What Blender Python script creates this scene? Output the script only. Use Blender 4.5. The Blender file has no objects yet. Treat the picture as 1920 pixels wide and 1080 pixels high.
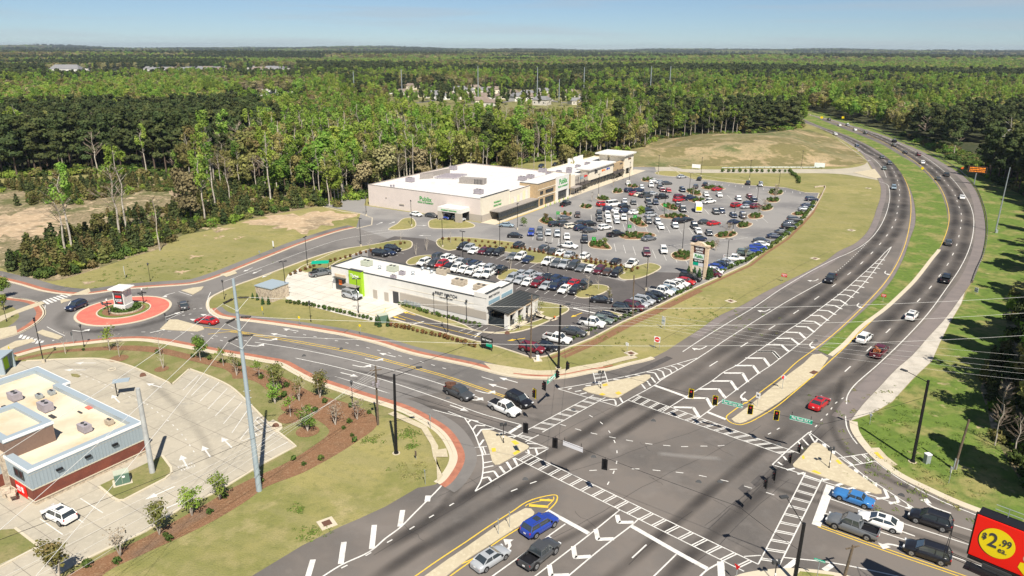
import bpy, bmesh, math, random
import numpy as np
from mathutils import Vector, Matrix
from mathutils.geometry import tessellate_polygon
random.seed(7); RNG = np.random.default_rng(11)
scene = bpy.context.scene
COL = scene.collection
R = math.radians

# ---------------------------------------------------------------- camera
F, PITCH, ROLL, CH = 1345.41, 0.322378, 0.0037559, 53.285
cam = bpy.data.cameras.new('camera'); cam.sensor_width = 36; cam.lens = 36*F/1920
cam.clip_start = 1; cam.clip_end = 60000
cam_o = bpy.data.objects.new('camera', cam); COL.objects.link(cam_o); scene.camera = cam_o
COSP, SINP, COSR, SINR = math.cos(PITCH), math.sin(PITCH), math.cos(ROLL), math.sin(ROLL)
fw = Vector((0, COSP, -SINP)); up0 = Vector((0, SINP, COSP)); rt0 = Vector((1, 0, 0))
rt = rt0*COSR + up0*SINR; up = -rt0*SINR + up0*COSR
cam_o.matrix_world = Matrix(((rt.x, up.x, -fw.x, 0), (rt.y, up.y, -fw.y, 0), (rt.z, up.z, -fw.z, CH), (0, 0, 0, 1)))

# ---------------------------------------------------------------- sky and sun
SUN_EL, SUN_AZ = 52.0, 164.0          # sun stands behind the camera, a little to the right
w = bpy.data.worlds.new('World'); scene.world = w; w.use_nodes = True
nt = w.node_tree; nt.nodes.clear()
sky = nt.nodes.new('ShaderNodeTexSky'); sky.sky_type = 'NISHITA'; sky.sun_disc = False
sky.sun_elevation = R(SUN_EL); sky.sun_rotation = R(SUN_AZ)
sky.altitude = 2500; sky.air_density = 1.0; sky.dust_density = 0.0; sky.ozone_density = 5.0
hs = nt.nodes.new('ShaderNodeHueSaturation'); hs.inputs['Saturation'].default_value = 0.82
tn = nt.nodes.new('ShaderNodeMix'); tn.data_type = 'RGBA'; tn.blend_type = 'MULTIPLY'; tn.inputs[0].default_value = 1; tn.inputs[7].default_value = (.76, .86, .94, 1)   # the same pale blue cast over the whole sky
bg = nt.nodes.new('ShaderNodeBackground'); bg.inputs[1].default_value = 0.057
wo = nt.nodes.new('ShaderNodeOutputWorld')
nt.links.new(sky.outputs[0], hs.inputs['Color']); tc = nt.nodes.new('ShaderNodeTexCoord'); mpn = nt.nodes.new('ShaderNodeMapping'); mpn.inputs['Scale'].default_value = (1.2, 1.2, 26); cn = nt.nodes.new('ShaderNodeTexNoise'); cn.inputs['Scale'].default_value = 2.6; cn.inputs['Detail'].default_value = 7
cm_ = nt.nodes.new('ShaderNodeMapRange'); cm_.inputs['From Min'].default_value = .50; cm_.inputs['From Max'].default_value = .72; cm_.inputs['To Max'].default_value = .5
cx0 = nt.nodes.new('ShaderNodeMix'); cx0.data_type = 'RGBA'; cx0.inputs[7].default_value = (7.2, 7.0, 7.0, 1)
nt.links.new(tc.outputs['Generated'], mpn.inputs['Vector']); nt.links.new(mpn.outputs[0], cn.inputs['Vector']); nt.links.new(cn.outputs['Fac'], cm_.inputs['Value']); nt.links.new(cm_.outputs[0], cx0.inputs[0]); nt.links.new(hs.outputs[0], cx0.inputs[6])
nt.links.new(cx0.outputs[2], tn.inputs[6]); nt.links.new(tn.outputs[2], bg.inputs[0]); nt.links.new(bg.outputs[0], wo.inputs[0])
sun = bpy.data.lights.new('sun', 'SUN'); sun.energy = 4.7; sun.angle = R(0.5); sun.color = (1.0, 0.93, 0.815)
sun_o = bpy.data.objects.new('sun', sun); COL.objects.link(sun_o)
sd = Vector((math.sin(R(SUN_AZ))*math.cos(R(SUN_EL)), math.cos(R(SUN_AZ))*math.cos(R(SUN_EL)), math.sin(R(SUN_EL))))
sun_o.rotation_euler = sd.to_track_quat('Z', 'Y').to_euler(); sun_o.location = (0, -50, 120)
vs = scene.view_settings; vs.view_transform = 'Standard'; vs.look = 'None'; vs.exposure = 0.68; vs.gamma = 1.0; vs.use_curve_mapping = False
scene.cycles.max_bounces = 5; scene.cycles.transparent_max_bounces = 12; scene.cycles.volume_bounces = 0

# ---------------------------------------------------------------- survey helpers: a point of the place from its bearing
def G(x, y, z=0.0):
    X = (x-960); Y = -(y-540)
    a = (COSR*X-SINR*Y)/F; b = (SINR*X+COSR*Y)/F
    vx, vy, vz = a, COSP+b*SINP, -SINP+b*COSP
    t = (CH-z)/-vz
    return Vector((vx*t, vy*t, z))
def P2(pts): return [G(*p).xy for p in pts]
def spl(P, n=6, closed=False):
    P = [Vector(p[:2]) for p in P]; N = len(P); out = []
    rng = range(N if closed else N-1)
    for i in rng:
        if closed: p0, p1, p2, p3 = P[(i-1) % N], P[i], P[(i+1) % N], P[(i+2) % N]
        else:
            p1, p2 = P[i], P[i+1]; p0 = P[i-1] if i > 0 else p1*2-p2; p3 = P[i+2] if i+2 < N else p2*2-p1
        d1 = max((p1-p0).length, 1e-4)**.5; d2 = max((p2-p1).length, 1e-4)**.5; d3 = max((p3-p2).length, 1e-4)**.5
        m1 = (p1-p0)/d1 - (p2-p0)/(d1+d2) + (p2-p1)/d2; m2 = (p2-p1)/d2 - (p3-p1)/(d2+d3) + (p3-p2)/d3
        m1 *= d2; m2 *= d2
        for k in range(n):
            t = k/n
            out.append(p1*(2*t**3-3*t*t+1) + m1*(t**3-2*t*t+t) + p2*(-2*t**3+3*t*t) + m2*(t**3-t*t))
    if not closed: out.append(P[-1])
    return out
def SP(pts, n=6, closed=False): return spl(P2(pts), n, closed)
def resample(P, step):
    P = [Vector(p) for p in P]; out = [P[0].copy()]; acc = 0.0
    for a, b in zip(P, P[1:]):
        L = (b-a).length
        while acc+L >= step and L > 1e-9:
            t = (step-acc)/L; a = a+(b-a)*t; out.append(a.copy()); L = (b-a).length; acc = 0
        acc += L
    return out
def offs(P, d):
    P = [Vector(p[:2]) for p in P]
    out = []; N = len(P)
    for i in range(N):
        t = (P[min(i+1, N-1)]-P[max(i-1, 0)])
        if t.length < 1e-6: t = Vector((1, 0))
        t.normalize(); out.append(P[i]+Vector((t.y, -t.x))*d)
    return out
def az(deg): return Vector((math.sin(R(deg)), math.cos(R(deg))))
def azof(a, b):  # bearing
    v = b-a; return math.degrees(math.atan2(v.x, v.y))
def inside(p, poly):
    x, y = p[0], p[1]; c = False; j = len(poly)-1
    for i in range(len(poly)):
        xi, yi = poly[i][0], poly[i][1]; xj, yj = poly[j][0], poly[j][1]
        if (yi > y) != (yj > y) and x < (xj-xi)*(y-yi)/(yj-yi)+xi: c = not c
        j = i
    return c
def inside_np(X, Y, poly):
    c = np.zeros(X.shape, bool); j = len(poly)-1
    for i in range(len(poly)):
        xi, yi = poly[i][0], poly[i][1]; xj, yj = poly[j][0], poly[j][1]
        if yi != yj:
            m = ((yi > Y) != (yj > Y)) & (X < (xj-xi)*(Y-yi)/(yj-yi)+xi); c ^= m
        j = i
    return c

# ---------------------------------------------------------------- materials
def mat(name, col, rough=0.85, layers=(), bump=0, bscale=8, metal=0, spec=0.3, coat=0, emit=None, rnd=0, alpha=1):
    m = bpy.data.materials.new(name); m.use_nodes = True; n = m.node_tree; bs = n.nodes['Principled BSDF']
    bs.inputs['Roughness'].default_value = rough; bs.inputs['Metallic'].default_value = metal
    bs.inputs['Specular IOR Level'].default_value = spec; bs.inputs['Coat Weight'].default_value = coat
    bs.inputs['Base Color'].default_value = (*col, 1)
    if emit: bs.inputs['Emission Color'].default_value = (*emit[0], 1); bs.inputs['Emission Strength'].default_value = emit[1]
    geo = None; prev = None
    if layers or bump:
        geo = n.nodes.new('ShaderNodeNewGeometry')
    for L in layers:                      # (scale, colour, lo, hi, strength, (sx,sy,rot))
        sc, c2, lo, hi = L[:4]; st = L[4] if len(L) > 4 else 1.0
        vec = geo.outputs['Position']
        if len(L) > 5:
            mp = n.nodes.new('ShaderNodeMapping'); mp.vector_type = 'POINT'
            mp.inputs['Rotation'].default_value = (0, 0, R(L[5][2])); mp.inputs['Scale'].default_value = (L[5][0], L[5][1], 1)
            rm = n.nodes.new('ShaderNodeMapping'); rm.inputs['Rotation'].default_value = (0, 0, R(L[5][2]))
            mp.inputs['Rotation'].default_value = (0, 0, 0)
            n.links.new(vec, rm.inputs['Vector']); n.links.new(rm.outputs[0], mp.inputs['Vector']); vec = mp.outputs[0]
        nz = n.nodes.new('ShaderNodeTexNoise'); nz.inputs['Scale'].default_value = sc; nz.inputs['Detail'].default_value = 5
        nz.inputs['Roughness'].default_value = 0.6
        n.links.new(vec, nz.inputs['Vector'])
        mr = n.nodes.new('ShaderNodeMapRange'); mr.inputs['From Min'].default_value = lo; mr.inputs['From Max'].default_value = hi
        mr.inputs['To Max'].default_value = st
        n.links.new(nz.outputs['Fac'], mr.inputs['Value'])
        mx = n.nodes.new('ShaderNodeMix'); mx.data_type = 'RGBA'
        n.links.new(mr.outputs[0], mx.inputs[0])
        if prev is None: mx.inputs[6].default_value = (*col, 1)
        else: n.links.new(prev, mx.inputs[6])
        mx.inputs[7].default_value = (*c2, 1); prev = mx.outputs[2]
    if rnd:
        oi = n.nodes.new('ShaderNodeObjectInfo'); hv = n.nodes.new('ShaderNodeHueSaturation')
        a = n.nodes.new('ShaderNodeMapRange'); a.inputs['To Min'].default_value = 1-rnd; a.inputs['To Max'].default_value = 1+rnd
        n.links.new(oi.outputs['Random'], a.inputs['Value']); n.links.new(a.outputs[0], hv.inputs['Value'])
        b = n.nodes.new('ShaderNodeMath'); b.operation = 'MULTIPLY_ADD'; b.inputs[1].default_value = 13.7; b.inputs[2].default_value = 0
        fr = n.nodes.new('ShaderNodeMath'); fr.operation = 'FRACT'
        hm = n.nodes.new('ShaderNodeMapRange'); hm.inputs['To Min'].default_value = 0.5-rnd*.1; hm.inputs['To Max'].default_value = 0.5+rnd*.06
        n.links.new(oi.outputs['Random'], b.inputs[0]); n.links.new(b.outputs[0], fr.inputs[0]); n.links.new(fr.outputs[0], hm.inputs['Value'])
        n.links.new(hm.outputs[0], hv.inputs['Hue'])
        if prev is None: hv.inputs['Color'].default_value = (*col, 1)
        else: n.links.new(prev, hv.inputs['Color'])
        prev = hv.outputs[0]
    if prev is not None: n.links.new(prev, bs.inputs['Base Color'])
    if bump:
        nz = n.nodes.new('ShaderNodeTexNoise'); nz.inputs['Scale'].default_value = bscale; nz.inputs['Detail'].default_value = 4
        n.links.new(geo.outputs['Position'], nz.inputs['Vector'])
        bp = n.nodes.new('ShaderNodeBump'); bp.inputs['Strength'].default_value = bump; bp.inputs['Distance'].default_value = 0.15
        n.links.new(nz.outputs['Fac'], bp.inputs['Height']); n.links.new(bp.outputs[0], bs.inputs['Normal'])
    return m
M = {}
M['forest_floor'] = mat('forest_floor', (.055, .060, .022), .95, [(.03, (.03, .04, .014), .4, .6), (.6, (.09, .075, .04), .5, .75)])
M['grass'] = mat('dry_turf', (.305, .268, .10), .95, [(.05, (.20, .20, .06), .46, .58), (.18, (.40, .33, .17), .56, .70, .85), (.25, (.34, .285, .135), .52, .68, .7), (.02, (.20, .19, .07), .4, .6, .5), (.9, (.13, .14, .045), .5, .75, .7), (.35, (.25, .23, .10), .48, .62, .45, (.12, 1.0, 24)), (6, (.12, .12, .05), .45, .75, .5)], .6, 5)
M['lush'] = mat('lush_turf', (.115, .175, .028), .95, [(.12, (.27, .235, .09), .48, .62, .9), (.35, (.40, .32, .18), .62, .70, .9), (.6, (.06, .105, .018), .45, .7, .8), (4, (.14, .2, .04), .5, .8, .5)], .7, 4)
M['lot_grass'] = mat('lawn_turf', (.17, .175, .058), .95, [(.3, (.25, .215, .10), .42, .65), (3, (.08, .10, .03), .5, .75, .6)], .5, 5)
M['dirt'] = mat('red_earth', (.42, .31, .20), .95, [(.12, (.26, .20, .13), .48, .60), (.6, (.60, .48, .33), .5, .7), (.3, (.19, .17, .09), .60, .72, .8)], .5, 1)
M['scrub'] = mat('scrub_ground', (.27, .21, .13), .95, [(.06, (.12, .125, .045), .47, .6), (.2, (.50, .39, .26), .52, .64), (1, (.09, .09, .035), .45, .65)], .6, 1.5)
M['mulch'] = mat('pine_straw', (.20, .105, .055), .95, [(.5, (.17, .095, .05), .45, .65), (1.3, (.30, .20, .12), .55, .7, .6), (5, (.33, .20, .12), .5, .75)], .6, 7)
M['asphalt'] = mat('asphalt', (.165, .145, .130), .9, [(.05, (.105, .096, .090), .44, .60), (.16, (.19, .17, .155), .56, .68, .7), (.4, (.155, .142, .132), .5, .72, .7), (14, (.18, .168, .158), .5, .8, .5)], .2, 20, spec=.2)
M['street'] = mat('street_asphalt', (.19, .178, .168), .9, [(.06, (.13, .123, .118), .45, .62), (.5, (.2, .188, .178), .5, .72, .7), (14, (.11, .1, .1), .5, .8, .4)], .2, 20, spec=.2)
M['shoulder'] = mat('shoulder_asphalt', (.195, .168, .16), .9, [(.3, (.165, .145, .14), .45, .62), (12, (.22, .20, .19), .5, .8, .5)], .2, 20)
M['lot'] = mat('lot_asphalt', (.25, .24, .23), .9, [(.05, (.165, .16, .16), .45, .6), (.4, (.235, .23, .225), .5, .7, .6), (2, (.15, .148, .15), .62, .72, .5)], .1, 15)
M['lot_dark'] = mat('new_asphalt', (.105, .095, .092), .9, [(.1, (.085, .078, .076), .45, .6), (1.2, (.14, .13, .125), .55, .72, .5)], .1, 15)
M['concrete'] = mat('concrete', (.415, .375, .30), .9, [(.15, (.36, .328, .265), .42, .6), (1.5, (.47, .43, .35), .5, .7, .6), (.4, (.27, .255, .225), .60, .72, .8)], .15, 12)
M['island'] = mat('tan_concrete', (.47, .41, .29), .9, [(.4, (.44, .38, .27), .45, .62), (2, (.6, .54, .40), .5, .7, .6)], .15, 9)
M['curb'] = mat('curb_concrete', (.53, .47, .36), .9, [(.7, (.5, .44, .34), .45, .65)], .1, 9)
M['brick_walk'] = mat('red_paver', (.40, .16, .10), .9, [(.8, (.30, .12, .08), .4, .65), (8, (.5, .24, .16), .55, .75, .6)], .2, 12)
M['apron'] = mat('red_apron', (.60, .16, .115), .85, [(.4, (.52, .13, .10), .42, .6), (3, (.66, .22, .17), .5, .7, .5)], .15, 8)
M['gravel'] = mat('white_gravel', (.50, .46, .40), .95, [(.4, (.38, .35, .3), .42, .62), (5, (.6, .56, .5), .5, .7, .7)], .5, 9)
M['white_paint'] = mat('white_road_paint', (.64, .63, .60), .75, [(.8, (.40, .38, .36), .50, .72, .75), (7, (.34, .33, .31), .56, .72, .7)])
M['yellow_paint'] = mat('yellow_road_paint', (.68, .46, .05), .75, [(1.0, (.42, .31, .09), .52, .72, .7)])
M['metal'] = mat('galvanised_steel', (.42, .46, .48), .45, [(1.5, (.33, .37, .39), .4, .65)], metal=.4)
M['black'] = mat('black_metal', (.012, .012, .014), .45)
M['dark_grey'] = mat('dark_grey', (.05, .052, .055), .6)
M['wood'] = mat('weathered_wood', (.16, .12, .085), .9, [(2, (.09, .07, .05), .4, .65)])
M['conc_pole'] = mat('concrete_pole', (.42, .43, .42), .8, [(1.2, (.34, .35, .35), .4, .65)])
M['wire'] = mat('aluminium_cable', (.72, .71, .68), .5)
M['roof_white'] = mat('white_roof', (.62, .60, .57), .8, [(.3, (.52, .50, .46), .56, .68, .8), (.08, (.60, .585, .57), .45, .6), (1.5, (.70, .69, .68), .5, .7)])
M['roof_cream'] = mat('stained_roof', (.53, .455, .335), .8, [(.35, (.52, .40, .25), .48, .64), (.8, (.36, .27, .16), .60, .72, .8), (.1, (.66, .58, .45), .45, .6)])
M['stucco'] = mat('pinkish_stucco', (.66, .58, .53), .85, [(.5, (.62, .545, .50), .4, .65)])
M['cream'] = mat('cream_stucco', (.72, .66, .54), .85, [(.6, (.68, .62, .50), .4, .65)])
M['pale_concrete'] = mat('pale_concrete', (.58, .55, .49), .9, [(.3, (.52, .49, .43), .42, .6), (1.5, (.44, .42, .38), .6, .75, .6)])
M['bright'] = mat('white_stucco', (.70, .685, .65), .8, [(.6, (.65, .635, .60), .4, .65)])
M['panel_grey'] = mat('grey_stucco', (.40, .36, .31), .85)
M['tan_brick'] = mat('tan_brick', (.46, .34, .20), .9, [(1, (.38, .28, .17), .4, .65)])
M['red_brick'] = mat('red_brick', (.20, .062, .040), .9, [(.6, (.15, .048, .034), .4, .62), (7, (.27, .10, .07), .55, .75, .7)])
M['brown_wall'] = mat('brown_wall', (.20, .135, .105), .9, [(5, (.16, .105, .08), .5, .7)])
M['siding'] = mat('blue_grey_siding', (.34, .40, .44), .55, metal=.2)
M['coping'] = mat('blue_grey_coping', (.36, .43, .48), .5, metal=.2)
M['stone'] = mat('ledge_stone', (.50, .42, .32), .9, [(2.2, (.32, .26, .20), .45, .6), (5, (.62, .55, .45), .55, .7)])
M['glass'] = mat('window_glass', (.02, .028, .034), .08, spec=.8)
M['glass_blue'] = mat('car_glass', (.035, .045, .052), .05, spec=1.0, coat=.5)
M['charcoal'] = mat('charcoal_metal', (.055, .06, .06), .5)
M['awning'] = mat('dark_awning', (.065, .055, .05), .8)
M['green_sign'] = mat('green_letters', (.02, .30, .045), .5)
M['lime'] = mat('lime_green_wall', (.30, .50, .02), .7)
M['street_green'] = mat('green_sign_sheet', (.0, .36, .22), .5)
M['white'] = mat('white_enamel', (.80, .80, .79), .5)
M['yellow'] = mat('yellow_enamel', (.80, .60, .0), .5)
M['red'] = mat('red_enamel', (.62, .02, .02), .5)
M['bb_red'] = mat('billboard_red', (.80, .012, .006), .5)
M['bb_yellow'] = mat('billboard_yellow', (.80, .62, .01), .5)
M['orange'] = mat('orange_enamel', (.80, .16, .02), .6)
M['tan_frame'] = mat('tan_pillar', (.68, .55, .40), .85, [(2, (.56, .43, .30), .4, .65)])
M['mint'] = mat('pale_mint_panel', (.72, .80, .76), .6)
M['lilac'] = mat('pale_grey_panel', (.66, .66, .70), .6)
M['hvac'] = mat('roof_unit_grey', (.33, .30, .33), .7, [(1.5, (.27, .25, .27), .4, .65)])
M['hvac_tan'] = mat('roof_unit_tan', (.42, .36, .28), .7, [(2, (.30, .25, .19), .45, .65)])
M['hvac_green'] = mat('roof_unit_sage', (.42, .45, .36), .7)
M['screen'] = mat('screen_panels', (.30, .27, .25), .8, [(3, (.24, .22, .20), .45, .6)])
M['blue_trim'] = mat('blue_trim', (.25, .38, .45), .6)
M['box_green'] = mat('utility_green', (.10, .17, .13), .5)
M['rust'] = mat('rusty_iron', (.12, .06, .04), .8)
M['amber'] = mat('amber_leds', (.8, .25, .02), .5, emit=((1, .28, .02), .6))
M['red_light'] = mat('red_signal', (.5, .02, .02), .4, emit=((1, .04, .02), .35))
M['dark_lens'] = mat('dark_lens', (.03, .035, .03), .3)
M['skin'] = mat('skin_print', (.62, .36, .25), .6)
M['rubber'] = mat('tyre_rubber', (.018, .018, .019), .85)
M['rim'] = mat('alloy_rim', (.42, .43, .44), .35, metal=.6)
M['lamp_clear'] = mat('lamp_clear', (.62, .64, .66), .2, spec=.8)
M['lamp_red'] = mat('lamp_red', (.42, .012, .012), .3, spec=.8)
M['roof_brown'] = mat('brown_shingles', (.24, .19, .155), .9, [(.4, (.18, .145, .12), .4, .65)])
M['roof_grey'] = mat('grey_shingles', (.22, .22, .225), .9, [(.4, (.17, .17, .18), .4, .65)])
M['house_wall'] = mat('house_siding', (.60, .57, .52), .85)
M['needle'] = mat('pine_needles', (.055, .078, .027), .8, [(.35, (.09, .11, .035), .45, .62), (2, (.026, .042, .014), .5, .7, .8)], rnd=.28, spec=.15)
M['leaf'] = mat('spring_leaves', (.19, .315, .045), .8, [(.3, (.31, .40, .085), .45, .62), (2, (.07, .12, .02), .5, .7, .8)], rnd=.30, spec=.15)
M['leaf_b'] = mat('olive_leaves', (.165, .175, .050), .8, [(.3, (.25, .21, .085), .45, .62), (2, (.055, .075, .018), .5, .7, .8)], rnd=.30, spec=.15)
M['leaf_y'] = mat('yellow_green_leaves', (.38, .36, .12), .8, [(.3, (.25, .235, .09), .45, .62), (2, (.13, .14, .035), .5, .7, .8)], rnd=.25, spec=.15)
M['twig'] = mat('bare_twigs', (.30, .245, .19), .9, [(1, (.22, .18, .135), .4, .65)], rnd=.2, spec=.1)
M['bark'] = mat('pine_bark', (.14, .10, .075), .95, [(1, (.09, .065, .05), .4, .65)])
M['bark_pale'] = mat('pale_bark', (.50, .45, .38), .9, [(1, (.27, .23, .19), .4, .65)])
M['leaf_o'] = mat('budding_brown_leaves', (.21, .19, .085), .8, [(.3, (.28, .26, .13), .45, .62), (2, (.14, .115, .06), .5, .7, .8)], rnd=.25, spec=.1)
M['shrub'] = mat('shrub_leaves', (.065, .105, .022), .8, [(3, (.035, .06, .014), .45, .65)], rnd=.25, spec=.15)
M['shrub_red'] = mat('brown_shrub_leaves', (.15, .075, .03), .85, [(3, (.09, .05, .02), .45, .65)], rnd=.25, spec=.15)
M['cypress'] = mat('cypress_leaves', (.030, .075, .018), .8, [(3, (.018, .045, .012), .45, .65)], rnd=.2)

# leaf light passing through
for k in ('leaf', 'leaf_b', 'leaf_y', 'needle'):
    n = M[k].node_tree; bs = n.nodes['Principled BSDF']
    tr = n.nodes.new('ShaderNodeBsdfTranslucent'); mxs = n.nodes.new('ShaderNodeMixShader'); mxs.inputs[0].default_value = .38 if k != 'needle' else .15
    src = bs.inputs['Base Color'].links[0].from_socket; n.links.new(src, tr.inputs['Color'])
    n.links.new(bs.outputs[0], mxs.inputs[1]); n.links.new(tr.outputs[0], mxs.inputs[2])
    n.links.new(mxs.outputs[0], n.nodes['Material Output'].inputs[0])

def worn(name, col, strength):
    """see-through wear film for wheel paths and stains: opacity from the ribbon's own width and noise"""
    m = bpy.data.materials.new(name); m.use_nodes = True; n = m.node_tree; bs = n.nodes['Principled BSDF']
    bs.inputs['Base Color'].default_value = (*col, 1); bs.inputs['Roughness'].default_value = .8; bs.inputs['Specular IOR Level'].default_value = .2
    uv = n.nodes.new('ShaderNodeUVMap'); sx = n.nodes.new('ShaderNodeSeparateXYZ'); n.links.new(uv.outputs[0], sx.inputs[0])
    a = n.nodes.new('ShaderNodeMath'); a.operation = 'SINE'; mu = n.nodes.new('ShaderNodeMath'); mu.operation = 'MULTIPLY'; mu.inputs[1].default_value = math.pi
    n.links.new(sx.outputs[0], mu.inputs[0]); n.links.new(mu.outputs[0], a.inputs[0])
    pw = n.nodes.new('ShaderNodeMath'); pw.operation = 'POWER'; pw.inputs[1].default_value = 1.6; n.links.new(a.outputs[0], pw.inputs[0])
    geo = n.nodes.new('ShaderNodeNewGeometry'); nz = n.nodes.new('ShaderNodeTexNoise'); nz.inputs['Scale'].default_value = .12; nz.inputs['Detail'].default_value = 6
    n.links.new(geo.outputs['Position'], nz.inputs['Vector'])
    mr = n.nodes.new('ShaderNodeMapRange'); mr.inputs['From Min'].default_value = .3; mr.inputs['From Max'].default_value = .65
    mr.inputs['To Min'].default_value = .3; mr.inputs['To Max'].default_value = 1
    n.links.new(nz.outputs['Fac'], mr.inputs['Value'])
    m1 = n.nodes.new('ShaderNodeMath'); m1.operation = 'MULTIPLY'; n.links.new(pw.outputs[0], m1.inputs[0]); n.links.new(mr.outputs[0], m1.inputs[1])
    va = n.nodes.new('ShaderNodeMath'); va.operation = 'MULTIPLY'; va.inputs[1].default_value = math.pi; n.links.new(sx.outputs[1], va.inputs[0]); vb = n.nodes.new('ShaderNodeMath'); vb.operation = 'SINE'; n.links.new(va.outputs[0], vb.inputs[0]); vc = n.nodes.new('ShaderNodeMath'); vc.operation = 'MULTIPLY'; vc.inputs[1].default_value = 3.0; vc.use_clamp = True; n.links.new(vb.outputs[0], vc.inputs[0]); m3 = n.nodes.new('ShaderNodeMath'); m3.operation = 'MULTIPLY'; n.links.new(m1.outputs[0], m3.inputs[0]); n.links.new(vc.outputs[0], m3.inputs[1]); m1 = m3
    m2 = n.nodes.new('ShaderNodeMath'); m2.operation = 'MULTIPLY'; m2.inputs[1].default_value = strength; n.links.new(m1.outputs[0], m2.inputs[0])
    n.links.new(m2.outputs[0], bs.inputs['Alpha'])
    return m
M['oil'] = worn('oil_and_rubber_wear', (.04, .037, .037), .62)
M['oil_light'] = worn('light_rubber_wear', (.05, .047, .046), .38)
M['forecourt_wear'] = worn('forecourt_wear', (.2, .19, .17), .22)
M['pale_wear'] = worn('polished_pale_wear', (.42, .40, .38), .45)

# ---------------------------------------------------------------- mesh builder
WORLD = {}      # things whose parts are modelled in the place's own coordinates
class MB:
    def __init__(s): s.v = []; s.f = []; s.m = []; s.uv = None
    def add(s, vs, fs, mi=0):
        o = len(s.v); s.v.extend([tuple(v) for v in vs]); s.f.extend([tuple(i+o for i in f) for f in fs]); s.m.extend([mi]*len(fs)); return s
    def box(s, c, size, rz=0, mi=0, top=1.0, topy=None):
        x, y, z = [a/2 for a in size]; ty = top if topy is None else topy; ca, sa = math.cos(rz), math.sin(rz); vs = []
        for dz, kx, ky in ((-z, 1, 1), (z, top, ty)):
            for dx, dy in ((-x, -y), (x, -y), (x, y), (-x, y)):
                dx *= kx; dy *= ky; vs.append((c[0]+ca*dx-sa*dy, c[1]+sa*dx+ca*dy, c[2]+dz))
        return s.add(vs, [(0, 3, 2, 1), (4, 5, 6, 7), (0, 1, 5, 4), (1, 2, 6, 5), (2, 3, 7, 6), (3, 0, 4, 7)], mi)
    def tube(s, a, b, r0, r1=None, n=8, mi=0, cap=True):
        a = Vector(a); b = Vector(b); r1 = r0 if r1 is None else r1; d = (b-a)
        if d.length < 1e-6: return s
        d.normalize(); u = d.orthogonal().normalized(); v = d.cross(u); vs = []
        for p, r in ((a, r0), (b, r1)):
            for i in range(n):
                t = 2*math.pi*i/n; vs.append(p+u*math.cos(t)*r+v*math.sin(t)*r)
        fs = [(i, (i+1) % n, n+(i+1) % n, n+i) for i in range(n)]
        if cap: fs += [tuple(range(n-1, -1, -1)), tuple(range(n, 2*n))]
        return s.add(vs, fs, mi)
    def prism(s, P, z0, z1, mi=0, side=None):
        n = len(P); A = sum(P[i][0]*P[(i+1) % n][1]-P[(i+1) % n][0]*P[i][1] for i in range(n))
        if A < 0: P = P[::-1]
        tr = tessellate_polygon([[Vector((p[0], p[1], 0)) for p in P]])
        vs = [(p[0], p[1], z1) for p in P]+[(p[0], p[1], z0) for p in P]
        def ccw(t):
            a, b, c = (P[i] for i in t); return (b[0]-a[0])*(c[1]-a[1])-(c[0]-a[0])*(b[1]-a[1]) > 0
        tr = [t if ccw(t) else (t[2], t[1], t[0]) for t in tr]
        s.add(vs, [tuple(t) for t in tr], mi)
        o = len(s.v)-2*n
        if z1 > z0+1e-6:
            for i in range(n):
                j = (i+1) % n; s.f.append((o+n+i, o+n+j, o+j, o+i)); s.m.append(mi if side is None else side)
        return s
    def flat(s, P, z, mi=0): return s.prism(P, z, z, mi)
    def ribbon(s, P, w_, z, mi=0):
        A = offs(P, w_/2); B = offs(P, -w_/2); n = len(P)
        vs = [(p.x, p.y, z) for p in A]+[(p.x, p.y, z) for p in B]
        return s.add(vs, [(i, i+1, n+i+1, n+i) for i in range(n-1)], mi)
    def curb(s, P, z0, z1, w_=.28, mi=0, closed=False):
        if closed: P = list(P)+[P[0], P[1]]
        A = offs(P, w_/2); B = offs(P, -w_/2); n = len(P)
        if closed: A = A[:-1]; B = B[:-1]; A[0] = A[-1].copy(); B[0] = B[-1].copy(); n -= 1
        vs = [(p.x, p.y, z1) for p in A]+[(p.x, p.y, z1) for p in B]+[(p.x, p.y, z0) for p in A]+[(p.x, p.y, z0) for p in B]
        fs = []
        for i in range(n-1):
            fs += [(i, i+1, n+i+1, n+i), (2*n+i, 2*n+i+1, i+1, i), (n+i, n+i+1, 3*n+i+1, 3*n+i)]
        return s.add(vs, fs, mi)
    def build(s, name, mats, parent=None, smooth=False, mesh_only=False):
        me = bpy.data.meshes.new(name); me.from_pydata(s.v, [], s.f)
        if not isinstance(mats, (list, tuple)): mats = [mats]
        for m in mats: me.materials.append(M[m] if isinstance(m, str) else m)
        if len(mats) > 1: me.polygons.foreach_set('material_index', s.m)
        if smooth: me.polygons.foreach_set('use_smooth', [True]*len(me.polygons))
        me.update()
        if mesh_only: return me
        return link(name, me, parent)
def link(name, me, parent=None):
    o = bpy.data.objects.new(name, me); COL.objects.link(o)
    if parent is not None:
        o.parent = parent
        if parent.name in WORLD: o.matrix_parent_inverse = WORLD[parent.name]
    return o
def tag(o, label=None, cat=None, group=None, kind=None):
    if label: o['label'] = label
    if cat: o['category'] = cat
    if group: o['group'] = group
    if kind: o['kind'] = kind
    return o
def thing(name, loc, label, cat, group=None, rz=0):
    o = bpy.data.objects.new(name, None); COL.objects.link(o); o.location = (loc[0], loc[1], loc[2] if len(loc) > 2 else 0); o.rotation_euler.z = rz
    o.empty_display_size = .5
    return tag(o, label, cat, group)
def wthing(name, loc, label, cat, group=None):
    o = thing(name, loc, label, cat, group); WORLD[o.name] = Matrix.Translation(o.location).inverted(); return o
def struct(name, mb, mats): return tag(mb.build(name, mats), kind='structure')
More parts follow.
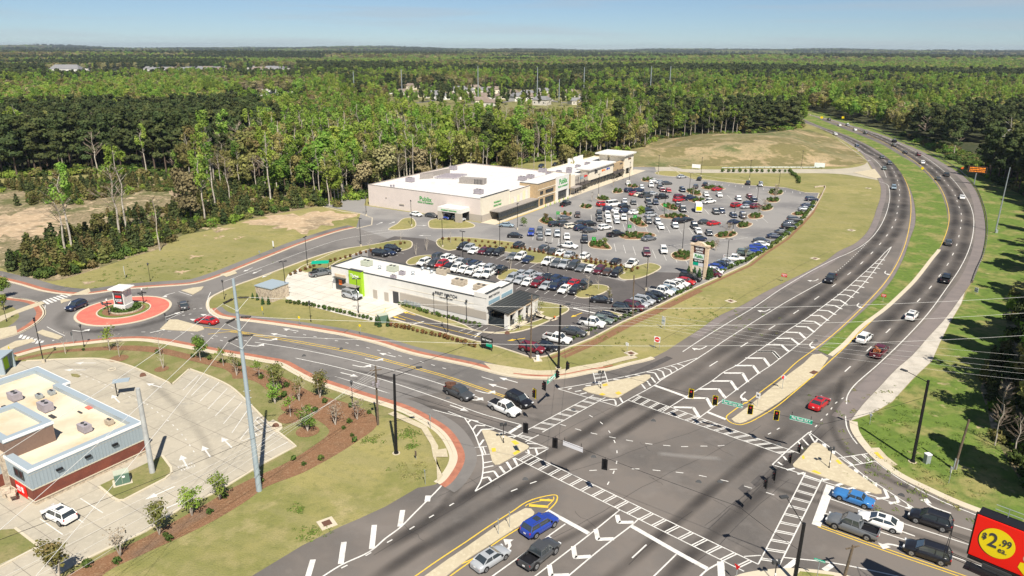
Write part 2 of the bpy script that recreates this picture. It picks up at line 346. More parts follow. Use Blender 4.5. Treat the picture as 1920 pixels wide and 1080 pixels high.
class Frame:
    """wall frame: u along the wall, d outwards, z up"""
    def __init__(s, o, a): s.o = Vector(o[:2]); s.u = az(a); s.n = Vector((s.u.y, -s.u.x)); s.a = a
    def p(s, u, d, z=0): q = s.o+s.u*u+s.n*d; return Vector((q.x, q.y, z))
    def box(s, mb, u0, u1, d0, d1, z0, z1, mi=0):
        q = [s.p(u0, d0), s.p(u1, d0), s.p(u1, d1), s.p(u0, d1)]
        mb.prism([a.xy for a in q], z0, z1, mi)
        mb.add([(q[i].x, q[i].y, z0) for i in range(4)], [(0, 1, 2, 3)], mi); return mb
def text(body, size, m, origin, uaz, parent=None, name='lettering', flat=False, bold=.0, squash=1.0, pitch=None):
    cu = bpy.data.curves.new('t', 'FONT'); cu.body = body; cu.size = size; cu.align_x = 'CENTER'; cu.align_y = 'CENTER'; cu.offset = bold; cu.extrude = .02 if not flat else 0
    cu.resolution_u = 3
    to = bpy.data.objects.new('t', cu); COL.objects.link(to)
    dg = bpy.context.evaluated_depsgraph_get(); me = bpy.data.meshes.new_from_object(to.evaluated_get(dg)); bpy.data.objects.remove(to); bpy.data.curves.remove(cu)
    me.name = name; me.materials.clear(); me.materials.append(M[m] if isinstance(m, str) else m)
    U = Vector((*az(uaz), 0)); V = Vector((0, 0, 1)) if not flat else Vector((-U.y, U.x, 0))
    N = U.cross(V); Mx = Matrix(((U.x*squash, V.x, N.x, 0), (U.y*squash, V.y, N.y, 0), (U.z, V.z, N.z, 0), (0, 0, 0, 1)))
    me.transform(Mx); me.transform(Matrix.Translation(Vector(origin)))
    o = link(name, me, parent)
    return o

def marks(fr, u0, u1, z, h, d, m_, parent, seed=1):
    rr_ = random.Random(seed); mb = MB(); u = u0
    while u < u1-.05:
        w_ = rr_.uniform(.35, .8)*h; fr.box(mb, u, min(u+w_, u1), d, d+.015, z-h/2*rr_.uniform(.8, 1), z+h/2*rr_.uniform(.8, 1)); u += w_+h*rr_.uniform(.15, .5)
    o = mb.build('print', m_, parent); o['kind'] = 'stuff'; return o
# ================================================================ TERRAIN
def terrain(x, y):
    r = np.hypot(x, y)
    k = np.clip((r-900)/2600, 0, 1); k = k*k*(3-2*k)
    h = 8*np.sin(x/700+1.3)*np.cos(y/900) + 6*np.sin(x/330-y/410) + 9*np.sin(y/1500+.5) + 7*np.sin((x+y)/2100)
    rise = np.clip((r-4500)/5000, 0, 1)*(15+9*np.sin(x/820+y/2600)+6*np.sin(x/310+1.1))
    hl = 20*np.exp(-(((x+5250)/520)**2+((y-8800)/500)**2)) + 15*np.exp(-(((x+1500)/900)**2+((y-9300)/500)**2))
    return k*(h*.55-4+rise)+hl
nr, na = 90, 160
rs = np.concatenate([[0.01], np.geomspace(30, 16000, nr-1)]); an = np.linspace(0, 2*math.pi, na, endpoint=False)
RR, AA = np.meshgrid(rs, an, indexing='ij'); X = RR*np.sin(AA); Y = RR*np.cos(AA); Z = terrain(X, Y)-np.where(RR < 800, .02, 0)
vs_ = np.stack([X, Y, Z], -1).reshape(-1, 3); fs_ = []
for i in range(nr-1):
    for j in range(na):
        k = (j+1) % na; fs_.append((i*na+j, (i+1)*na+j, (i+1)*na+k, i*na+k))
mb = MB(); mb.add(vs_, fs_); g = mb.build('ground', 'forest_floor', smooth=True); tag(g, kind='structure')
me = g.data
if me.polygons[500].normal.z < 0: me.flip_normals()

# ---- the Publix corner and its two wall directions, and other building frames (surveyed)
PC = G(904, 416.7).xy; PA = az(-58.36); PB = az(31.64)
def PW(a, b): return PC+PA*a+PB*b
site_px1 = [(-300, 345), (0, 335), (200, 325), (330, 333), (420, 343), (520, 352), (600, 360), (690, 362)]
site_px2 = [(993, 305), (1107, 294), (1150, 286), (1207, 275), (1225, 261), (1300, 257), (1400, 254), (1440, 249), (1485, 243), (1508, 236), (1500, 226), (1478, 216), (1455, 209)]
site_px3 = [(1483, 203), (1510, 207), (1540, 211), (1613, 232), (1693, 256), (1760, 285), (1800, 308), (1838, 328), (1885, 350), (1940, 378), (2000, 430), (2010, 467), (2010, 500), (2010, 533), (2010, 560), (1990, 600), (1960, 650), (1935, 690), (1910, 720), (1900, 770), (1895, 803), (1895, 850), (1920, 900), (1970, 960)]
SITE = P2(site_px1)+[PW(58, 0), PW(59, 64)]+P2(site_px2)+P2(site_px3)+[Vector((90, -60)), Vector((-260, -60)), Vector((-420, 200))]
struct('turf', MB().flat(SITE, .0), 'grass')
# bare and scrubby ground on the left
scr = SP([(-200, 362), (0, 350), (150, 338), (330, 338), (470, 352), (600, 366), (660, 372), (590, 388), (450, 415), (390, 432), (340, 442), (300, 466), (240, 484), (170, 508), (100, 527), (60, 522), (22, 512), (-10, 500), (-250, 500)], 4, True)
struct('scrub_ground', MB().flat(scr, .006), 'scrub')
rg = random.Random(2)
def ragged(P, amp, n=8):
    Q = spl(P, n, True); c = sum(Q, Vector((0, 0)))/len(Q); f = [0]*len(Q)
    for k, a in ((3, 1), (7, .7), (13, .5), (23, .35), (41, .25)):
        ph = rg.uniform(0, 6.28); f = [x+a*math.sin(k*6.283*i/len(Q)+ph) for i, x in enumerate(f)]
    return [q+(q-c).normalized()*amp*x for q, x in zip(Q, f)]
def earth(px, amp, near=()):
    struct('bare_earth', MB().flat(ragged(P2(px), amp), .012), 'dirt')
    for (x, y, r) in near: c = G(x, y).xy; struct('bare_earth', MB().flat(ragged([c+az(a)*r*(1.6 if a % 120 else .8) for a in range(0, 360, 60)], r*.35), .013), 'dirt')
earth([(-150, 415), (0, 402), (60, 395), (120, 408), (100, 430), (50, 442), (0, 448), (-150, 460)], 3.5, [(rg.uniform(60, 420), rg.uniform(385, 432), rg.uniform(.8, 2.6)) for _ in range(16)])
earth([(480, 415), (540, 400), (610, 398), (660, 408), (610, 424), (560, 432), (505, 428)], 2.6, [(rg.uniform(380, 660), rg.uniform(405, 470), rg.uniform(.4, 1.1)) for _ in range(9)]+[(340, 510, 1.2), (365, 481, 1.2), (165, 530, 1.0)])
struct('dirt_track', MB().flat(SP([(310, 316), (322, 330), (326, 350), (345, 365), (330, 372), (312, 352), (304, 330)], 4, True), .016), 'dirt')
# grassy mound north of the car park
fld = SP([(1120, 292), (1210, 279), (1232, 262), (1300, 259), (1400, 256), (1470, 247), (1500, 243), (1530, 250), (1570, 267), (1600, 290), (1612, 304), (1560, 311), (1430, 311), (1280, 311), (1200, 313), (1150, 312)], 3, True)
fx = [p.x for p in fld]; fy = [p.y for p in fld]
gx = np.arange(min(fx), max(fx)+4, 4.0); gy = np.arange(min(fy), max(fy)+4, 4.0)
GX, GY = np.meshgrid(gx, gy, indexing='ij'); ins = inside_np(GX, GY, fld)
dist = np.full(GX.shape, 1e9)
for i in range(len(fld)):
    a = np.array(fld[i]); b = np.array(fld[(i+1) % len(fld)]); ab = b-a; t = np.clip(((GX-a[0])*ab[0]+(GY-a[1])*ab[1])/max(ab@ab, 1e-6), 0, 1)
    dist = np.minimum(dist, np.hypot(GX-a[0]-t*ab[0], GY-a[1]-t*ab[1]))
HZ = np.where(ins, np.clip(dist/28, 0, 1)**1.3*6.0*(1+.25*np.sin(GX/17)*np.cos(GY/21)), 0)+.03
mb = MB(); vs_ = np.stack([GX, GY, HZ], -1).reshape(-1, 3); ny = len(gy); fs_ = []
for i in range(len(gx)-1):
    for j in range(ny-1):
        if ins[i, j] or ins[i+1, j] or ins[i, j+1] or ins[i+1, j+1]: fs_.append((i*ny+j, (i+1)*ny+j, (i+1)*ny+j+1, i*ny+j+1))
mb.add(vs_, fs_)
M['field'] = mat('rough_field', (.165, .145, .06), .95, [(.05, (.46, .34, .21), .48, .58, .95), (.025, (.11, .125, .045), .5, .62), (.25, (.40, .30, .17), .56, .66, .8), (1, (.10, .09, .04), .5, .7, .7)], .7, 1)
struct('grassy_mound', mb, 'field').data.polygons.foreach_set('use_smooth', [True]*len(fs_))

# ================================================================ ROADS
Za, Zl, Zp, Zm, Zw, Zr, Zs = .024, .015, .030, .052, .060, .13, .14
LE = SP([(1483, 222), (1510, 231), (1540, 242), (1573, 258), (1603, 277), (1622, 296), (1640, 325), (1651, 350), (1650, 372), (1643, 393), (1637, 412), (1624, 437), (1602, 457), (1573, 471), (1547, 490), (1513, 509), (1470, 530), (1430, 550), (1390, 573), (1347, 593), (1313, 617), (1280, 638), (1248, 659)])
ML = SP([(1501, 220), (1513, 226), (1547, 240), (1580, 251), (1613, 265), (1643, 281), (1670, 301), (1687, 321), (1701, 343), (1711, 367), (1716, 393), (1716, 420), (1707, 447), (1693, 487), (1667, 533), (1630, 573), (1580, 617), (1533, 657)])
MRt = SP([(1512, 215), (1527, 219), (1547, 228), (1580, 241), (1613, 254), (1653, 271), (1687, 291), (1717, 309), (1740, 329), (1758, 350), (1771, 380), (1777, 415), (1772, 440), (1760, 468), (1747, 484), (1713, 527), (1690, 550), (1657, 580), (1613, 613), (1580, 647), (1555, 667)])
OE = SP([(1492, 209), (1510, 213), (1537, 219), (1563, 225), (1593, 234), (1627, 244), (1660, 255), (1693, 269), (1727, 283), (1760, 301), (1793, 321), (1812, 335), (1829, 355), (1840, 380), (1846, 410), (1848, 443), (1841, 483), (1826, 522), (1800, 560), (1773, 597), (1740, 633), (1710, 667), (1680, 693), (1647, 728), (1617, 760), (1594, 790)])
CORN = SP([(1594, 790), (1597, 807), (1613, 832), (1642, 863), (1683, 893), (1733, 918), (1792, 945), (1833, 961), (1960, 1012), (2150, 1085)])
NC = SP([(640, 627), (707, 643), (773, 663), (840, 677), (887, 687), (923, 697), (960, 705), (1010, 709), (1052, 708), (1107, 698), (1143, 692), (1177, 683), (1218, 673), (1248, 659)])
NCW = SP([(640, 627), (567, 615), (480, 603), (437, 598), (413, 594), (398, 586), (391, 573), (396, 559), (417, 547), (450, 533), (487, 520), (533, 503), (600, 479), (645, 467), (700, 459), (735, 450)])
SC = SP([(30, 667), (83, 653), (150, 645), (207, 639), (260, 637), (300, 641), (350, 650), (400, 660), (450, 668), (500, 677), (525, 682), (550, 695), (583, 712), (617, 724), (650, 735), (683, 746), (723, 758), (760, 771), (793, 788), (824, 808), (843, 832), (852, 860), (840, 887), (820, 907), (783, 915)])
SWE = P2([(783, 915), (723, 950), (673, 973), (640, 987), (567, 1023), (473, 1080), (380, 1140), (300, 1200)])
NU = SP([(-60, 510), (0, 525), (33, 533), (83, 547), (133, 553), (167, 552), (233, 543), (300, 538), (367, 532), (417, 517), (467, 497), (517, 477), (567, 457), (640, 433), (668, 427)])
WI = SP([(17, 558), (50, 562), (70, 567), (80, 576), (85, 588), (77, 600), (60, 613), (33, 627), (0, 637), (-60, 655)])
hw = MB().flat(LE+NC[::-1][0:1]+ML[::-1], Zp)
struct('highway', hw, 'asphalt')
struct('street', MB().flat(P2([(850, 680), (958, 706), (1000, 720), (990, 775), (850, 745)]), .0265), 'street')
hw = MB().flat(MRt+OE[::-1], Zp)
struct('highway', hw, 'asphalt')
inter = NC[-40:]+P2([(1248, 659)])+P2([(1533, 657), (1555, 667)])+[OE[-1]]+CORN+P2([(2300, 1250), (300, 1300)])+SWE[::-1]+SC[::-1][4:50]
struct('intersection', MB().flat(inter, Zp+.004), 'asphalt')
# main street with the roundabout
P_ms = NC[:8*6][::-1][0:40]
ms = [p for p in SC if p.x < G(800, 790).x]+P2([(820, 805), (930, 700)])+[p for p in NC[::-1] if p.x < G(930, 698).x]+NCW+[G(735, 450).xy, G(668, 427).xy]+NU[::-1]+P2([(-400, 500), (-400, 560)])+WI[::-1][0:0]+P2([(-200, 680), (-60, 690)])
struct('street', MB().flat(ms, Za), 'street')
struct('lawn', MB().prism(SP([(-250, 600), (-60, 572), (17, 559), (50, 562), (70, 567), (80, 576), (85, 588), (77, 600), (60, 613), (33, 627), (0, 637), (-60, 655), (-260, 700)], 4, True), 0, Zr), 'lot_grass')
# car parks
LOT = P2([(640, 433)])+P2([(668, 427), (676, 400), (579, 381), (691, 360)])+[PW(50, -1), PW(-1, -1), PW(-1, 64)]+[PW(20, 66), PW(24, 118), PW(14, 130), PW(-6, 140)]+P2([(1253, 309), (1280, 317), (1300, 332), (1333, 338), (1400, 347), (1473, 352), (1508, 361), (1536, 362), (1524, 388), (1516, 400), (1500, 418), (1470, 447), (1430, 473), (1400, 496), (1345, 521), (1300, 541), (1220, 580), (1167, 604), (1110, 634), (1025, 668), (1000, 672), (935, 651), (900, 642), (800, 616), (727, 598), (700, 585)])+P2([(640, 560), (540, 560), (530, 520), (600, 477), (640, 464), (700, 457), (740, 450)])[0:0]
struct('car_park', MB().flat(LOT, Zl), 'lot')
NEWA = P2([(727, 598), (770, 570), (860, 550), (690, 500), (690, 462), (740, 443), (800, 448), (830, 458), (860, 470), (970, 484), (1060, 503), (1170, 528), (1214, 510), (1290, 512), (1306, 532), (1220, 580), (1167, 604), (1110, 634), (1025, 668), (1000, 672), (935, 651), (900, 642), (800, 616)])
struct('car_park', MB().flat(NEWA, Zl+.016), 'lot_dark')
DT = P2([(536, 560), (527, 540), (540, 515), (560, 503), (620, 505), (640, 520), (860, 560), (760, 585), (727, 598), (702, 604), (640, 590), (585, 575)])
struct('drive_through_lane', MB().flat(DT, Zl+.022), 'pale_concrete')
# side road to the car park
sr = SP([(1280, 317), (1347, 318), (1430, 317), (1513, 317), (1563, 317), (1600, 314), (1620, 309), (1626, 304)])+SP([(1646, 338), (1613, 332), (1580, 327), (1537, 325), (1493, 325), (1413, 325), (1280, 324)])
struct('side_road', MB().flat(sr+P2([(1230, 320), (1225, 305)]), Zp+.008), 'concrete')
struct('traffic_island', MB().prism(P2([(1600, 324), (1640, 317), (1652, 333), (1640, 335)]), 0, Zr), 'island')
# pale gravel verge on the right shoulder
struct('gravel_verge', MB().flat([p for p in OE if G(1812, 545).y >= p.y >= G(1590, 792).y]+P2([(1600, 787), (1640, 773), (1673, 753), (1710, 712), (1747, 677), (1762, 643), (1782, 603), (1802, 570)]), .022), 'gravel')
# lusher grass: median, right bank
struct('median', MB().prism(ML+MRt[::-1], 0, .09), 'lush')
walk0 = [p for p in MRt if p.y < G(1760, 466).y]; struct('gutter', MB().ribbon(offs(walk0, -.15), .9, .098), 'curb')
for ln, w_, m_, o_ in ((OE, 2.6, 'shoulder', 1.3), (LE[:-8], 1.8, 'shoulder', .9), (ML, 1.3, 'shoulder', .65)):
    k_ = 1 if (lambda L: (offs(L, 1)[len(L)//2]-G(1700, 520).xy).length < (offs(L, -1)[len(L)//2]-G(1700, 520).xy).length)(ln) else -1
    struct('shoulder', MB().ribbon(offs(ln, (o_+.1)*k_*(1 if ln is not ML else (1 if (offs(ML, 1)[60].x < ML[60].x) else -1)*k_)), w_, Zp+.007), m_)
struct('right_bank', MB().flat([p for p in OE if p.y >= G(1820, 530).y]+P2([(1802, 572), (1782, 605), (1762, 645), (1747, 679), (1710, 714), (1673, 755), (1640, 774), (1596, 790)])+CORN+P2([(2200, 1000), (2000, 800), (1940, 600), (1990, 480), (1990, 380)])+P2(site_px3[::-1][14:24]), .010), 'lush')
# left lot (concrete) and its surroundings
LLOT = SP([(50, 677), (133, 673), (187, 673), (233, 683), (283, 703), (323, 721)], 5)+P2([(355, 692)])+SP([(355, 692), (393, 706), (433, 726), (467, 757), (513, 803), (555, 837)], 5)+P2([(493, 870), (433, 907), (397, 927), (340, 953), (273, 997), (200, 1030), (140, 1060), (60, 1110), (-200, 1250)])+[Vector((-150, 55)), Vector((-140, 110))]+P2([(-150, 700)])
struct('concrete_forecourt', MB().flat(LLOT, .024), 'concrete')
lawn_l = [p for p in SC if p.x < G(790, 787).x]+P2([(790, 787), (827, 810), (845, 840), (820, 895), (783, 915)])+SWE[1:]+P2([(-100, 1200), (60, 1110), (200, 1030), (273, 997), (340, 953), (433, 907), (493, 870), (555, 837)])+P2([(467, 757), (433, 726), (355, 692), (323, 721), (233, 683), (187, 673), (133, 673), (50, 677)])
struct('lawn', MB().flat(lawn_l, .008), 'lot_grass')
swv = P2([(480, 1110), (200, 1200), (60, 1180), (200, 1073), (267, 1040), (333, 1010), (400, 977), (457, 943), (500, 913), (567, 887), (640, 843), (703, 800), (707, 783), (790, 787), (827, 810), (845, 840), (820, 895), (783, 915)])+SWE[1:6]
struct('roadside_turf', MB().flat(swv, .012), 'grass')
MUL = SP([(33, 677), (100, 663), (167, 658), (233, 657), (300, 663), (360, 677), (400, 687), (420, 692), (435, 703), (437, 710), (458, 710), (483, 718), (503, 733), (527, 747), (558, 767), (590, 785), (612, 800), (617, 812), (587, 837), (533, 870), (467, 900), (433, 917), (383, 947), (333, 975), (277, 1005), (200, 1042), (133, 1075), (60, 1120)], 5)+SP([(160, 1120), (200, 1073), (267, 1040), (333, 1010), (400, 977), (457, 943), (500, 913), (567, 887), (640, 847), (675, 824), (701, 805), (709, 788), (683, 768), (650, 756), (617, 746), (583, 735), (548, 716), (515, 700), (480, 690), (430, 681), (400, 675), (350, 663), (300, 652), (250, 648), (167, 652), (100, 659), (33, 672)], 5)
struct('mulch_bed', MB().flat(MUL, .032), 'mulch')
for cx, cy, r in ((552, 762, 2.0), (545, 783, 1.9), (577, 809, 1.7), (305, 800, 0), (223, 672, 1.6), (303, 692, 1.2)):
    if r: struct('mulch_ring', MB().flat([G(cx, cy).xy+az(a)*r for a in range(0, 360, 20)], .04), 'mulch')

def joints(poly, angs, step, z, m_='joint'):
    P = [(p[0], p[1]) for p in poly]; xs_ = [p[0] for p in P]; ys_ = [p[1] for p in P]; c = Vector(((min(xs_)+max(xs_))/2, (min(ys_)+max(ys_))/2)); Rr = 70; mb = MB()
    for a in angs:
        u = az(a); v = Vector((u.y, -u.x)); k = -Rr
        while k < Rr:
            run = None; t_ = -Rr
            while t_ <= Rr:
                q = c+v*k+u*t_; i_ = inside(q, P)
                if i_ and run is None: run = q
                if (not i_ or t_ >= Rr) and run is not None:
                    if (q-run).length > 2: mb.ribbon([run, q-u*.8], .06, z)
                    run = None
                t_ += .8
            k += step
    struct('slab_joints', mb, m_)
M['joint'] = mat('joint_seal', (.20, .18, .155), .9)
joints(LLOT, (33, 123), 4.2, .032); joints(DT, (31.7, 121.7), 3.6, Zl+.028)
# kerbs, red paver bands and foot paths beside the street
def walk(line, side, bands, name='footpath'):
    for (d0, d1, z, m_, nm) in bands:
        A = offs(line, side*d0); B = offs(line, side*d1); n = len(A)
        mb = MB(); mb.add([(p.x, p.y, z) for p in A]+[(p.x, p.y, z) for p in B], [(i, i+1, n+i+1, n+i) for i in range(n-1)])
        struct(nm, mb, m_)
def kerb(line, w_=.32, h=.13, m_='curb'): struct('kerb', MB().curb(line, 0, h, w_), m_)
SCk = SC[:-6]
kerb(SCk); kerb(NC[:-5]); kerb(NCW[:-4]); kerb(NU); kerb(WI); kerb(CORN)
walk(SCk, -1, [(.16, .45, .11, 'curb', 'footpath')], 'footpath')
walk(SCk, -1, [(.45, 1.45, .105, 'brick_walk', 'paver_band'), (1.45, 3.1, .10, 'street', 'footpath')])
walk(SCk, 1, [(.1, .7, Zp+.012, 'curb', 'gutter')])
walk(NC[:-5], 1, [(.1, .6, Zp+.012, 'curb', 'gutter')] if False else [(.16, .4, .11, 'curb', 'footpath')])
sgn = 1
def side_of(line, pt):
    i = len(line)//2; t = line[i+1]-line[i]; v = pt-line[i]; return 1 if (t.y*v.x-t.x*v.y) > 0 else -1
s1 = side_of(NC, G(800, 640).xy); s2 = side_of(NCW, G(450, 560).xy); s3 = side_of(NU, G(300, 500).xy); s4 = side_of(WI, G(20, 590).xy)
walk(NC[:-5], s1, [(.16, .45, .11, 'curb', 'footpath'), (.45, 1.4, .105, 'brick_walk', 'paver_band')][:1]); walk(NC[:-19], s1, [(.45, 1.4, .105, 'brick_walk', 'paver_band')])
walk(NC[36:-16], s1, [(.7, 1.1, .122, 'brick_walk', 'paver_band')])
walk(NC[:-5], -s1, [(.1, .6, Zp+.012, 'curb', 'gutter')])
walk(NC[:34], s1, [(1.4, 2.7, .10, 'street', 'footpath')]); walk(NC[34:-8], s1, [(1.4, 2.9, .10, 'island', 'footpath')])
walk(NCW[:34], s2, [(.16, .45, .11, 'curb', 'footpath'), (.45, 1.3, .105, 'brick_walk', 'paver_band'), (1.3, 2.6, .10, 'street', 'footpath')])
walk(NCW[:-4], -s2, [(.1, .55, Za+.012, 'curb', 'gutter')])
walk(NU, s3, [(.16, .5, .11, 'curb', 'footpath'), (.5, 1.6, .105, 'brick_walk', 'paver_band'), (1.6, 4.2, .10, 'street', 'footpath')])
walk(WI, s4, [(.16, .5, .142, 'curb', 'footpath'), (.5, 1.6, .150, 'brick_walk', 'paver_band'), (1.6, 4.6, .146, 'street', 'footpath')])
walk(CORN, side_of(CORN, G(1700, 860).xy), [(.16, 1.0, .11, 'curb', 'footpath')])
# corner ramps and landings
for pts, z in (([(270+560, 893), (820, 905), (818, 860), (822, 838), (800, 800), (740, 772), (727, 777), (790, 805), (808, 835), (812, 857)], .116),
               ([(818, 858), (818, 858), (840, 858), (837, 842), (816, 845)], .12),
               ([(907, 681), (965, 690), (1010, 696), (1060, 694), (1110, 684), (1125, 680), (1132, 690), (1107, 697), (1052, 707), (960, 704), (923, 696)], .116),
               ([(1624, 840), (1648, 840), (1665, 858), (1683, 872), (1668, 876), (1650, 866)], .06),
               ([(130, 555), (167, 541), (170, 548), (160, 553)], .12), ([(0, 605), (30, 590), (85, 570), (78, 566), (50, 575), (0, 594)], .16),
               ([(0, 617), (30, 612), (33, 627), (0, 637)], .16), ([(412, 515), (440, 508), (445, 513), (425, 520)], .12)):
    if len(set(pts)) > 2: struct('landing', MB().flat(P2(list(dict.fromkeys(pts))), z), 'island')
struct('lawn', MB().flat([p for p in offs(CORN, .5)][-1:]+P2([(1470, 1110), (1500, 1073), (1560, 1080), (1600, 1095), (1590, 1200), (1460, 1200)]), Zr+.02), 'lush')
struct('footpath', MB().prism(SP([(1340, 1110), (1377, 1082), (1423, 1071), (1490, 1067), (1560, 1074), (1600, 1084), (1660, 1110)], 4)+P2([(1700, 1250), (1300, 1250)]), 0, Zr), 'curb')

# traffic islands and medians
for pts in ([(1092, 731), (1098, 727), (1127, 722), (1137, 718), (1177, 710), (1212, 703), (1219, 704), (1220, 708), (1210, 716), (1177, 735), (1159, 746), (1148, 747), (1135, 744), (1102, 736)],
            [(903, 809), (906, 807), (917, 807), (947, 818), (988, 835), (992, 838), (989, 842), (982, 846), (957, 860), (937, 871), (928, 872), (923, 867), (915, 838)],
            [(1522, 833), (1528, 831), (1536, 832), (1547, 840), (1592, 878), (1633, 907), (1652, 920), (1653, 926), (1642, 927), (1600, 915), (1542, 895), (1488, 876), (1486, 872), (1507, 850)],
            [(1371, 787), (1383, 778), (1407, 760), (1440, 733), (1473, 707), (1507, 682), (1523, 666), (1540, 664), (1553, 672), (1537, 696), (1522, 707), (1490, 733), (1457, 757), (1423, 778), (1398, 791), (1387, 794), (1377, 792)],
            [(790, 1086), (840, 1050), (873, 1028), (917, 997), (958, 968), (985, 954), (996, 955), (1002, 962), (998, 973), (965, 992), (933, 1013), (880, 1047), (838, 1080), (800, 1110), (700, 1180), (640, 1180)],
            [(300, 618), (318, 600), (333, 600), (380, 613), (383, 618), (370, 622)], [(340, 545), (362, 540), (382, 538), (378, 544), (362, 553)],
            [(68, 624), (80, 619), (100, 625), (118, 632), (110, 637), (85, 631)], [(113, 563), (120, 561), (134, 563), (120, 567), (115, 570)]):
    P = P2(pts); mb = MB().prism(P, 0, Zr); o = struct('traffic_island', mb, 'island')
struct('splitter_island', MB().prism(P2([(0, 655), (30, 640), (60, 636), (66, 640), (30, 652), (0, 668)]), 0, Zr), 'island')
yel = [(957, 814, 962, 818), (915, 840, 921, 846)]
for q in ([(958, 829), (966, 827), (974, 833), (966, 836)], [(921, 842), (929, 841), (930, 848), (923, 849)], [(961, 851), (972, 845), (976, 849), (965, 855)], [(1129, 722), (1138, 720), (1140, 724), (1131, 726)], [(1123, 741), (1129, 738), (1136, 741), (1130, 743)], [(1153, 738), (1160, 735), (1166, 739), (1159, 742)],
          [(1503, 857), (1507, 855), (1509, 861), (1505, 863)], [(1520, 885), (1527, 883), (1540, 889), (1536, 891)], [(1566, 865), (1571, 863), (1579, 871), (1573, 872)], [(1638, 850), (1645, 849), (1657, 862), (1650, 861)]):
    struct('tactile_paving', MB().flat(P2(q), Zr+.012), 'yellow_paint')

# roundabout
RC = Vector((-82.6, 143.35))
def circ(r, n=64): return [RC+az(360*i/n)*r for i in range(n)]
struct('roundabout_apron', MB().prism(circ(9.0), 0, .11), 'apron')
struct('kerb', MB().curb(circ(9.05), 0, .14, .5, closed=True), 'curb')
struct('roundabout_island', MB().prism(circ(5.0), 0, .22), 'mulch')
struct('lawn', MB().curb(circ(4.55), .1, .26, .8, closed=True), 'lush')
struct('kerb', MB().curb(circ(5.05), 0, .26, .4, closed=True), 'curb')
struct('planter_kerb', MB().curb([p+Vector((0.3, .3)) for p in circ(3.15)], 0, .5, .25, closed=True), 'stone')

# grassy islands of the car parks
isl_grass = [
 [(640, 433), (630, 440), (560, 470), (490, 500), (450, 523), (415, 537), (413, 542), (450, 537), (540, 500), (600, 483), (640, 474), (700, 466), (745, 471), (768, 467), (772, 458), (765, 452), (740, 450), (700, 455)][0:0],
 [(607, 506), (640, 487), (700, 466), (722, 469), (748, 471), (768, 466), (773, 458), (768, 452), (745, 451), (700, 459), (645, 468), (590, 490), (560, 505), (580, 512)],
 [(820, 460), (824, 448), (850, 445), (900, 448), (962, 455), (985, 459), (962, 463), (1000, 470), (1050, 480), (1120, 490), (1185, 500), (1220, 494), (1238, 500), (1232, 508), (1190, 524), (1166, 524), (1160, 517), (1172, 512), (1130, 502), (1060, 488), (1006, 494), (992, 492), (1000, 484), (950, 473), (860, 468), (840, 470)],
 [(762, 493), (775, 483), (800, 479), (813, 480), (790, 490), (782, 495), (768, 497)],
 [(932, 521), (945, 509), (962, 505), (972, 508), (955, 518), (948, 524), (938, 525)],
 [(1078, 554), (1098, 538), (1118, 534), (1138, 537), (1141, 543), (1128, 551), (1100, 559), (1085, 558)],
 [(870, 610), (885, 618), (910, 623), (945, 623), (985, 609), (1022, 595), (1008, 588), (985, 575), (972, 562), (1020, 567), (1062, 576), (1066, 582), (1050, 592), (1030, 602), (990, 618), (955, 625), (920, 625), (870, 616), (820, 603), (750, 577), (755, 570), (800, 585)],
 [(1122, 588), (1133, 583), (1150, 586), (1166, 592), (1140, 591)],
 [(729, 431), (745, 420), (758, 410), (770, 409), (778, 415), (776, 427), (755, 431)],
 [(804, 424), (808, 413), (830, 409), (865, 413), (890, 423), (885, 427), (850, 429), (808, 428)],
 [(640, 402), (672, 404), (695, 408), (700, 416), (694, 424), (680, 428), (668, 425), (640, 432), (600, 444), (540, 466), (470, 494), (430, 510), (440, 490), (500, 440), (560, 400)][0:0],
 [(1228, 325), (1240, 321), (1285, 323), (1330, 332), (1400, 340), (1395, 345), (1330, 338), (1300, 336), (1283, 330), (1262, 331), (1235, 328)],
]
for q in isl_grass:
    if not q: continue
    P = SP(q, 4, True); struct('planted_island', MB().prism(P, 0, Zr), 'grass'); struct('kerb', MB().curb(P, 0, .15, .3, closed=True), 'curb')
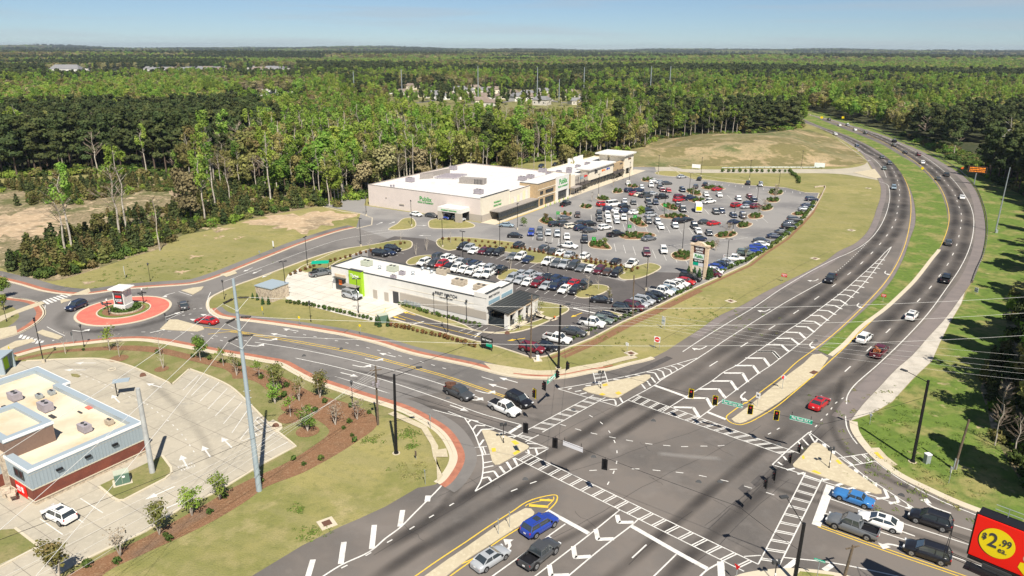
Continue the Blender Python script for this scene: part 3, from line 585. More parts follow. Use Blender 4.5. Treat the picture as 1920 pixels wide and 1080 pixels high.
isl_mulch = [
 [(1010, 415), (1020, 408), (1040, 413), (1050, 420), (1035, 423), (1018, 420)],
 [(1106, 464), (1109, 452), (1133, 453), (1140, 458), (1145, 468), (1122, 467)],
 [(1160, 443), (1180, 436), (1215, 436), (1230, 442), (1205, 449), (1172, 449)],
 [(1180, 410), (1195, 409), (1208, 418), (1214, 425), (1200, 426), (1188, 420)],
 [(1236, 405), (1250, 402), (1285, 403), (1290, 408), (1260, 411), (1240, 409)],
 [(1240, 382), (1262, 384), (1272, 392), (1265, 395), (1248, 391)],
 [(1088, 385), (1098, 383), (1110, 388), (1105, 392), (1092, 391)], [(1050, 400), (1062, 398), (1072, 402), (1068, 406), (1055, 404)],
 [(1148, 359), (1158, 355), (1168, 358), (1165, 362), (1152, 363)], [(1118, 372), (1130, 370), (1145, 374), (1140, 377), (1123, 376)], [(1176, 349), (1185, 346), (1198, 350), (1190, 353), (1180, 352)],
 [(1202, 338), (1212, 334), (1225, 336), (1222, 341), (1208, 341)],
 [(1286, 357), (1300, 355), (1316, 365), (1310, 368), (1294, 364)], [(1290, 375), (1305, 372), (1320, 374), (1318, 380), (1300, 380)], [(1315, 353), (1330, 349), (1360, 354), (1345, 357), (1325, 356)],
 [(1440, 361), (1452, 356), (1466, 359), (1465, 365), (1450, 367)], [(1437, 376), (1448, 372), (1460, 373), (1455, 380), (1442, 380)], [(1425, 392), (1436, 384), (1448, 388), (1445, 394), (1430, 396)],
 [(1401, 406), (1412, 400), (1430, 404), (1425, 410), (1408, 411)], [(1381, 424), (1392, 417), (1410, 419), (1400, 427), (1387, 428)], [(1339, 443), (1352, 436), (1375, 434), (1382, 439), (1368, 446), (1350, 447)],
 [(1320, 463), (1330, 454), (1340, 455), (1344, 460), (1330, 468)], [(1258, 479), (1268, 472), (1290, 473), (1300, 481), (1285, 489), (1266, 487)],
 [(1484, 403), (1492, 398), (1515, 401), (1513, 405), (1495, 405)],
]
for q in isl_mulch:
    P = SP(q, 4, True); struct('planted_island', MB().prism(P, 0, Zr), 'mulch'); struct('kerb', MB().curb(P, 0, .15, .28, closed=True), 'curb')
# kerbs round the car parks
for q in ([(1508, 361), (1536, 362), (1530, 378), (1518, 398), (1500, 418), (1470, 447), (1430, 473), (1400, 496), (1345, 521), (1300, 541), (1220, 580), (1167, 604), (1110, 634), (1025, 668), (1000, 672), (935, 651), (850, 629), (790, 613), (727, 598), (640, 578), (583, 575)],
          [(1253, 310), (1280, 330), (1333, 338), (1400, 347), (1473, 352), (1508, 361)], [(579, 381), (640, 371), (690, 359)], [(579, 381), (640, 396), (676, 401), (698, 409), (697, 422), (668, 429)]):
    kerb(P2(q), .3, .14)
walk(P2([(1536, 362), (1518, 398), (1500, 418), (1470, 447), (1430, 473), (1400, 496), (1345, 521), (1300, 541), (1220, 580), (1167, 604), (1110, 634), (1025, 668)]), -1, [(.7, 1.5, .02, 'mulch', 'mulch_strip')])
walk(P2([(1300, 541), (1220, 580), (1167, 604), (1110, 634), (1040, 664)]), -1, [(1.5, 2.6, .022, 'mulch', 'mulch_strip')])
# retaining wall beside the car park
rw = SP([(1527, 352), (1545, 350), (1543, 362), (1535, 378), (1522, 398), (1500, 420)])
o = MB().curb(rw, 0, .55, .32).build('retaining_wall', 'stone'); tag(o, 'low pale retaining wall curving beside the far right end of the car park', 'wall')
# left forecourt islands
struct('lawn', MB().prism(P2([(186, 912), (302, 857), (320, 878), (323, 886), (310, 897), (233, 937), (222, 938), (213, 934)]), 0, Zr), 'lot_grass')
struct('kerb', MB().curb(P2([(304, 855), (321, 878), (322, 887), (310, 898), (233, 938), (222, 939), (213, 935), (186, 913)]), 0, .15, .3), 'curb')
struct('lawn', MB().prism(P2([(-60, 1030), (0, 995), (30, 993), (65, 1022), (66, 1028), (0, 1062), (-60, 1090)]), 0, Zr), 'lot_grass')
struct('kerb', MB().curb(P2([(28, 991), (68, 1022), (68, 1028), (0, 1064), (-60, 1094)]), 0, .15, .3), 'curb')
struct('lawn', MB().prism(P2([(133, 702), (145, 702), (151, 706), (147, 708), (135, 706)]), 0, Zr), 'lot_grass')
struct('kerb', MB().curb(LLOT[:60], 0, .13, .3), 'curb')

# ================================================================ ROAD MARKINGS
def lines(name, specs, m_='white_paint', z=Zm):
    mb = MB()
    for s in specs:
        pts, w_ = s[0], s[1]; P = SP(pts, 5) if len(pts) > 2 else P2(pts)
        mb.ribbon(P, w_, z+.0004*(len(mb.v) % 9))
    struct(name, mb, m_)
EW = .17
R_edge = [(1587, 758), (1588, 745), (1600, 725), (1647, 683), (1695, 637), (1740, 588), (1773, 543), (1800, 503), (1817, 467), (1825, 433), (1825, 405), (1817, 380), (1800, 353), (1783, 333), (1760, 313), (1727, 290), (1693, 273), (1660, 258), (1627, 247), (1600, 238), (1560, 226), (1520, 215)]
R_yel = [(1523, 709), (1537, 695), (1580, 655), (1613, 622), (1647, 590), (1680, 557), (1710, 523), (1740, 490), (1760, 467), (1773, 440), (1779, 417), (1779, 398), (1773, 373), (1760, 347), (1743, 327), (1723, 308), (1700, 292), (1673, 275), (1643, 260), (1613, 247), (1580, 235), (1547, 223), (1520, 216)]
L_yel = [(1398, 757), (1432, 731), (1465, 706), (1493, 680), (1530, 653), (1563, 627), (1600, 593), (1630, 563), (1657, 533), (1677, 503), (1693, 470), (1702, 440), (1707, 410), (1708, 383), (1705, 360), (1697, 337), (1687, 320), (1670, 300), (1647, 280), (1620, 263), (1593, 252), (1563, 242), (1533, 232), (1510, 225)]
nose = [(1523, 707), (1490, 735), (1457, 762), (1423, 783), (1403, 793), (1387, 797), (1373, 794), (1364, 788), (1362, 782), (1373, 772), (1398, 755)]
L_edge = [(1090, 715), (1140, 704), (1190, 690), (1240, 675), (1280, 660), (1313, 638), (1363, 607), (1413, 577), (1463, 543), (1513, 513), (1563, 487), (1597, 472), (1627, 453), (1647, 430), (1660, 405), (1667, 380), (1668, 360), (1662, 345), (1648, 340)]
turn_solid = [(1235, 713), (1275, 692), (1310, 671), (1363, 636), (1413, 604), (1480, 563), (1543, 528)]
CHL = [(1243, 772), (1282, 747), (1310, 730), (1337, 713), (1357, 698), (1382, 685), (1403, 670), (1423, 657), (1447, 641), (1480, 618), (1513, 597), (1547, 572), (1580, 547), (1613, 518), (1647, 487), (1660, 473), (1672, 462)]
CHR = [(1298, 792), (1312, 783), (1357, 749), (1400, 717), (1423, 700), (1443, 687), (1463, 672), (1513, 634), (1540, 610), (1573, 580), (1600, 553), (1627, 523), (1647, 497), (1663, 477), (1672, 462)]
lines('road_marking', [(R_edge, EW), (L_edge[4:], EW), (turn_solid, EW), (CHL, EW), (CHR, EW), ([(1662, 333), (1657, 320), (1640, 300), (1613, 283), (1587, 267), (1560, 254)], EW), ([(1628, 303), (1603, 284), (1572, 262)], EW)])
lines('road_marking', [(R_yel, EW), (L_yel, EW), (nose, EW)], 'yellow_paint')
lines('road_marking', [([(860, 1060), (887, 1048), (933, 1016), (973, 991), (1013, 967), (1033, 953), (1044, 939), (1043, 929), (1013, 933), (987, 942), (960, 960), (917, 987), (873, 1017), (820, 1052), (780, 1080), (700, 1135)], .16), ([(795, 1120), (840, 1084), (887, 1050)], .16), ([(1030, 936), (990, 946), (985, 950)], .12), ([(1025, 951), (1038, 937), (1038, 932)], .12)], 'yellow_paint')
lines('road_marking', [([(992, 948), (1028, 951)], .5), ([(1012, 938), (1036, 939)], .4)], 'yellow_paint', Zm+.006)
lines('road_marking', [([(1533, 984), (1680, 1036), (1797, 1076), (1900, 1112)], .14), ([(1533, 988), (1680, 1041), (1797, 1081), (1900, 1118)], .14)], 'yellow_paint')
YL = [(372, 613), (400, 616), (430, 619), (500, 630), (560, 640), (620, 651), (680, 663), (760, 684), (830, 703), (890, 723), (953, 745)]
lines('road_marking', [(YL, .16), ([(x, y+3.2) for x, y in YL[2:]], .16), ([(390, 627), (440, 622), (470, 628)], .14)], 'yellow_paint', .05)
# lane lines of the main street and of the approaches
lines('road_marking', [([(478, 642), (560, 655), (640, 671), (720, 690), (800, 712), (860, 732), (905, 749)], EW), ([(459, 654), (540, 669), (620, 686), (700, 707), (760, 726), (850, 757), (905, 777), (978, 797)], EW), ([(627, 706), (680, 722), (740, 742), (800, 765), (871, 784)], EW)])
lines('road_marking', [([(1557, 936), (1618, 957), (1687, 980), (1817, 1022), (1930, 1060)], EW), ([(1715, 957), (1783, 983), (1827, 997), (1960, 1040)], EW), ([(1547, 963), (1650, 998), (1703, 1015), (1780, 1042), (1860, 1069), (1960, 1100)], EW), ([(922, 1082), (1060, 983)], EW), ([(1002, 1082), (1105, 1003), (1163, 956)], EW), ([(1064, 1082), (1130, 1027), (1185, 985), (1199, 972)], EW), ([(1225, 1082), (1268, 1040)], EW), ([(1185, 1047), (1212, 1022)], EW),
    ([(560, 1110), (600, 1085), (640, 1060), (693, 1035), (723, 1010), (750, 990), (773, 967), (800, 940), (827, 912), (847, 885), (858, 862)], .2), ([(1585, 780), (1588, 802), (1597, 820), (1607, 833)], EW), ([(1642, 866), (1683, 896), (1733, 924), (1783, 948), (1817, 961), (1940, 1012)], EW), ([(855, 842), (848, 822), (820, 795), (780, 772)], .14),
    ([(1395, 1044), (1427, 1042)], .14), ([(1470, 1046), (1560, 1056), (1660, 1076), (1720, 1090)], EW), ([(1310, 1084), (1325, 1070), (1355, 1053)], .2), ([(1351, 1054), (1353, 1084)], .75), ([(1472, 1068), (1493, 1051)], .6), ([(1545, 1070), (1560, 1060)], .6),
    ([(840, 672+60), (841, 733)], .01)], z=Zm+.004)
# stop bars
lines('stop_line', [([(1227, 723), (1288, 745)], .6), ([(1326, 773), (1361, 787)], .55), ([(1026, 958), (1104, 1001)], .6), ([(1184, 987), (1280, 1042), (1326, 1067)], .6), ([(1557, 911), (1530, 986)], 1.0), ([(977, 798), (955, 812)], .55)], z=Zm+.008)
lines('road_marking', [([(755, 957), (750, 988)], .62), ([(702, 985), (697, 1030)], .62), ([(645, 1017), (639, 1058)], .62), ([(587, 1050), (577, 1084)], .62), ([(803, 930), (801, 941)], .7)], z=Zm+.008)
# crosswalks
def crosswalk(a0, a1, b0, b1, n, ws=.16, dirv=None, gap=.32, solid=.15):
    A0, A1, B0, B1 = [G(*p).xy for p in (a0, a1, b0, b1)]; mb = MB()
    mb.ribbon([A0, A1], solid, Zm+.010); mb.ribbon([B0, B1], solid, Zm+.010)
    for i in range(n):
        t = (i+.5)/n; a = A0.lerp(A1, t); b = B0.lerp(B1, t); d = (A1-A0).normalized()*gap*.5
        for s in (-1, 1): mb.ribbon([a+d*s, b+d*s], ws, Zm+.014)
    struct('crosswalk', mb, 'white_paint')
crosswalk((1193, 741), (1500, 851), (1178, 751), (1467, 853), 16)
crosswalk((990, 806), (1113, 741), (1017, 811), (1135, 746), 8)
crosswalk((962, 822), (982, 811), (985, 829), (1010, 816), 1)
crosswalk((985, 848), (1422, 1059), (965, 859), (1395, 1072), 19)
crosswalk((1510, 887), (1422, 1058), (1542, 897), (1460, 1063), 11)
crosswalk((1112, 699), (1118, 722), (1133, 696), (1140, 718), 3)
crosswalk((853, 843.5), (913, 837.5), (853, 860), (920, 852), 3, .2)
crosswalk((1568, 860), (1627, 851), (1590, 875), (1642, 865), 3, .2)
# painted outlines round the islands
lines('island_outline', [([(1047, 729.5), (1102, 720), (1160, 709), (1210, 698), (1240, 691), (1275, 681), (1307, 672)], .17), ([(1047, 730), (1158, 762.5)], .17), ([(1158, 762), (1178, 750), (1227, 723), (1240, 713), (1311, 671)], .17),
   ([(840, 772), (871, 784)], .16), ([(871, 784), (957, 814), (1028, 841)], .16), ([(871, 784), (888, 810), (898, 835), (904, 853), (906, 877), (902, 902), (891, 922)], .18), ([(891, 922), (983, 867), (1003, 856), (1028, 842)], .18),
   ([(1517, 811), (1480, 842), (1448, 872)], .17), ([(1448, 872), (1508, 891), (1560, 909), (1650, 935), (1710, 957)], .17), ([(1517, 811), (1583, 860), (1617, 890), (1667, 923), (1716, 955)], .17)], z=Zm+.018)
def vee(a, b, c, w_=.42): return [([a, b], w_), ([b, c], w_)]
sp = []
for q in [((877, 793), (883, 788), (897, 791)), ((886, 807), (893, 798), (910, 799)), ((893, 819), (903, 806), (927, 805))]: sp += vee(*q, .28)
sp += [([(899, 836), (907, 825)], .3), ([(932, 813), (948, 813)], .25), ([(951, 820), (970, 818)], .25), ([(905, 869), (923, 866)], .25), ([(906, 878), (925, 874)], .25), ([(988, 832), (1008, 833)], .25), ([(992, 841), (1025, 841)], .25), ([(990, 844), (992, 851)], .3), ([(1004, 842), (1008, 853)], .3),
   ([(937, 875), (946, 887)], .35), ([(950, 867), (959, 881)], .35), ([(963, 860), (971, 875)], .35)]
sp += vee((905, 888), (926, 884), (934, 895), .3)+vee((903, 898), (916, 895), (921, 903), .3)
for x, y, x2, y2 in [(1065, 731, 1072, 728), (1078, 735, 1090, 733), (1088, 740, 1100, 737), (1098, 724, 1108, 723), (1118, 719, 1128, 721), (1150, 712, 1163, 713), (1172, 707, 1184, 709), (1190, 703, 1201, 705)]: sp.append(([(x, y), (x2, y2)], .28))
for q in [((1212, 698), (1228, 700), (1237, 714)), ((1230, 693), (1242, 697), (1247, 709)), ((1245, 691), (1256, 694), (1260, 701)), ((1258, 687), (1266, 689), (1271, 695)), ((1270, 683), (1278, 685), (1284, 688))]: sp += vee(*q, .28)
sp += [([(1203, 721), (1210, 730)], .3), ([(1213, 715), (1220, 724)], .3), ([(1221, 708), (1229, 718)], .3), ([(1162, 746), (1168, 756)], .3), ([(1130, 752), (1151, 750), (1155, 760)], .28)]
sp += vee((1517, 814), (1528, 831), (1533, 824), .25)+[([(1503, 822), (1516, 836)], .25), ([(1497, 829), (1505, 843)], .25), ([(1545, 833), (1546, 840)], .5), ([(1562, 846), (1562, 852)], .5), ([(1605, 881), (1605, 887)], .55), ([(1622, 893), (1622, 900)], .55), ([(1640, 905), (1640, 913)], .55)]
sp += vee((1658, 918), (1665, 934), (1643, 936), .4)+vee((1679, 931), (1685, 942), (1667, 945), .4)+vee((1702, 947), (1706, 953), (1697, 953), .3)
sp += [([(1468, 856), (1475, 864)], .3), ([(1458, 867), (1467, 873)], .3), ([(1475, 882), (1490, 879)], .3), ([(1495, 890), (1508, 887)], .3), ([(1542, 901), (1554, 899)], .4), ([(1568, 911), (1581, 907)], .4), ([(1592, 918), (1604, 915)], .4), ([(1622, 925), (1631, 923)], .4)]
lines('hatching', sp, z=Zm+.024)
# big chevrons of the central hatching
cv = [((1263, 764), (1300, 765), (1311, 783)), ((1285, 747), (1325, 747), (1335, 765)), ((1310, 730), (1347, 730), (1360, 747)), ((1335, 715), (1370, 715), (1382, 732)), ((1357, 700), (1392, 700), (1402, 717)), ((1378, 686), (1412, 686), (1423, 701)), ((1398, 672), (1432, 672), (1443, 687)), ((1419, 659), (1450, 659), (1462, 672))]
z6 = [(415, 778, 505, 778, 545, 820), (470, 740, 555, 742, 595, 778), (525, 705, 610, 705, 655, 740), (580, 670, 655, 672, 690, 705), (635, 637, 700, 640, 740, 670), (670, 606, 740, 610, 780, 635), (715, 575, 775, 577, 820, 605), (755, 545, 820, 550, 860, 572), (800, 515, 855, 520, 895, 540), (835, 487, 885, 490, 925, 515), (870, 458, 920, 460, 960, 475), (905, 432, 955, 435, 990, 450), (940, 405, 985, 408, 1020, 420), (970, 380, 1015, 382, 1045, 392), (1000, 355, 1040, 357, 1070, 365), (1030, 330, 1065, 332, 1090, 338), (1055, 305, 1085, 307, 1110, 312), (1080, 282, 1105, 284, 1125, 288), (1100, 260, 1120, 262, 1138, 265)]
cv += [tuple((1280+q[i]/3, 400+q[i+1]/3) for i in (0, 2, 4)) for q in z6]
mb = MB()
for i, q in enumerate(cv):
    a, b, c = [G(*p).xy for p in q]; wv = .55
    mb.ribbon([a, b, c] if False else [a, a.lerp(b, .97), b, b.lerp(c, .03), c], wv, Zm+.012)
for q in [((1157, 966), (1160, 980), (1188, 980)), ((1117, 993), (1121, 1012), (1151, 1011)), ((1075, 1025), (1078, 1046), (1108, 1044)), ((1030, 1060), (1033, 1080), (1067, 1079))]:
    a, b, c = [G(*p).xy for p in q]; mb.ribbon([a, a.lerp(b, .97), b, b.lerp(c, .03), c], .55, Zm+.012)
struct('chevron_hatching', mb, 'white_paint')
# dashed lane lines
def dashes(specs, z=Zm+.006):
    mb = MB()
    for pts, dl, per, w_ in specs:
        if not pts: continue
        P = resample(SP(pts, 6) if len(pts) > 2 else P2(pts), .25); k = 0; n = int(dl/.25); pr = per/.25; i = 0.0
        while i+n < len(P): mb.ribbon(P[int(i):int(i)+n+1], w_, z); i += pr
    struct('lane_dashes', mb, 'white_paint')
def Z6(l): return [(1280+x/3, 400+y/3) for x, y in l]
dA = Z6([(912, 892), (1047, 765), (1150, 667), (1240, 580), (1320, 498), (1385, 427), (1440, 358), (1485, 297), (1517, 237), (1540, 182), (1553, 132), (1563, 83), (1568, 40)])
dA2 = [(1280+x/3, 60+y/3) for x, y in [(1566, 1018), (1550, 973), (1527, 907), (1505, 877), (1475, 840), (1440, 800), (1400, 765), (1345, 725), (1290, 690), (1230, 655), (1160, 620), (1095, 590), (1020, 560), (960, 538), (900, 517)]]
dB = Z6([(150, 862), (338, 745), (483, 655), (613, 572), (727, 496), (827, 424), (914, 358), (988, 297), (1048, 240), (1100, 185), (1140, 136), (1173, 90), (1195, 42)])
dB2 = [(1280+x/3, 60+y/3) for x, y in [(1197, 1060), (1215, 960), (1220, 910), (1215, 860), (1195, 800), (1165, 750), (1110, 705), (1060, 680), (1000, 640), (920, 600), (850, 570), (780, 545), (720, 525)]]
dashes([(dA+dA2, 3.05, 12.19, .2), (dB+dB2, 3.05, 12.19, .2), (Z6([(790, 385), (900, 300), (970, 235), (1040, 165)]), .8, 2.0, .18),
    ([(790, 1026), (828, 1001), (865, 975)][::2], 8, 30, .17), ([(921, 943), (948, 928)], 4.9, 30, .17), ([(640, 1066), (687, 1042), (717, 1023), (747, 1006), (775, 989), (802, 973), (829, 957), (853, 943), (879, 929)], .9, 3.1, .17), ([(958, 922), (995, 907), (1025, 897)], 1.0, 3.1, .17),
    ([(1400, 816), (1430, 812), (1440, 808), (1465, 803), (1473, 795), (1500, 785), (1545, 775), (1582, 746)][4:4] or [(1440, 815), (1460, 804), (1474, 795), (1505, 782), (1530, 785)][0:3], .9, 2.4, .16),
    ([(1518, 812), (1527, 803), (1540, 788), (1553, 775), (1566, 757), (1582, 746)], .9, 2.4, .16),
    ([(1105, 779), (1123, 790), (1138, 804), (1148, 820), (1155, 836), (1157, 855), (1155, 873), (1148, 892), (1138, 911)], .9, 2.7, .15), ([(1050, 796), (1077, 804), (1103, 811), (1130, 817), (1160, 823), (1188, 828), (1218, 833), (1250, 836), (1280, 838), (1312, 837), (1340, 837), (1375, 834)], 1.0, 2.6, .15),
    ([(1105, 883), (1140, 881), (1170, 880), (1203, 880), (1235, 883), (1268, 886), (1300, 890), (1335, 897), (1368, 904), (1402, 914), (1437, 924), (1470, 935)], 1.0, 2.9, .15),
    ([(903, 707), (926, 714)], 2.5, 20, .16), ([(1005, 737), (1025, 744)], 3, 20, .16),
    ([(533, 619), (570, 628), (620, 637), (670, 648), (720, 660), (780, 676), (850, 696)], .9, 2.5, .17), ([(533, 684), (560, 691), (590, 698), (613, 703)], .9, 2.4, .17), ([(402, 630), (470, 641)], .9, 2.4, .17), ([(400, 646), (438, 651)], .9, 2.4, .17),
    ([(205+60, 627-4), (330, 622), (420, 640)], .9, 2.6, .15), ([(340, 585), (362, 580), (384, 578)], .7, 1.3, .25), ([(342, 592), (365, 588)], .7, 1.3, .25),
    ([(275, 758), (300, 777), (325, 798), (345, 820), (370, 857)], .7, 1.9, .13), ([(150, 702), (175, 712), (215, 730), (250, 748), (275, 758)], .7, 1.9, .13)])
lines('road_marking', [([(383, 513), (370, 530), (350, 545)], .01), ([(420, 528), (500, 498), (600, 461), (640, 449), (700, 439), (770, 431)], .15), ([(1600, 200), (1601, 201)], .01), ([(335, 547), (360, 555)], .15), ([(88, 613), (105, 622), (122, 630)], .15), ([(42, 663), (50, 660)], .15), ([(312, 600), (330, 592), (345, 585)], .15), ([(85, 573), (83, 585), (72, 605), (42, 620)], .15), ([(395, 548), (390, 560), (390, 575), (395, 588), (410, 597)], .15),
    ([(683, 436), (740, 430), (780, 429)], .14), ([(500, 610), (590, 622), (640, 631)], .01)], z=.05)
# zebra crossings at the roundabout
mb = MB()
for (a, b, c, d_, n) in (((78, 565), (122, 550), (88, 572), (137, 554), 7), ((38, 627), (84, 640), (34, 633), (78, 648), 7), ((74, 638), (100, 638), (78, 652), (100, 650), 0), ((76, 643), (100, 642), (78, 650), (99, 649), 2)):
    A0, A1, B0, B1 = [G(*p).xy for p in (a, b, c, d_)]
    for i in range(n):
        t = (i+.5)/max(n, 1); mb.ribbon([A0.lerp(A1, t), B0.lerp(B1, t)], .5, .05)
    if not n: mb.ribbon([A1, B1], .3, .05)
struct('crosswalk', mb, 'white_paint')
# arrows
def arrow_pts(kind):
    if kind == 'S': return [(-.09, -1.5), (.09, -1.5), (.09, .4), (.42, .4), (0, 1.5), (-.42, .4), (-.09, .4)]
    P = [(-.09, -1.6), (.09, -1.6), (.12, -.5), (.25, .1), (.6, .45), (.6, .1), (1.35, .62), (.6, 1.2), (.6, .78), (.15, .45), (-.06, -.2)]
    return P if kind == 'R' else [(-x, y) for x, y in P]
def arrows(lst, m_='white_paint', z=Zm+.01):
    mb = MB()
    for x, y, vx, vy, k in lst:
        o = G(x, y).xy; f = (G(x+vx, y+vy).xy-o).normalized(); r = Vector((f.y, -f.x)); sc = 1.25
        mb.flat([o+r*a*sc+f*b*sc for a, b in arrow_pts(k)], z)
    struct('arrow_marking', mb, m_)
arrows([(503, 639, 50, 8, 'L'), (478, 650, 50, 8, 'L'), (701, 677, 50, 12, 'L'), (678, 689, 50, 12, 'L'), (655, 703, 50, 12, 'S'), (910, 738, 50, 15, 'L'), (887, 751, 50, 15, 'L'), (861, 766, 50, 17, 'S'), (811, 778, 45, 20, 'R'), (628, 715, 50, 18, 'R'), (462, 662, 50, 10, 'S'),
        (522, 628, -50, -8, 'S'), (545, 619, -50, -9, 'S'), (747, 656, -50, -12, 'S'), (726, 666, -50, -12, 'S'), (953, 713, -50, -14, 'S'), (933, 725, -50, -14, 'S'), (312, 553, -40, 10, 'L'), (300, 620, 40, -10, 'S'), (150, 622, 40, 6, 'L'), (325, 590, 30, -10, 'S'), (368, 601, -40, -8, 'S'), (388, 592, -40, -8, 'S'),
        (482, 510, -40, 18, 'S'), (500, 517, -40, 18, 'S'), (465, 506, -40, 18, 'S'), (1316, 655, -60, 38, 'R'), (1437, 584, -60, 36, 'R'), (1529, 527, -58, 38, 'R'), (1388, 743, -60, 48, 'L'), (1517, 647, -55, 45, 'L'), (1606, 573, -45, 42, 'L'), (1658, 512, -30, 40, 'L'),
        (1748, 952, -50, -16, 'R'), (1682, 994, -50, -18, 'S'), (1675, 1021, -50, -18, 'L'), (955, 1030, 55, -38, 'L'), (1608, 283, -18, -6, 'R'), (1628, 301, -16, -10, 'R')])
arrows([(140, 694, -30, 0, 'S'), (289, 723, -30, -8, 'S'), (217, 748, -20, -20, 'S'), (345, 865, -16, -30, 'S'), (387, 847, -20, -28, 'S'), (425, 830, -24, -24, 'S'), (300, 925, -50, 22, 'S'), (329, 946, 50, -22, 'S'), (160, 681, -30, 0, 'S'), (712, 419, 20, -8, 'S'), (735, 418, 20, -8, 'S'), (790, 423, 10, 0, 'S'), (796, 442, -20, 0, 'S')], z=.05)
arrows([(748, 597, -40, -12, 'S'), (767, 588, -40, -12, 'S'), (968, 637, -40, 6, 'S'), (1081, 591, -30, 12, 'S')], 'yellow_paint', .06)
text('DRIVE', .75, 'white_paint', G(348, 872, .052), azof(G(340, 873), G(360, 867)), name='lettering', flat=True)['kind'] = 'structure'
text('THRU', .75, 'white_paint', G(352, 878, .052), azof(G(342, 880), G(362, 873)), name='lettering', flat=True)['kind'] = 'structure'

# patches, crack sealing and covers in the carriageways
M['patch'] = mat('asphalt_patch', (.075, .068, .066), .9, [(1, (.095, .088, .084), .45, .65)]); M['sealer'] = mat('crack_sealer', (.035, .032, .032), .6)
mb = MB()
for q in [[(1383, 916), (1393, 908), (1408, 920), (1398, 928)], [(1372, 945), (1380, 937), (1396, 948), (1388, 956)], [(1407, 905), (1424, 890), (1437, 896), (1418, 914)], [(1180, 700), (1250, 668), (1262, 672), (1192, 706)], [(560, 726+10), (590, 735), (583, 742), (556, 742)][:0] or [(700, 700), (742, 709), (735, 714), (694, 706)], [(1690, 905), (1706, 911), (1700, 916), (1684, 910)], [(860, 860), (876, 857), (880, 880), (864, 884)]]: mb.flat(P2(q), Zm-.017)
struct('asphalt_patch', mb, 'patch')
mb = MB(); cr3 = random.Random(5)
for a, b in [((1000, 905), (1420, 760)), ((1040, 1010), (1430, 800)), ((820, 930), (1180, 740)), ((1320, 985), (1560, 800)), ((660, 710), (960, 790)), ((640, 690), (900, 760)), ((430, 650), (700, 730)), ((1460, 900), (1860, 1030)), ((1240, 640), (1560, 470)), ((1330, 640), (1600, 470)), ((1600, 700), (1790, 520)), ((520, 640), (860, 720)), ((700, 1040), (1000, 860)), ((1300, 1060), (1480, 900)), ((1180, 1060), (1300, 960))]:
    A, B = G(*a).xy, G(*b).xy; P = []; n = int((B-A).length/2.5); v = (B-A).normalized(); v = Vector((v.y, -v.x)); dr = 0
    for i in range(n+1): dr += cr3.uniform(-.22, .22); P.append(A.lerp(B, i/n)+v*dr)
    mb.ribbon(P, .055, Zm-.0125)
    for i in range(2, n-1, 5):
        L_ = cr3.uniform(1.2, 3.4); q = [P[i]+v*(k*L_/4)+Vector((cr3.uniform(-.2, .2), cr3.uniform(-.2, .2))) for k in range(-3, 4)]; mb.ribbon(q, .045, Zm-.0121)
struct('sealed_crack', mb, 'sealer')
for i, (x, y) in enumerate([(840, 748), (1113, 858), (1350, 905), (1225, 790), (570, 668), (1690, 930), (1460, 835), (985, 900), (1530, 640), (1310, 905), (640, 655), (1075, 770)]): tag(MB().tube(G(x, y, Zm-.01), G(x, y, Zm+.002), .38, n=16).build('manhole_cover', 'dark_grey'), None, None, None, 'structure')
# stall lines
def stalls(a, b, n, azd, L, w_=.11, m_='white_paint', z=.045):
    A, B = G(*a).xy, G(*b).xy; d = az(azd); mb = MB()
    for i in range(n+1):
        p = A.lerp(B, i/n); mb.ribbon([p, p+d*L], w_, z)
    struct('stall_lines', mb, m_)
# left forecourt
mb = MB()
for a, b in [((373, 703), (343, 732)), ((391, 710), (359, 742)), ((411, 717), (375, 753)), ((426, 729), (390, 767)), ((441, 742), (404, 780)), ((454, 754), (419, 795)), ((464, 770), (435, 812)), ((484, 782), (450, 825)), ((515, 811), (478, 842)), ((540, 829), (485, 858)), ((485, 783), (508, 803)), ((480, 789), (500, 808)), ((474, 797), (492, 813)), ((469, 804), (485, 819)), ((452, 828), (510, 806)), ((151, 935), (193, 962)), ((75, 973), (118, 1003)), ((122, 957), (157, 981)), ((0, 1040), (20, 1030))]:
    mb.ribbon(P2([a, b]), .12, .046)
for a, b in [((739, 599), (760, 605)), ((760, 612), (795, 603)), ((890, 633), (908, 619)), ((895, 627), (906, 620)), ((760, 645), (762, 646))]: mb.ribbon(P2([a, b]), .3, .05)
mb.ribbon(P2([(1075, 578), (1118, 588)]), .5, .05)
for a, b in [((860, 622), (893, 610)), ((872, 627), (905, 612)), ((883, 632), (915, 615))]: mb.ribbon(P2([a, b]), .1, .05)
mb.ribbon(P2([(1110, 615), (1120, 618)]), .1, .05); mb.ribbon(P2([(1070, 610), (1120, 617)]), .12, .05)
struct('stall_lines', mb, 'white_paint')
lines('road_marking', [([(745, 591), (800, 608), (860, 623), (900, 632)], .13), ([(716, 593), (724, 578)], .1), ([(690, 588), (737, 575)], .1), ([(700, 592), (745, 578)], .1)], 'yellow_paint', .062)
stalls((862, 468), (950, 492), 9, 27, 4.8); stalls((965, 497), (992, 503), 2, 27, 4.8); stalls((1015, 500), (1160, 524), 9, 27, 4.8)
stalls((785, 498), (920, 520), 8, 207, 4.6); stalls((785, 498), (920, 520), 8, 27, 4.4); stalls((950, 527), (1090, 550), 8, 207, 4.6); stalls((950, 527), (1090, 550), 8, 27, 4.4)
stalls((968, 466), (1180, 504), 13, 27, 4.6); stalls((700, 483), (735, 472), 3, 117, 4)
stalls((1000, 442), (1072, 451), 6, 184, 4.8); stalls((1155, 472), (1290, 496), 7, 4, 9.0); stalls((1110, 428), (1300, 440), 9, 4, 9.0)
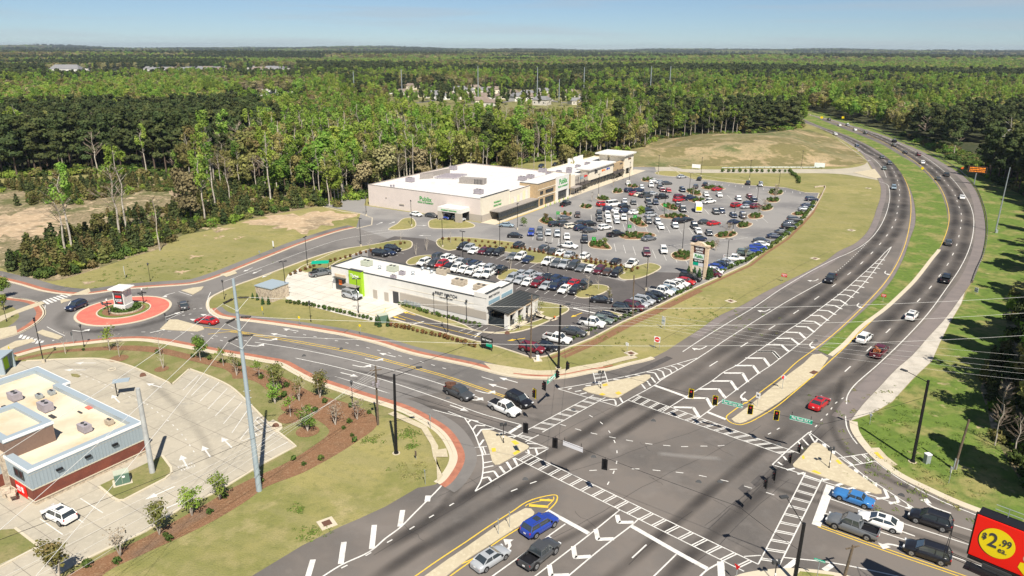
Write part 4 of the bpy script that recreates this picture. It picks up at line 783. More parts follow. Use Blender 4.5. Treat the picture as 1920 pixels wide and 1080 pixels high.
stalls((1110, 415), (1175, 420), 5, 4, 9.5); stalls((1180, 388), (1330, 403), 8, 4, 9.0); stalls((1190, 355), (1330, 372), 8, 4, 9.0); stalls((1310, 398), (1440, 418), 7, 4, 8.5); stalls((1335, 372), (1430, 378), 5, 4, 9.0)
stalls((1375, 450), (1250, 463), 5, 60, 6.0); stalls((1245, 435), (1330, 425), 4, 60, 5.5); stalls((1330, 342), (1500, 360), 13, 200, 4.2)
stalls((1300, 537), (1142, 606), 15, 300, 4.9); stalls((1430, 474), (1345, 520), 12, 300, 4.8); stalls((1534, 364), (1498, 419), 13, 275, 4.8); stalls((1496, 421), (1432, 472), 9, 285, 4.8)
lines('road_marking', [([(1115, 440), (1180, 444)], .11), ([(1245, 470), (1310, 476)], .11)], z=.05)

# wheel wear on the lanes
def uvribbon(mb_name, P, w_, z, m_):
    A = offs(P, w_/2); B = offs(P, -w_/2); n = len(P); me = bpy.data.meshes.new(mb_name)
    me.from_pydata([(p.x, p.y, z) for p in A]+[(p.x, p.y, z) for p in B], [], [(i, i+1, n+i+1, n+i) for i in range(n-1)])
    uvl = me.uv_layers.new(name='UVMap'); d = []
    for i in range(n-1): d += [0, i/(n-1), 0, (i+1)/(n-1), 1, (i+1)/(n-1), 1, i/(n-1)]
    uvl.data.foreach_set('uv', d); me.materials.append(M[m_]); tag(link(mb_name, me), kind='structure')
def wear(centre, offset, w_, m_, z=Zm-.012):
    uvribbon('tyre_wear', offs(resample(SP(centre, 6), 3.0), offset), w_, z, m_)
lA = dA+dA2; lB = dB+dB2
wA = [(1340, 862), (1440, 790)]+dA+dA2; wB = [(1180, 800), (1260, 740), (1320, 698)]+dB[1:]+dB2
for off, ww in ((1.8, 3.9), (-1.8, 3.9)): wear(wA, off, ww, 'oil', Zm-.014+.001*off)
for off, ww in ((1.8, 3.9), (-1.8, 3.9)): wear(wB, off, ww, 'oil', Zm-.014+.001*off)
wear([(700, 1060), (800, 1000), (900, 935), (1000, 880), (1100, 825), (1180, 775), (1260, 728)], -1.5, 2.8, 'oil', Zm-.009); wear([(640, 1100), (760, 1020), (860, 965), (960, 905), (1060, 850), (1150, 800), (1260, 732)], 1.9, 2.6, 'oil', Zm-.008)
wear([(1100, 1120), (1180, 1055), (1260, 985), (1340, 915), (1420, 850), (1500, 790)], 0, 2.4, 'oil', Zm-.0085); wear([(1180, 1140), (1250, 1075), (1330, 1000), (1400, 940), (1470, 870), (1560, 790)], .4, 2.6, 'oil', Zm-.0075)
wear([(950, 1060), (1040, 1020), (1110, 985), (1180, 945)], 0, 1.6, 'oil_light', Zm-.0065); wear([(1900, 1035), (1780, 1000), (1660, 965), (1560, 930), (1460, 905)], 0, 1.6, 'oil_light', Zm-.006); wear([(1900, 1070), (1780, 1025), (1660, 985), (1560, 950), (1400, 900)], 0, 1.6, 'oil_light', Zm-.0055)
wear([(700, 735), (780, 757), (850, 775), (950, 815), (1020, 850)], 0, 1.5, 'oil_light', Zm-.005); wear([(640, 690), (760, 715), (860, 745), (960, 775), (1050, 800)], 0, 1.5, 'oil_light', Zm-.0045); wear([(1583, 700), (1567, 760), (1560, 800), (1590, 850), (1650, 890), (1740, 935), (1830, 975)], 0, 1.7, 'oil_light', Zm-.004)
wear([(800, 770), (835, 800), (868, 830), (875, 870), (862, 905), (820, 960), (760, 1010)], 0, 1.7, 'oil_light', Zm-.0035); wear([(1230, 850), (1260, 853), (1310, 858), (1360, 860)], 0, 1.6, 'pale_wear', Zm-.003)
wear([(420, 950), (360, 985), (290, 1030), (200, 1080)], 1, 2.6, 'forecourt_wear', .034); wear([(260, 700), (330, 760), (385, 830), (400, 890)], 0, 2.0, 'forecourt_wear', .0345); wear([(100, 690), (180, 688), (260, 715)], 0, 2.0, 'forecourt_wear', .035)
ringp = [RC+az(a)*11.8 for a in range(0, 365, 6)]; uvribbon('tyre_wear', ringp, 3.4, .042, 'oil_light')

# ================================================================ BUILDINGS
def rect(fr, u0, u1, d0, d1): return [fr.p(u0, d0).xy, fr.p(u1, d0).xy, fr.p(u1, d1).xy, fr.p(u0, d1).xy]
def parapet(fr, u0, u1, d0, d1, z0, z1, t, m_, parent, name='parapet', cap=None):
    mb = MB()
    fr.box(mb, u0, u1, d1-t, d1, z0, z1); fr.box(mb, u0, u1, d0, d0+t, z0, z1); fr.box(mb, u0, u0+t, d0+t, d1-t, z0, z1); fr.box(mb, u1-t, u1, d0+t, d1-t, z0, z1)
    o = mb.build(name, m_, parent)
    if cap:
        mb = MB(); c = .05
        fr.box(mb, u0-c, u1+c, d1-t-c, d1+c, z1+.002, z1+.14); fr.box(mb, u0-c, u1+c, d0-c, d0+t+c, z1+.002, z1+.14); fr.box(mb, u0-c, u0+t+c, d0+t+c, d1-t-c, z1+.002, z1+.14); fr.box(mb, u1-t-c, u1+c, d0+t+c, d1-t-c, z1+.002, z1+.14)
        mb.build('coping', cap, parent)
    return o
def window(fr, u0, u1, d, z0, z1, parent, n=2, m_='charcoal', rows=1):
    f = MB(); t = .09
    fr.box(f, u0, u1, d, d+.1, z0, z0+t); fr.box(f, u0, u1, d, d+.1, z1-t, z1)
    for i in range(n+1): u = u0+(u1-u0-t)*i/n; fr.box(f, u, u+t, d, d+.1, z0+t, z1-t)
    for j in range(1, rows): z = z0+(z1-z0)*j/rows; fr.box(f, u0+t, u1-t, d+.01, d+.09, z, z+.06)
    w_ = f.build('window', m_, parent); g_ = MB(); fr.box(g_, u0+.02, u1-.02, d+.005, d+.045, z0+.02, z1-.02); g_.build('pane', 'glass', w_); return w_
def roof_unit(p, sx, sy, h, rz, z, label, m_='hvac', louv=True):
    t = thing('rooftop_unit', (p[0], p[1], z), label, 'air conditioner', 'rooftop units', rz)
    MB().box((0, 0, h/2+.15), (sx, sy, h)).box((0, 0, .075), (sx*.9, sy*.9, .149)).build('casing', m_, t)
    mb = MB()
    for k in (-1, 1): mb.tube((k*sx*.22, 0, h+.15), (k*sx*.22, 0, h+.27), min(sx, sy)*.2, n=12)
    mb.build('fan', 'dark_grey', t)
    if louv:
        mb = MB()
        for k in range(5): mb.box((-sx/2-.02, 0, .35+k*(h-.3)/5), (.05, sy*.8, .06))
        mb.build('louvre', 'dark_grey', t)
    return t

# ---- supermarket
t = wthing('supermarket_building', PW(24, 30), 'large pinkish white supermarket with flat white roof and green PUBLIX lettering', 'supermarket')
SM = t; FL = Frame(PW(48.5, 0), 121.64); FF = Frame(PC, 31.64)
mb = MB().prism([PW(0, 0), PW(48.5, 0), PW(48.5, 60.5), PW(0, 60.5)], 0, 6.9); mb.build('wall', 'stucco', t)
MB().prism([PW(.3, .3), PW(48.2, .3), PW(48.2, 60.2), PW(.3, 60.2)], 6.903, 7.02).build('roof', 'roof_white', t)
mb = MB(); FL.box(mb, 0, 48.5, -.35, .0, 6.9, 7.45); FL.box(mb, 0, 48.5, -60.5, -60.15, 6.9, 7.45); FL.box(mb, 0, .35, -60.15, -.35, 6.9, 7.45); FL.box(mb, 48.15, 48.5, -60.15, -.35, 6.9, 7.45); mb.build('parapet', 'stucco', t)
mb = MB(); FL.box(mb, -.05, 48.0, -.4, .05, 7.452, 7.56); FL.box(mb, -.05, 48.5, -60.6, -60.1, 7.452, 7.56); FL.box(mb, -.05, .4, -60.1, -.4, 7.452, 7.56); mb.build('coping', 'screen', t)
mb = MB(); FF.box(mb, -.02, 16.5, -.6, .12, .0, 7.9); mb.build('wall', 'cream', t)
mb = MB(); FF.box(mb, -.07, 16.55, -.65, .17, 7.902, 8.0); mb.build('coping', 'charcoal', t)
mb = MB(); FF.box(mb, 16.5, 30, -.4, .3, 0, 7.3); mb.build('wall', 'cream', t)
mb = MB(); FF.box(mb, 16.5, 30, -.45, .35, 7.302, 7.4); mb.build('coping', 'charcoal', t)
M['pale_yellow'] = mat('pale_yellow_panel', (.70, .70, .45), .8)
for i in range(6):
    mb = MB(); FF.box(mb, 17.6+i*1.9, 18.7+i*1.9, .30, .36, 2.9, 4.6+.35*i if i < 4 else 6.2); mb.build('facade_panel', 'pale_yellow' if i % 2 == 0 else 'bright', t)
mb = MB(); FF.box(mb, -.3, 6, .12, .2, 0, 2.3); mb.build('plinth', 'panel_grey', t)
mb = MB(); FL.box(mb, 43.5, 48.75, .0, .08, 0, 2.3); mb.build('plinth', 'panel_grey', t)
# shopfront canopy with glazed screen below
mb = MB(); FF.box(mb, 4, 30, .31, 4.0, 2.85, 3.1); mb.build('canopy', 'screen', t)
mb = MB()
for i in range(11): FF.box(mb, 4.1+i*2.55, 4.25+i*2.55, 3.7, 3.85, 0, 2.84)
FF.box(mb, 4, 30, 3.68, 3.9, 0, .5); FF.box(mb, 4, 30, 3.68, 3.9, 2.3, 2.84); mb.build('screen_frame', 'charcoal', t)
mb = MB(); FF.box(mb, 4.1, 29.9, 3.74, 3.8, .52, 2.28); mb.build('screen_glass', 'glass', t)
# brick entrance block
mb = MB(); FF.box(mb, 30, 55, -4, 3.5, 0, 8.0); mb.build('entrance_block', 'tan_brick', t)
mb = MB(); FF.box(mb, 29.95, 55.05, -4.05, 3.55, 8.002, 8.14); mb.build('coping', 'charcoal', t)
mb = MB(); FF.box(mb, 30.3, 54.7, -3.7, 3.2, 8.142, 8.2); mb.build('roof', 'roof_white', t)
mb = MB(); FF.box(mb, 30, 43, 3.5, 3.6, 3.25, 3.5); FF.box(mb, 30, 43, 3.5, 3.6, 5.9, 6.1); mb.build('string_course', 'cream', t)
mb = MB(); FF.box(mb, 43, 52.5, 3.5, 4.1, 3.4, 8.9); FF.box(mb, 43, 44, 3.5, 4.1, 0, 3.4); FF.box(mb, 51.5, 52.5, 3.5, 4.1, 0, 3.4); mb.build('sign_wall', 'bright', t)
for u0, u1, z0, z1, n in ((31.5, 33.6, 4.1, 5.3, 2), (35.5, 41.2, 4.1, 5.3, 4), (31.5, 33.6, .3, 2.6, 2), (35.2, 41.4, .3, 2.7, 4), (44.2, 51.3, .1, 3.2, 5), (53, 54.6, .3, 2.8, 2)): window(FF, u0, u1, 3.5 if not 44 <= u0 < 52 else 3.56, z0, z1, t, n)
# pick-up porch on the side wall
mb = MB(); FL.box(mb, 34.4, 43.6, .0, 5.0, 3.05, 4.4); mb.build('porch_roof', 'bright', t)
mb = MB(); FL.box(mb, 34.7, 43.3, .3, 4.7, 4.402, 4.45); mb.build('porch_roof_deck', 'roof_white', t)
mb = MB(); FL.box(mb, 34.4, 36.0, 4.0, 5.0, 0, 3.05); mb.build('porch_pillar', 'panel_grey', t); mb = MB(); FL.box(mb, 41.4, 43.6, 4.0, 5.0, 0, 3.05); mb.build('porch_pillar', 'panel_grey', t)
mb = MB(); FL.box(mb, 36.0, 43.4, .02, .1, 0, 3.0); mb.build('porch_back_wall', 'dark_grey', t)
mb = MB(); FL.box(mb, 14.2, 16.2, .0, .25, 1.9, 2.3); mb.build('wall_fixture', 'panel_grey', t); mb = MB(); FL.box(mb, 8.0, 8.5, 0, .2, 3.6, 3.9); mb.build('wall_fixture', 'panel_grey', t)
text('Publix', 2.1, 'green_sign', FL.p(25.6, .06, 5.0), 121.64, t, bold=.03); text('FOOD & PHARMACY', .72, 'green_sign', FL.p(25.6, .06, 3.75), 121.64, t, bold=.015)
text('Publix', 2.6, 'green_sign', FF.p(47.8, 4.15, 6.7), 31.64, t, bold=.05); text('FOOD & PHARMACY', .85, 'green_sign', FF.p(47.8, 4.15, 4.9), 31.64, t, bold=.02)
text('PHARMACY', .85, 'green_sign', FF.p(9.0, .17, 5.2), 31.64, t, bold=.02); text('DRIVE-THRU', .85, 'green_sign', FF.p(9.0, .17, 4.1), 31.64, t, bold=.02)
text('PHARMACY DRIVE-THRU', .55, 'green_sign', FL.p(39, 5.06, 3.6), 121.64, t, bold=.02)
def seams(fr, u0, u1, d0, d1, z, step, parent, m_='seam_grey'):
    mb = MB(); u = u0+step
    while u < u1: fr.box(mb, u, u+.07, d0, d1, z, z+.012); u += step
    o = mb.build('roof_seam', m_, parent); o['kind'] = 'stuff'
M['seam_grey'] = mat('roof_seam', (.50, .49, .48), .8)
seams(FL, .5, 48, -60, -.5, 7.021, 3.0, SM)
# roof things of the supermarket
def zz(px, z): return G(px[0], px[1], z)
def z4(x, y): return (680+x/5.333, 280+y/5.333)
ru = R(-31.64)
t = wthing('equipment_screen', zz(z4(1090, 330), 7.05), 'long grey louvred equipment screen in the middle of the supermarket roof', 'roof screen')
F1 = Frame(zz(z4(965, 340), 7.05).xy, azof(zz(z4(965, 340), 7.05).xy, zz(z4(1210, 355), 7.05).xy)); L1 = (zz(z4(1210, 355), 7.05).xy-F1.o).length
mb = MB(); F1.box(mb, 0, L1, -3.2, 0, 7.03, 9.0); mb.build('screen_wall', 'screen', t)
mb = MB(); [F1.box(mb, L1*.62+i*.55, L1*.62+.3+i*.55, .0, .05, 7.1, 8.9) for i in range(int(L1*.38/.55))]; mb.build('louvre', 'dark_grey', t)
t = wthing('equipment_enclosure', zz(z4(640, 290), 7.05), 'grey corrugated equipment enclosure on the back left of the supermarket roof', 'roof screen')
F2 = Frame(zz(z4(575, 300), 7.05).xy, azof(zz(z4(575, 300), 7.05).xy, zz(z4(705, 290), 7.05).xy))
mb = MB(); F2.box(mb, 0, 5.2, -.2, 0, 7.03, 9.0); mb.build('screen_wall', 'screen', t)
F3 = Frame(zz(z4(580, 295), 7.05).xy, azof(zz(z4(580, 295), 7.05).xy, zz(z4(875, 235), 7.05).xy)); mb = MB(); F3.box(mb, 0, (zz(z4(875, 235), 7.05).xy-F3.o).length, -.2, .0, 7.03, 8.9); mb.build('screen_wall', 'screen', t)
t = wthing('pipe_rack', zz(z4(830, 270), 7.05), 'rows of refrigeration pipes and condensers on the supermarket roof', 'pipework')
for k in range(6):
    F4 = Frame(zz(z4(720+k*22, 290-k*7), 7.05).xy, 100); mb = MB(); F4.box(mb, 0, 8.5, 0, .5, 7.35, 7.75); F4.box(mb, 1, 1.3, .1, .3, 7.03, 7.34); F4.box(mb, 7, 7.3, .1, .3, 7.03, 7.34); mb.build('condenser', 'hvac', t)
for i, (x, y, s_, lb) in enumerate([(475, 325, 1, 'grey rooftop unit near the left end of the supermarket roof'), (905, 205, 1, 'grey rooftop unit at the back of the supermarket roof beside the enclosure'), (1160, 445, 1, 'grey rooftop unit near the front corner of the supermarket roof'), (1598, 312, 1, 'left one of two close grey units on the right of the supermarket roof'), (1678, 290, .9, 'right one of two close grey units on the right of the supermarket roof'), (1800, 228, 1, 'grey rooftop unit at the far right back of the supermarket roof'), (1862, 262, .8, 'small dark vent box beside the far right of the supermarket roof')]):
    p = zz(z4(x, y), 7.02); roof_unit(p, 2.8*s_, 2.0*s_, 1.4*s_, ru, 7.02, lb)
for i, (x, y) in enumerate([(284, 382), (311, 382)]):
    p = zz(z4(x, y), 7.02); tag(MB().tube((p.x, p.y, 7.02), (p.x, p.y, 7.9), .3, n=10).tube((p.x, p.y, 7.9), (p.x, p.y, 8.1), .45, .2, n=10).build('roof_vent', 'hvac'), 'small round vent, %s of the pair on the left of the supermarket roof' % ('left one', 'right one')[i], 'vent', 'roof vents')

# ---- shopping parade beside it
t = wthing('shop_row', FF.p(85, -6), 'long cream row of small shops with dark awnings and a tall end tower', 'shops')
mb = MB(); FF.box(mb, 55.1, 116, -16, 1.6, 0, 5.6); mb.build('wall', 'cream', t)
mb = MB(); FF.box(mb, 55.4, 115.7, -15.7, 1.3, 5.602, 5.7); mb.build('roof', 'roof_white', t)
parapet(FF, 55.1, 116, -16, 1.6, 5.61, 6.3, .3, 'cream', t)
mb = MB(); FF.box(mb, 55.2, 60.5, -8, 2.6, 0, 7.3); mb.build('side_bay', 'cream', t)
mb = MB(); FF.box(mb, 60.5, 72, 1.6, 2.6, 3.0, 6.4); mb.build('fascia', 'panel_grey', t)
mb = MB(); FF.box(mb, 72, 95, -1, 3.2, 3.2, 7.4); mb.build('fascia', 'cream', t)
mb = MB(); FF.box(mb, 71, 96, -2.5, 3.9, 7.402, 7.9); mb.build('cornice', 'bright', t)
mb = MB(); FF.box(mb, 95, 107, 1.6, 2.7, 3.0, 6.8); mb.build('fascia', 'tan_brick', t)
mb = MB(); FF.box(mb, 107, 116.5, -4, 3.4, 3.2, 9.0); FF.box(mb, 107, 108.2, 2.2, 3.4, 0, 3.2); FF.box(mb, 115.3, 116.5, 2.2, 3.4, 0, 3.2); FF.box(mb, 107, 108, -9, -5, 5, 9.0); mb.build('tower', 'cream', t)
mb = MB(); FF.box(mb, 104.5, 117.6, -10, 4.2, 9.002, 9.6); mb.build('tower_roof', 'bright', t)
mb = MB(); FF.box(mb, 98, 99.5, -16, -14, 5.6, 8.2); FF.box(mb, 90, 104, -16.1, -15.6, 5.6, 8.2); mb.build('back_parapet', 'bright', t)
for i, u0 in enumerate(np.arange(61.2, 115, 3.05)):
    window(FF, u0, u0+2.6, 1.61 if u0 < 106.5 or True else 1.61, .1, 2.75, t, 2, 'charcoal', 2)
for u0 in (60.8, 64.6, 68.4, 95.6, 99.4, 103.2):
    a, b, c, d_ = FF.p(u0, 2.7, 3.5), FF.p(u0+3.2, 2.7, 3.5), FF.p(u0+3.5, 3.9, 2.5), FF.p(u0-.3, 3.9, 2.5); e, f = FF.p(u0, 2.7, 2.5), FF.p(u0+3.2, 2.7, 2.5)
    MB().add([a, b, c, d_, e, f], [(0, 1, 2, 3), (0, 3, 4), (1, 5, 2), (3, 2, 5, 4)]).build('awning', 'awning', t)
mb = MB(); FF.box(mb, 55.3, 61.5, 2.6, 5.2, 2.7, 2.95); [FF.box(mb, 55.4+i*1.9, 55.5+i*1.9, 5.0, 5.1, 0, 2.7) for i in range(4)]; mb.build('canopy', 'screen', t)
for (u, w_, z, h, m_, d) in ((62.2, 3.0, 5.0, .8, 'screen', 2.62), (66, 2.6, 5.2, .9, 'blue_trim', 2.62), (69.8, 2.8, 5.4, .8, 'red', 2.62), (78, 2.6, 6.0, 1.6, 'dark_grey', 3.22), (85.2, 3.2, 5.6, .7, 'orange', 3.22), (89.8, 3.2, 5.7, .8, 'lines_blue', 3.22), (104.5, 2.6, 5.9, .6, 'dark_grey', 2.72), (112, 3, 7.2, .9, 'rust', 3.42)):
    if m_ == 'lines_blue': M[m_] = mat('blue_lettering', (.03, .06, .35), .5)
    mb = MB(); FF.box(mb, u-w_/2, u-w_*.08, d-.03, d+.08, z-h/2, z+h/2); FF.box(mb, u+w_*.02, u+w_*.3, d-.03, d+.08, z-h/3, z+h/3); FF.box(mb, u+w_*.36, u+w_*.5, d-.03, d+.08, z-h/2, z+h/4); mb.build('shop_sign', m_, t)
struct('footpath', MB().flat(rect(FF, -1, 127, 0, 5.6), .05), 'curb')
mb = MB()
for i in range(28): FF.box(mb, 30.5+i*.75, 30.85+i*.75, 5.0, 5.35, .05, .9)
for k, (u, z) in enumerate([(63, 5.72), (67, 5.72), (70, 5.72), (76, 5.72), (80, 5.72), (84, 5.72), (88, 5.72), (93, 5.72)]):
    p = FF.p(u, -5-(k % 2)*3); roof_unit(p, 2.0, 1.6, 1.1, ru, z, 'grey unit on the parade roof, %s from the supermarket end' % ['first', 'second', 'third', 'fourth', 'fifth', 'sixth', 'seventh', 'eighth'][k], 'hvac', False)
# bollards at the entrance
for i in range(12):
    p = FF.p(31.5+i*1.7, 5.9); tag(MB().tube((p.x, p.y, 0), (p.x, p.y, 1.0), .13, n=8).build('bollard', 'bright' if i % 2 else 'lime'), 'short %s post in the line guarding the supermarket entrance' % ('white', 'green')[i % 2 == 0], 'bollard', 'entrance bollards')
mb = MB()
for i in range(30): FF.box(mb, 1.0+i, 1.55+i, 5.3, 6.0, .03, .055)
struct('kerb_hatching', mb, 'yellow_paint')

# ---- restaurant and salon building (small white one)
SO = G(*(840+765/8.309, 510+860/8.309)).xy
FS = Frame(SO-az(-58.3)*0, 121.7)      # runs toward the viewer's right; u negative = further left
t = wthing('restaurant_building', FS.p(-24, -5), 'long white single-storey building with a lime green bay and a dark patio canopy', 'restaurant')
RB = t
mb = MB(); FS.box(mb, -45.6, -2.5, -10, 0, 0, 5.0); mb.build('wall', 'bright', t)
mb = MB(); FS.box(mb, -45.3, -2.8, -9.7, -.3, 5.002, 5.06); mb.build('roof', 'roof_white', t)
parapet(FS, -45.6, -2.5, -10, 0, 5.0, 5.5, .28, 'bright', t, cap='charcoal')
mb = MB(); FS.box(mb, -28.3, -2.52, 0, .05, 3.9, 3.96); FS.box(mb, -28.3, -2.52, 0, .05, 2.9, 2.96); mb.build('string_course', 'cream', t)
mb = MB(); FS.box(mb, -25.2, -2.55, .0, .06, 1.05, 2.75); mb.build('wall_band', 'panel_grey', t)
seams(FS, -45.2, -2.9, -9.6, -.4, 5.061, 2.2, t)
# lime bay
mb = MB(); FS.box(mb, -39.3, -35.6, .0, .9, .0, 5.9); mb.build('green_bay', 'lime', t)
mb = MB(); FS.box(mb, -39.35, -35.55, -.1, .95, 5.902, 6.0); mb.build('coping', 'charcoal', t)
window(FS, -39.1, -36.3, .92, .1, 2.3, t, 2, 'charcoal'); mb = MB(); FS.box(mb, -40.2, -36, .9, 2.4, 2.45, 2.6); mb.build('canopy', 'screen', t)
text('Thrive', .95, 'white', FS.p(-37.5, .98, 4.75), 121.7, t, bold=.02); marks(FS, -38.2, -36.7, 4.15, .26, .91, 'white', t)
# left bay with timber fascia
mb = MB(); FS.box(mb, -44.4, -41.2, .0, .12, .3, 3.2); mb.build('shutter', 'charcoal', t)
mb = MB(); FS.box(mb, -44.5, -41.1, .0, .15, 3.3, 4.0); mb.build('timber_fascia', 'tan_frame', t)
mb = MB(); FS.box(mb, -44.6, -41.0, .1, .9, 3.2, 3.3); mb.build('awning', 'charcoal', t)
mb = MB(); FS.box(mb, -43.3, -42.3, .12, .16, 1.5, 2.7); mb.build('poster', 'orange', t)
mb = MB(); FS.box(mb, -33.0, -31.8, .0, .06, .0, 2.1); FS.box(mb, -29.7, -28.5, .0, .06, 0, 2.1); mb.build('door', 'panel_grey', t)
mb = MB(); FS.box(mb, -27.2, -25.6, .0, .05, .0, 2.75); mb.build('service_door', 'dark_grey', t)
mb = MB()
for i in range(5): FS.box(mb, -24+i*.95, -23.3+i*.95, .07, .3, .55, 1.35)
mb.build('meter', 'metal', t)
text('FIRST WATCH', .95, 'dark_grey', FS.p(-12.6, .1, 4.55), 121.7, t, squash=.95, bold=.01); text('THE DAYTIME CAFE', .38, 'dark_grey', FS.p(-12.6, .1, 3.8), 121.7, t)
# front end with blue trim
FE = Frame(FS.p(-2.5, 0).xy, 31.7)
mb = MB(); FE.box(mb, -.05, 5.0, -3, .15, 2.6, 6.6); mb.build('sign_wall', 'bright', t)
mb = MB(); FE.box(mb, -.1, 5.05, -.35, .2, 6.602, 6.75); FE.box(mb, 5.5, 10.1, -.35, .1, 6.202, 6.35); mb.build('coping', 'charcoal', t)
mb = MB(); FE.box(mb, 5.0, 10, -3, .08, 2.6, 6.2); mb.build('sign_wall', 'bright', t)
mb = MB(); FE.box(mb, .5, 4.6, .15, .2, 4.15, 4.95); FE.box(mb, 5.4, 9.6, .08, .15, 4.15, 4.95); mb.build('blue_panel', 'blue_trim', t)
text('FIRST WATCH', .62, 'dark_grey', FE.p(2.5, .2, 5.75), 31.7, t, bold=.01)
mb = MB(); FE.box(mb, -.2, 12.5, .2, 5.2, 3.35, 3.5); o = mb.build('patio_canopy', 'charcoal', t)
for v in o.data.vertices:
    d = (Vector(v.co[:2])-FE.o).dot(FE.n); v.co.z += .45*(1-d/5.2)
for i in range(17):
    mb = MB(); a = FE.p(-.1+i*.78, .2, 3.97); b = FE.p(-.1+i*.78, 5.2, 3.54); mb.tube(a, b, .045, n=4); mb.build('seam', 'black', o)
mb = MB()
for u in (0, 3.1, 6.2, 9.3): FE.box(mb, u, u+.9, 4.2, 5.0, 0, 3.05)
mb.build('pillar', 'bright', t)
mb = MB(); FE.box(mb, 0, 12.4, 4.3, 5.0, 2.75, 3.34); mb.build('timber_beam', 'tan_frame', t)
mb = MB(); FE.box(mb, .95, 12.2, .4, .5, .4, 2.7); FE.box(mb, .2, .3, .4, 4.2, .0, 1.9); FE.box(mb, .95, 3.05, 4.6, 4.66, .0, 1.3); mb.build('patio_glazing', 'glass', t)
mb = MB(); FE.box(mb, 10.2, 12.4, .3, 4.9, 0, 2.75); mb.build('end_wall', 'bright', t)
for i, u in enumerate((4.6, 6.0, 7.9)):
    p = FE.p(u, 6.0 if i else 3.4)
    q = thing('patio_table', (p.x, p.y), 'dark cafe table with chairs beside the canopy, %s along the patio' % ('nearest', 'middle', 'furthest')[i], 'table', 'patio tables')
    MB().tube((0, 0, 0), (0, 0, .72), .05).tube((0, 0, .72), (0, 0, .76), .5, n=12).build('tabletop', 'dark_grey', q)
    for k in range(3):
        v = az(k*120+40)*.85; MB().box((v.x, v.y, .45), (.42, .42, .05)).box((v.x*1.22, v.y*1.22, .68), (.35, .35, .42)).tube((v.x, v.y, 0), (v.x, v.y, .43), .03).build('chair', 'dark_grey', q)
struct('patio', MB().flat(rect(FE, 0, 12.5, .2, 6.4), Zr+.02), 'curb'); struct('footpath', MB().flat(P2([(1003, 595), (1013, 592), (1047, 599), (1036, 603), (1000, 590)]), Zr+.02), 'curb')
def smp(x, y): return (600+x/8.309, 460+y/8.309)
def srp(x, y): return (840+x/8.309, 510+y/8.309)
k = R(-121.7)
for (c, sz, m_, lb) in ((smp(730, 315), (2.3, 1.7, 1.1), 'hvac_green', 'sage green rooftop unit, leftmost on the white restaurant roof'), (smp(1135, 400), (2.3, 1.7, 1.1), 'hvac_green', 'sage green rooftop unit, second from the left on the white restaurant roof'), (smp(1280, 460), (1.2, 1.0, .7), 'hvac', 'small grey fan box beside the sage unit on the restaurant roof'), (smp(1145, 515), (1.1, .9, .6), 'hvac', 'small grey fan box near the roof edge above the wall lamps'), (srp(-150+75, 30), (2.6, 1.9, 1.1), 'hvac_tan', 'tan rooftop unit, first of three tan ones on the restaurant roof'), (srp(180, 195), (2.9, 1.9, 1.0), 'hvac_tan', 'tan rooftop unit, middle of three tan ones on the restaurant roof'), (srp(520, 280), (2.9, 1.9, 1.0), 'hvac_tan', 'tan rooftop unit, nearest the patio end of the restaurant roof')):
    p = zz(c, 5.06); roof_unit(p, sz[0], sz[1], sz[2], R(-31.7), 5.06, lb, m_)
for i, (x, y) in enumerate([(1600, 390), (1690, 400), (1740, 440), (930, 370), (1450, 460)]):
    p = zz(smp(x, y), 5.06); tag(MB().tube((p.x, p.y, 5.06), (p.x, p.y, 5.6), .22, n=10).tube((p.x, p.y, 5.6), (p.x, p.y, 5.9), .45, .3, n=10).build('roof_vent', 'metal'), ['round metal vent left of the tan units, back one', 'round metal vent left of the tan units, middle one', 'round metal vent left of the tan units, front one', 'round metal vent between the two sage units', 'small metal vent in the middle of the restaurant roof'][i], 'vent', 'roof vents')

# ---- building at the left edge (brick and blue siding)
LB0 = G(68, 948).xy; FB = Frame(LB0, 33.0); FC = Frame(LB0-az(-57)*0, -57+180)   # FC u runs to the right, ends at the corner
t = wthing('restaurant_building', FB.p(7, -10), 'brick and blue-grey sided fast food building with a cream roof at the left edge', 'restaurant')
ZR = 4.9
# outline on plan from the surveyed roof corners
cr_ = [LB0, G(273, 850).xy]
rB = zz((264, 787), 5.05).xy; rN1 = zz((127, 715), 5.05).xy; rN2 = zz((143, 712), 5.05).xy; rC = zz((83, 682), 5.05).xy
u1 = (cr_[1]-LB0).dot(FB.u)
W1 = (rN1-LB0).dot(FB.n); W2 = (rC-LB0).dot(FB.n); uN = (rN1-LB0).dot(FB.u); uN2 = (rN2-LB0).dot(FB.u)
plan = [FB.p(0, 0).xy, FB.p(u1, 0).xy, FB.p(u1, W1).xy, FB.p(u1+1.1, W1).xy, FB.p(u1+1.1, W2).xy, FB.p(-3, W2).xy, FB.p(-3, -7).xy, FB.p(0, -7).xy]
MB().prism(plan, 0, .55).build('stone_base', 'stone', t)
MB().prism([p for p in plan], .551, 2.2).build('brick_wall', 'red_brick', t)
MB().prism(plan, 2.201, 4.2).build('upper_wall', 'siding', t)
cen = sum(plan, Vector((0, 0)))/len(plan)
MB().prism(plan, 4.201, 4.28).build('roof', 'roof_cream', t)
closed = plan+[plan[0]]
mb = MB(); mb2 = MB(); mb3 = MB()
def inset(P, k):
    n = len(P); A = sum(P[i].x*P[(i+1) % n].y-P[(i+1) % n].x*P[i].y for i in range(n)); sg = 1 if A > 0 else -1; out = []
    for i in range(n):
        d1 = (P[i]-P[i-1]).normalized(); d2 = (P[(i+1) % n]-P[i]).normalized(); n1 = Vector((-d1.y, d1.x))*sg; n2 = Vector((-d2.y, d2.x))*sg; m_ = n1+n2
        out.append(P[i]+m_*(k/max(m_.dot(n1), .2)))
    return out
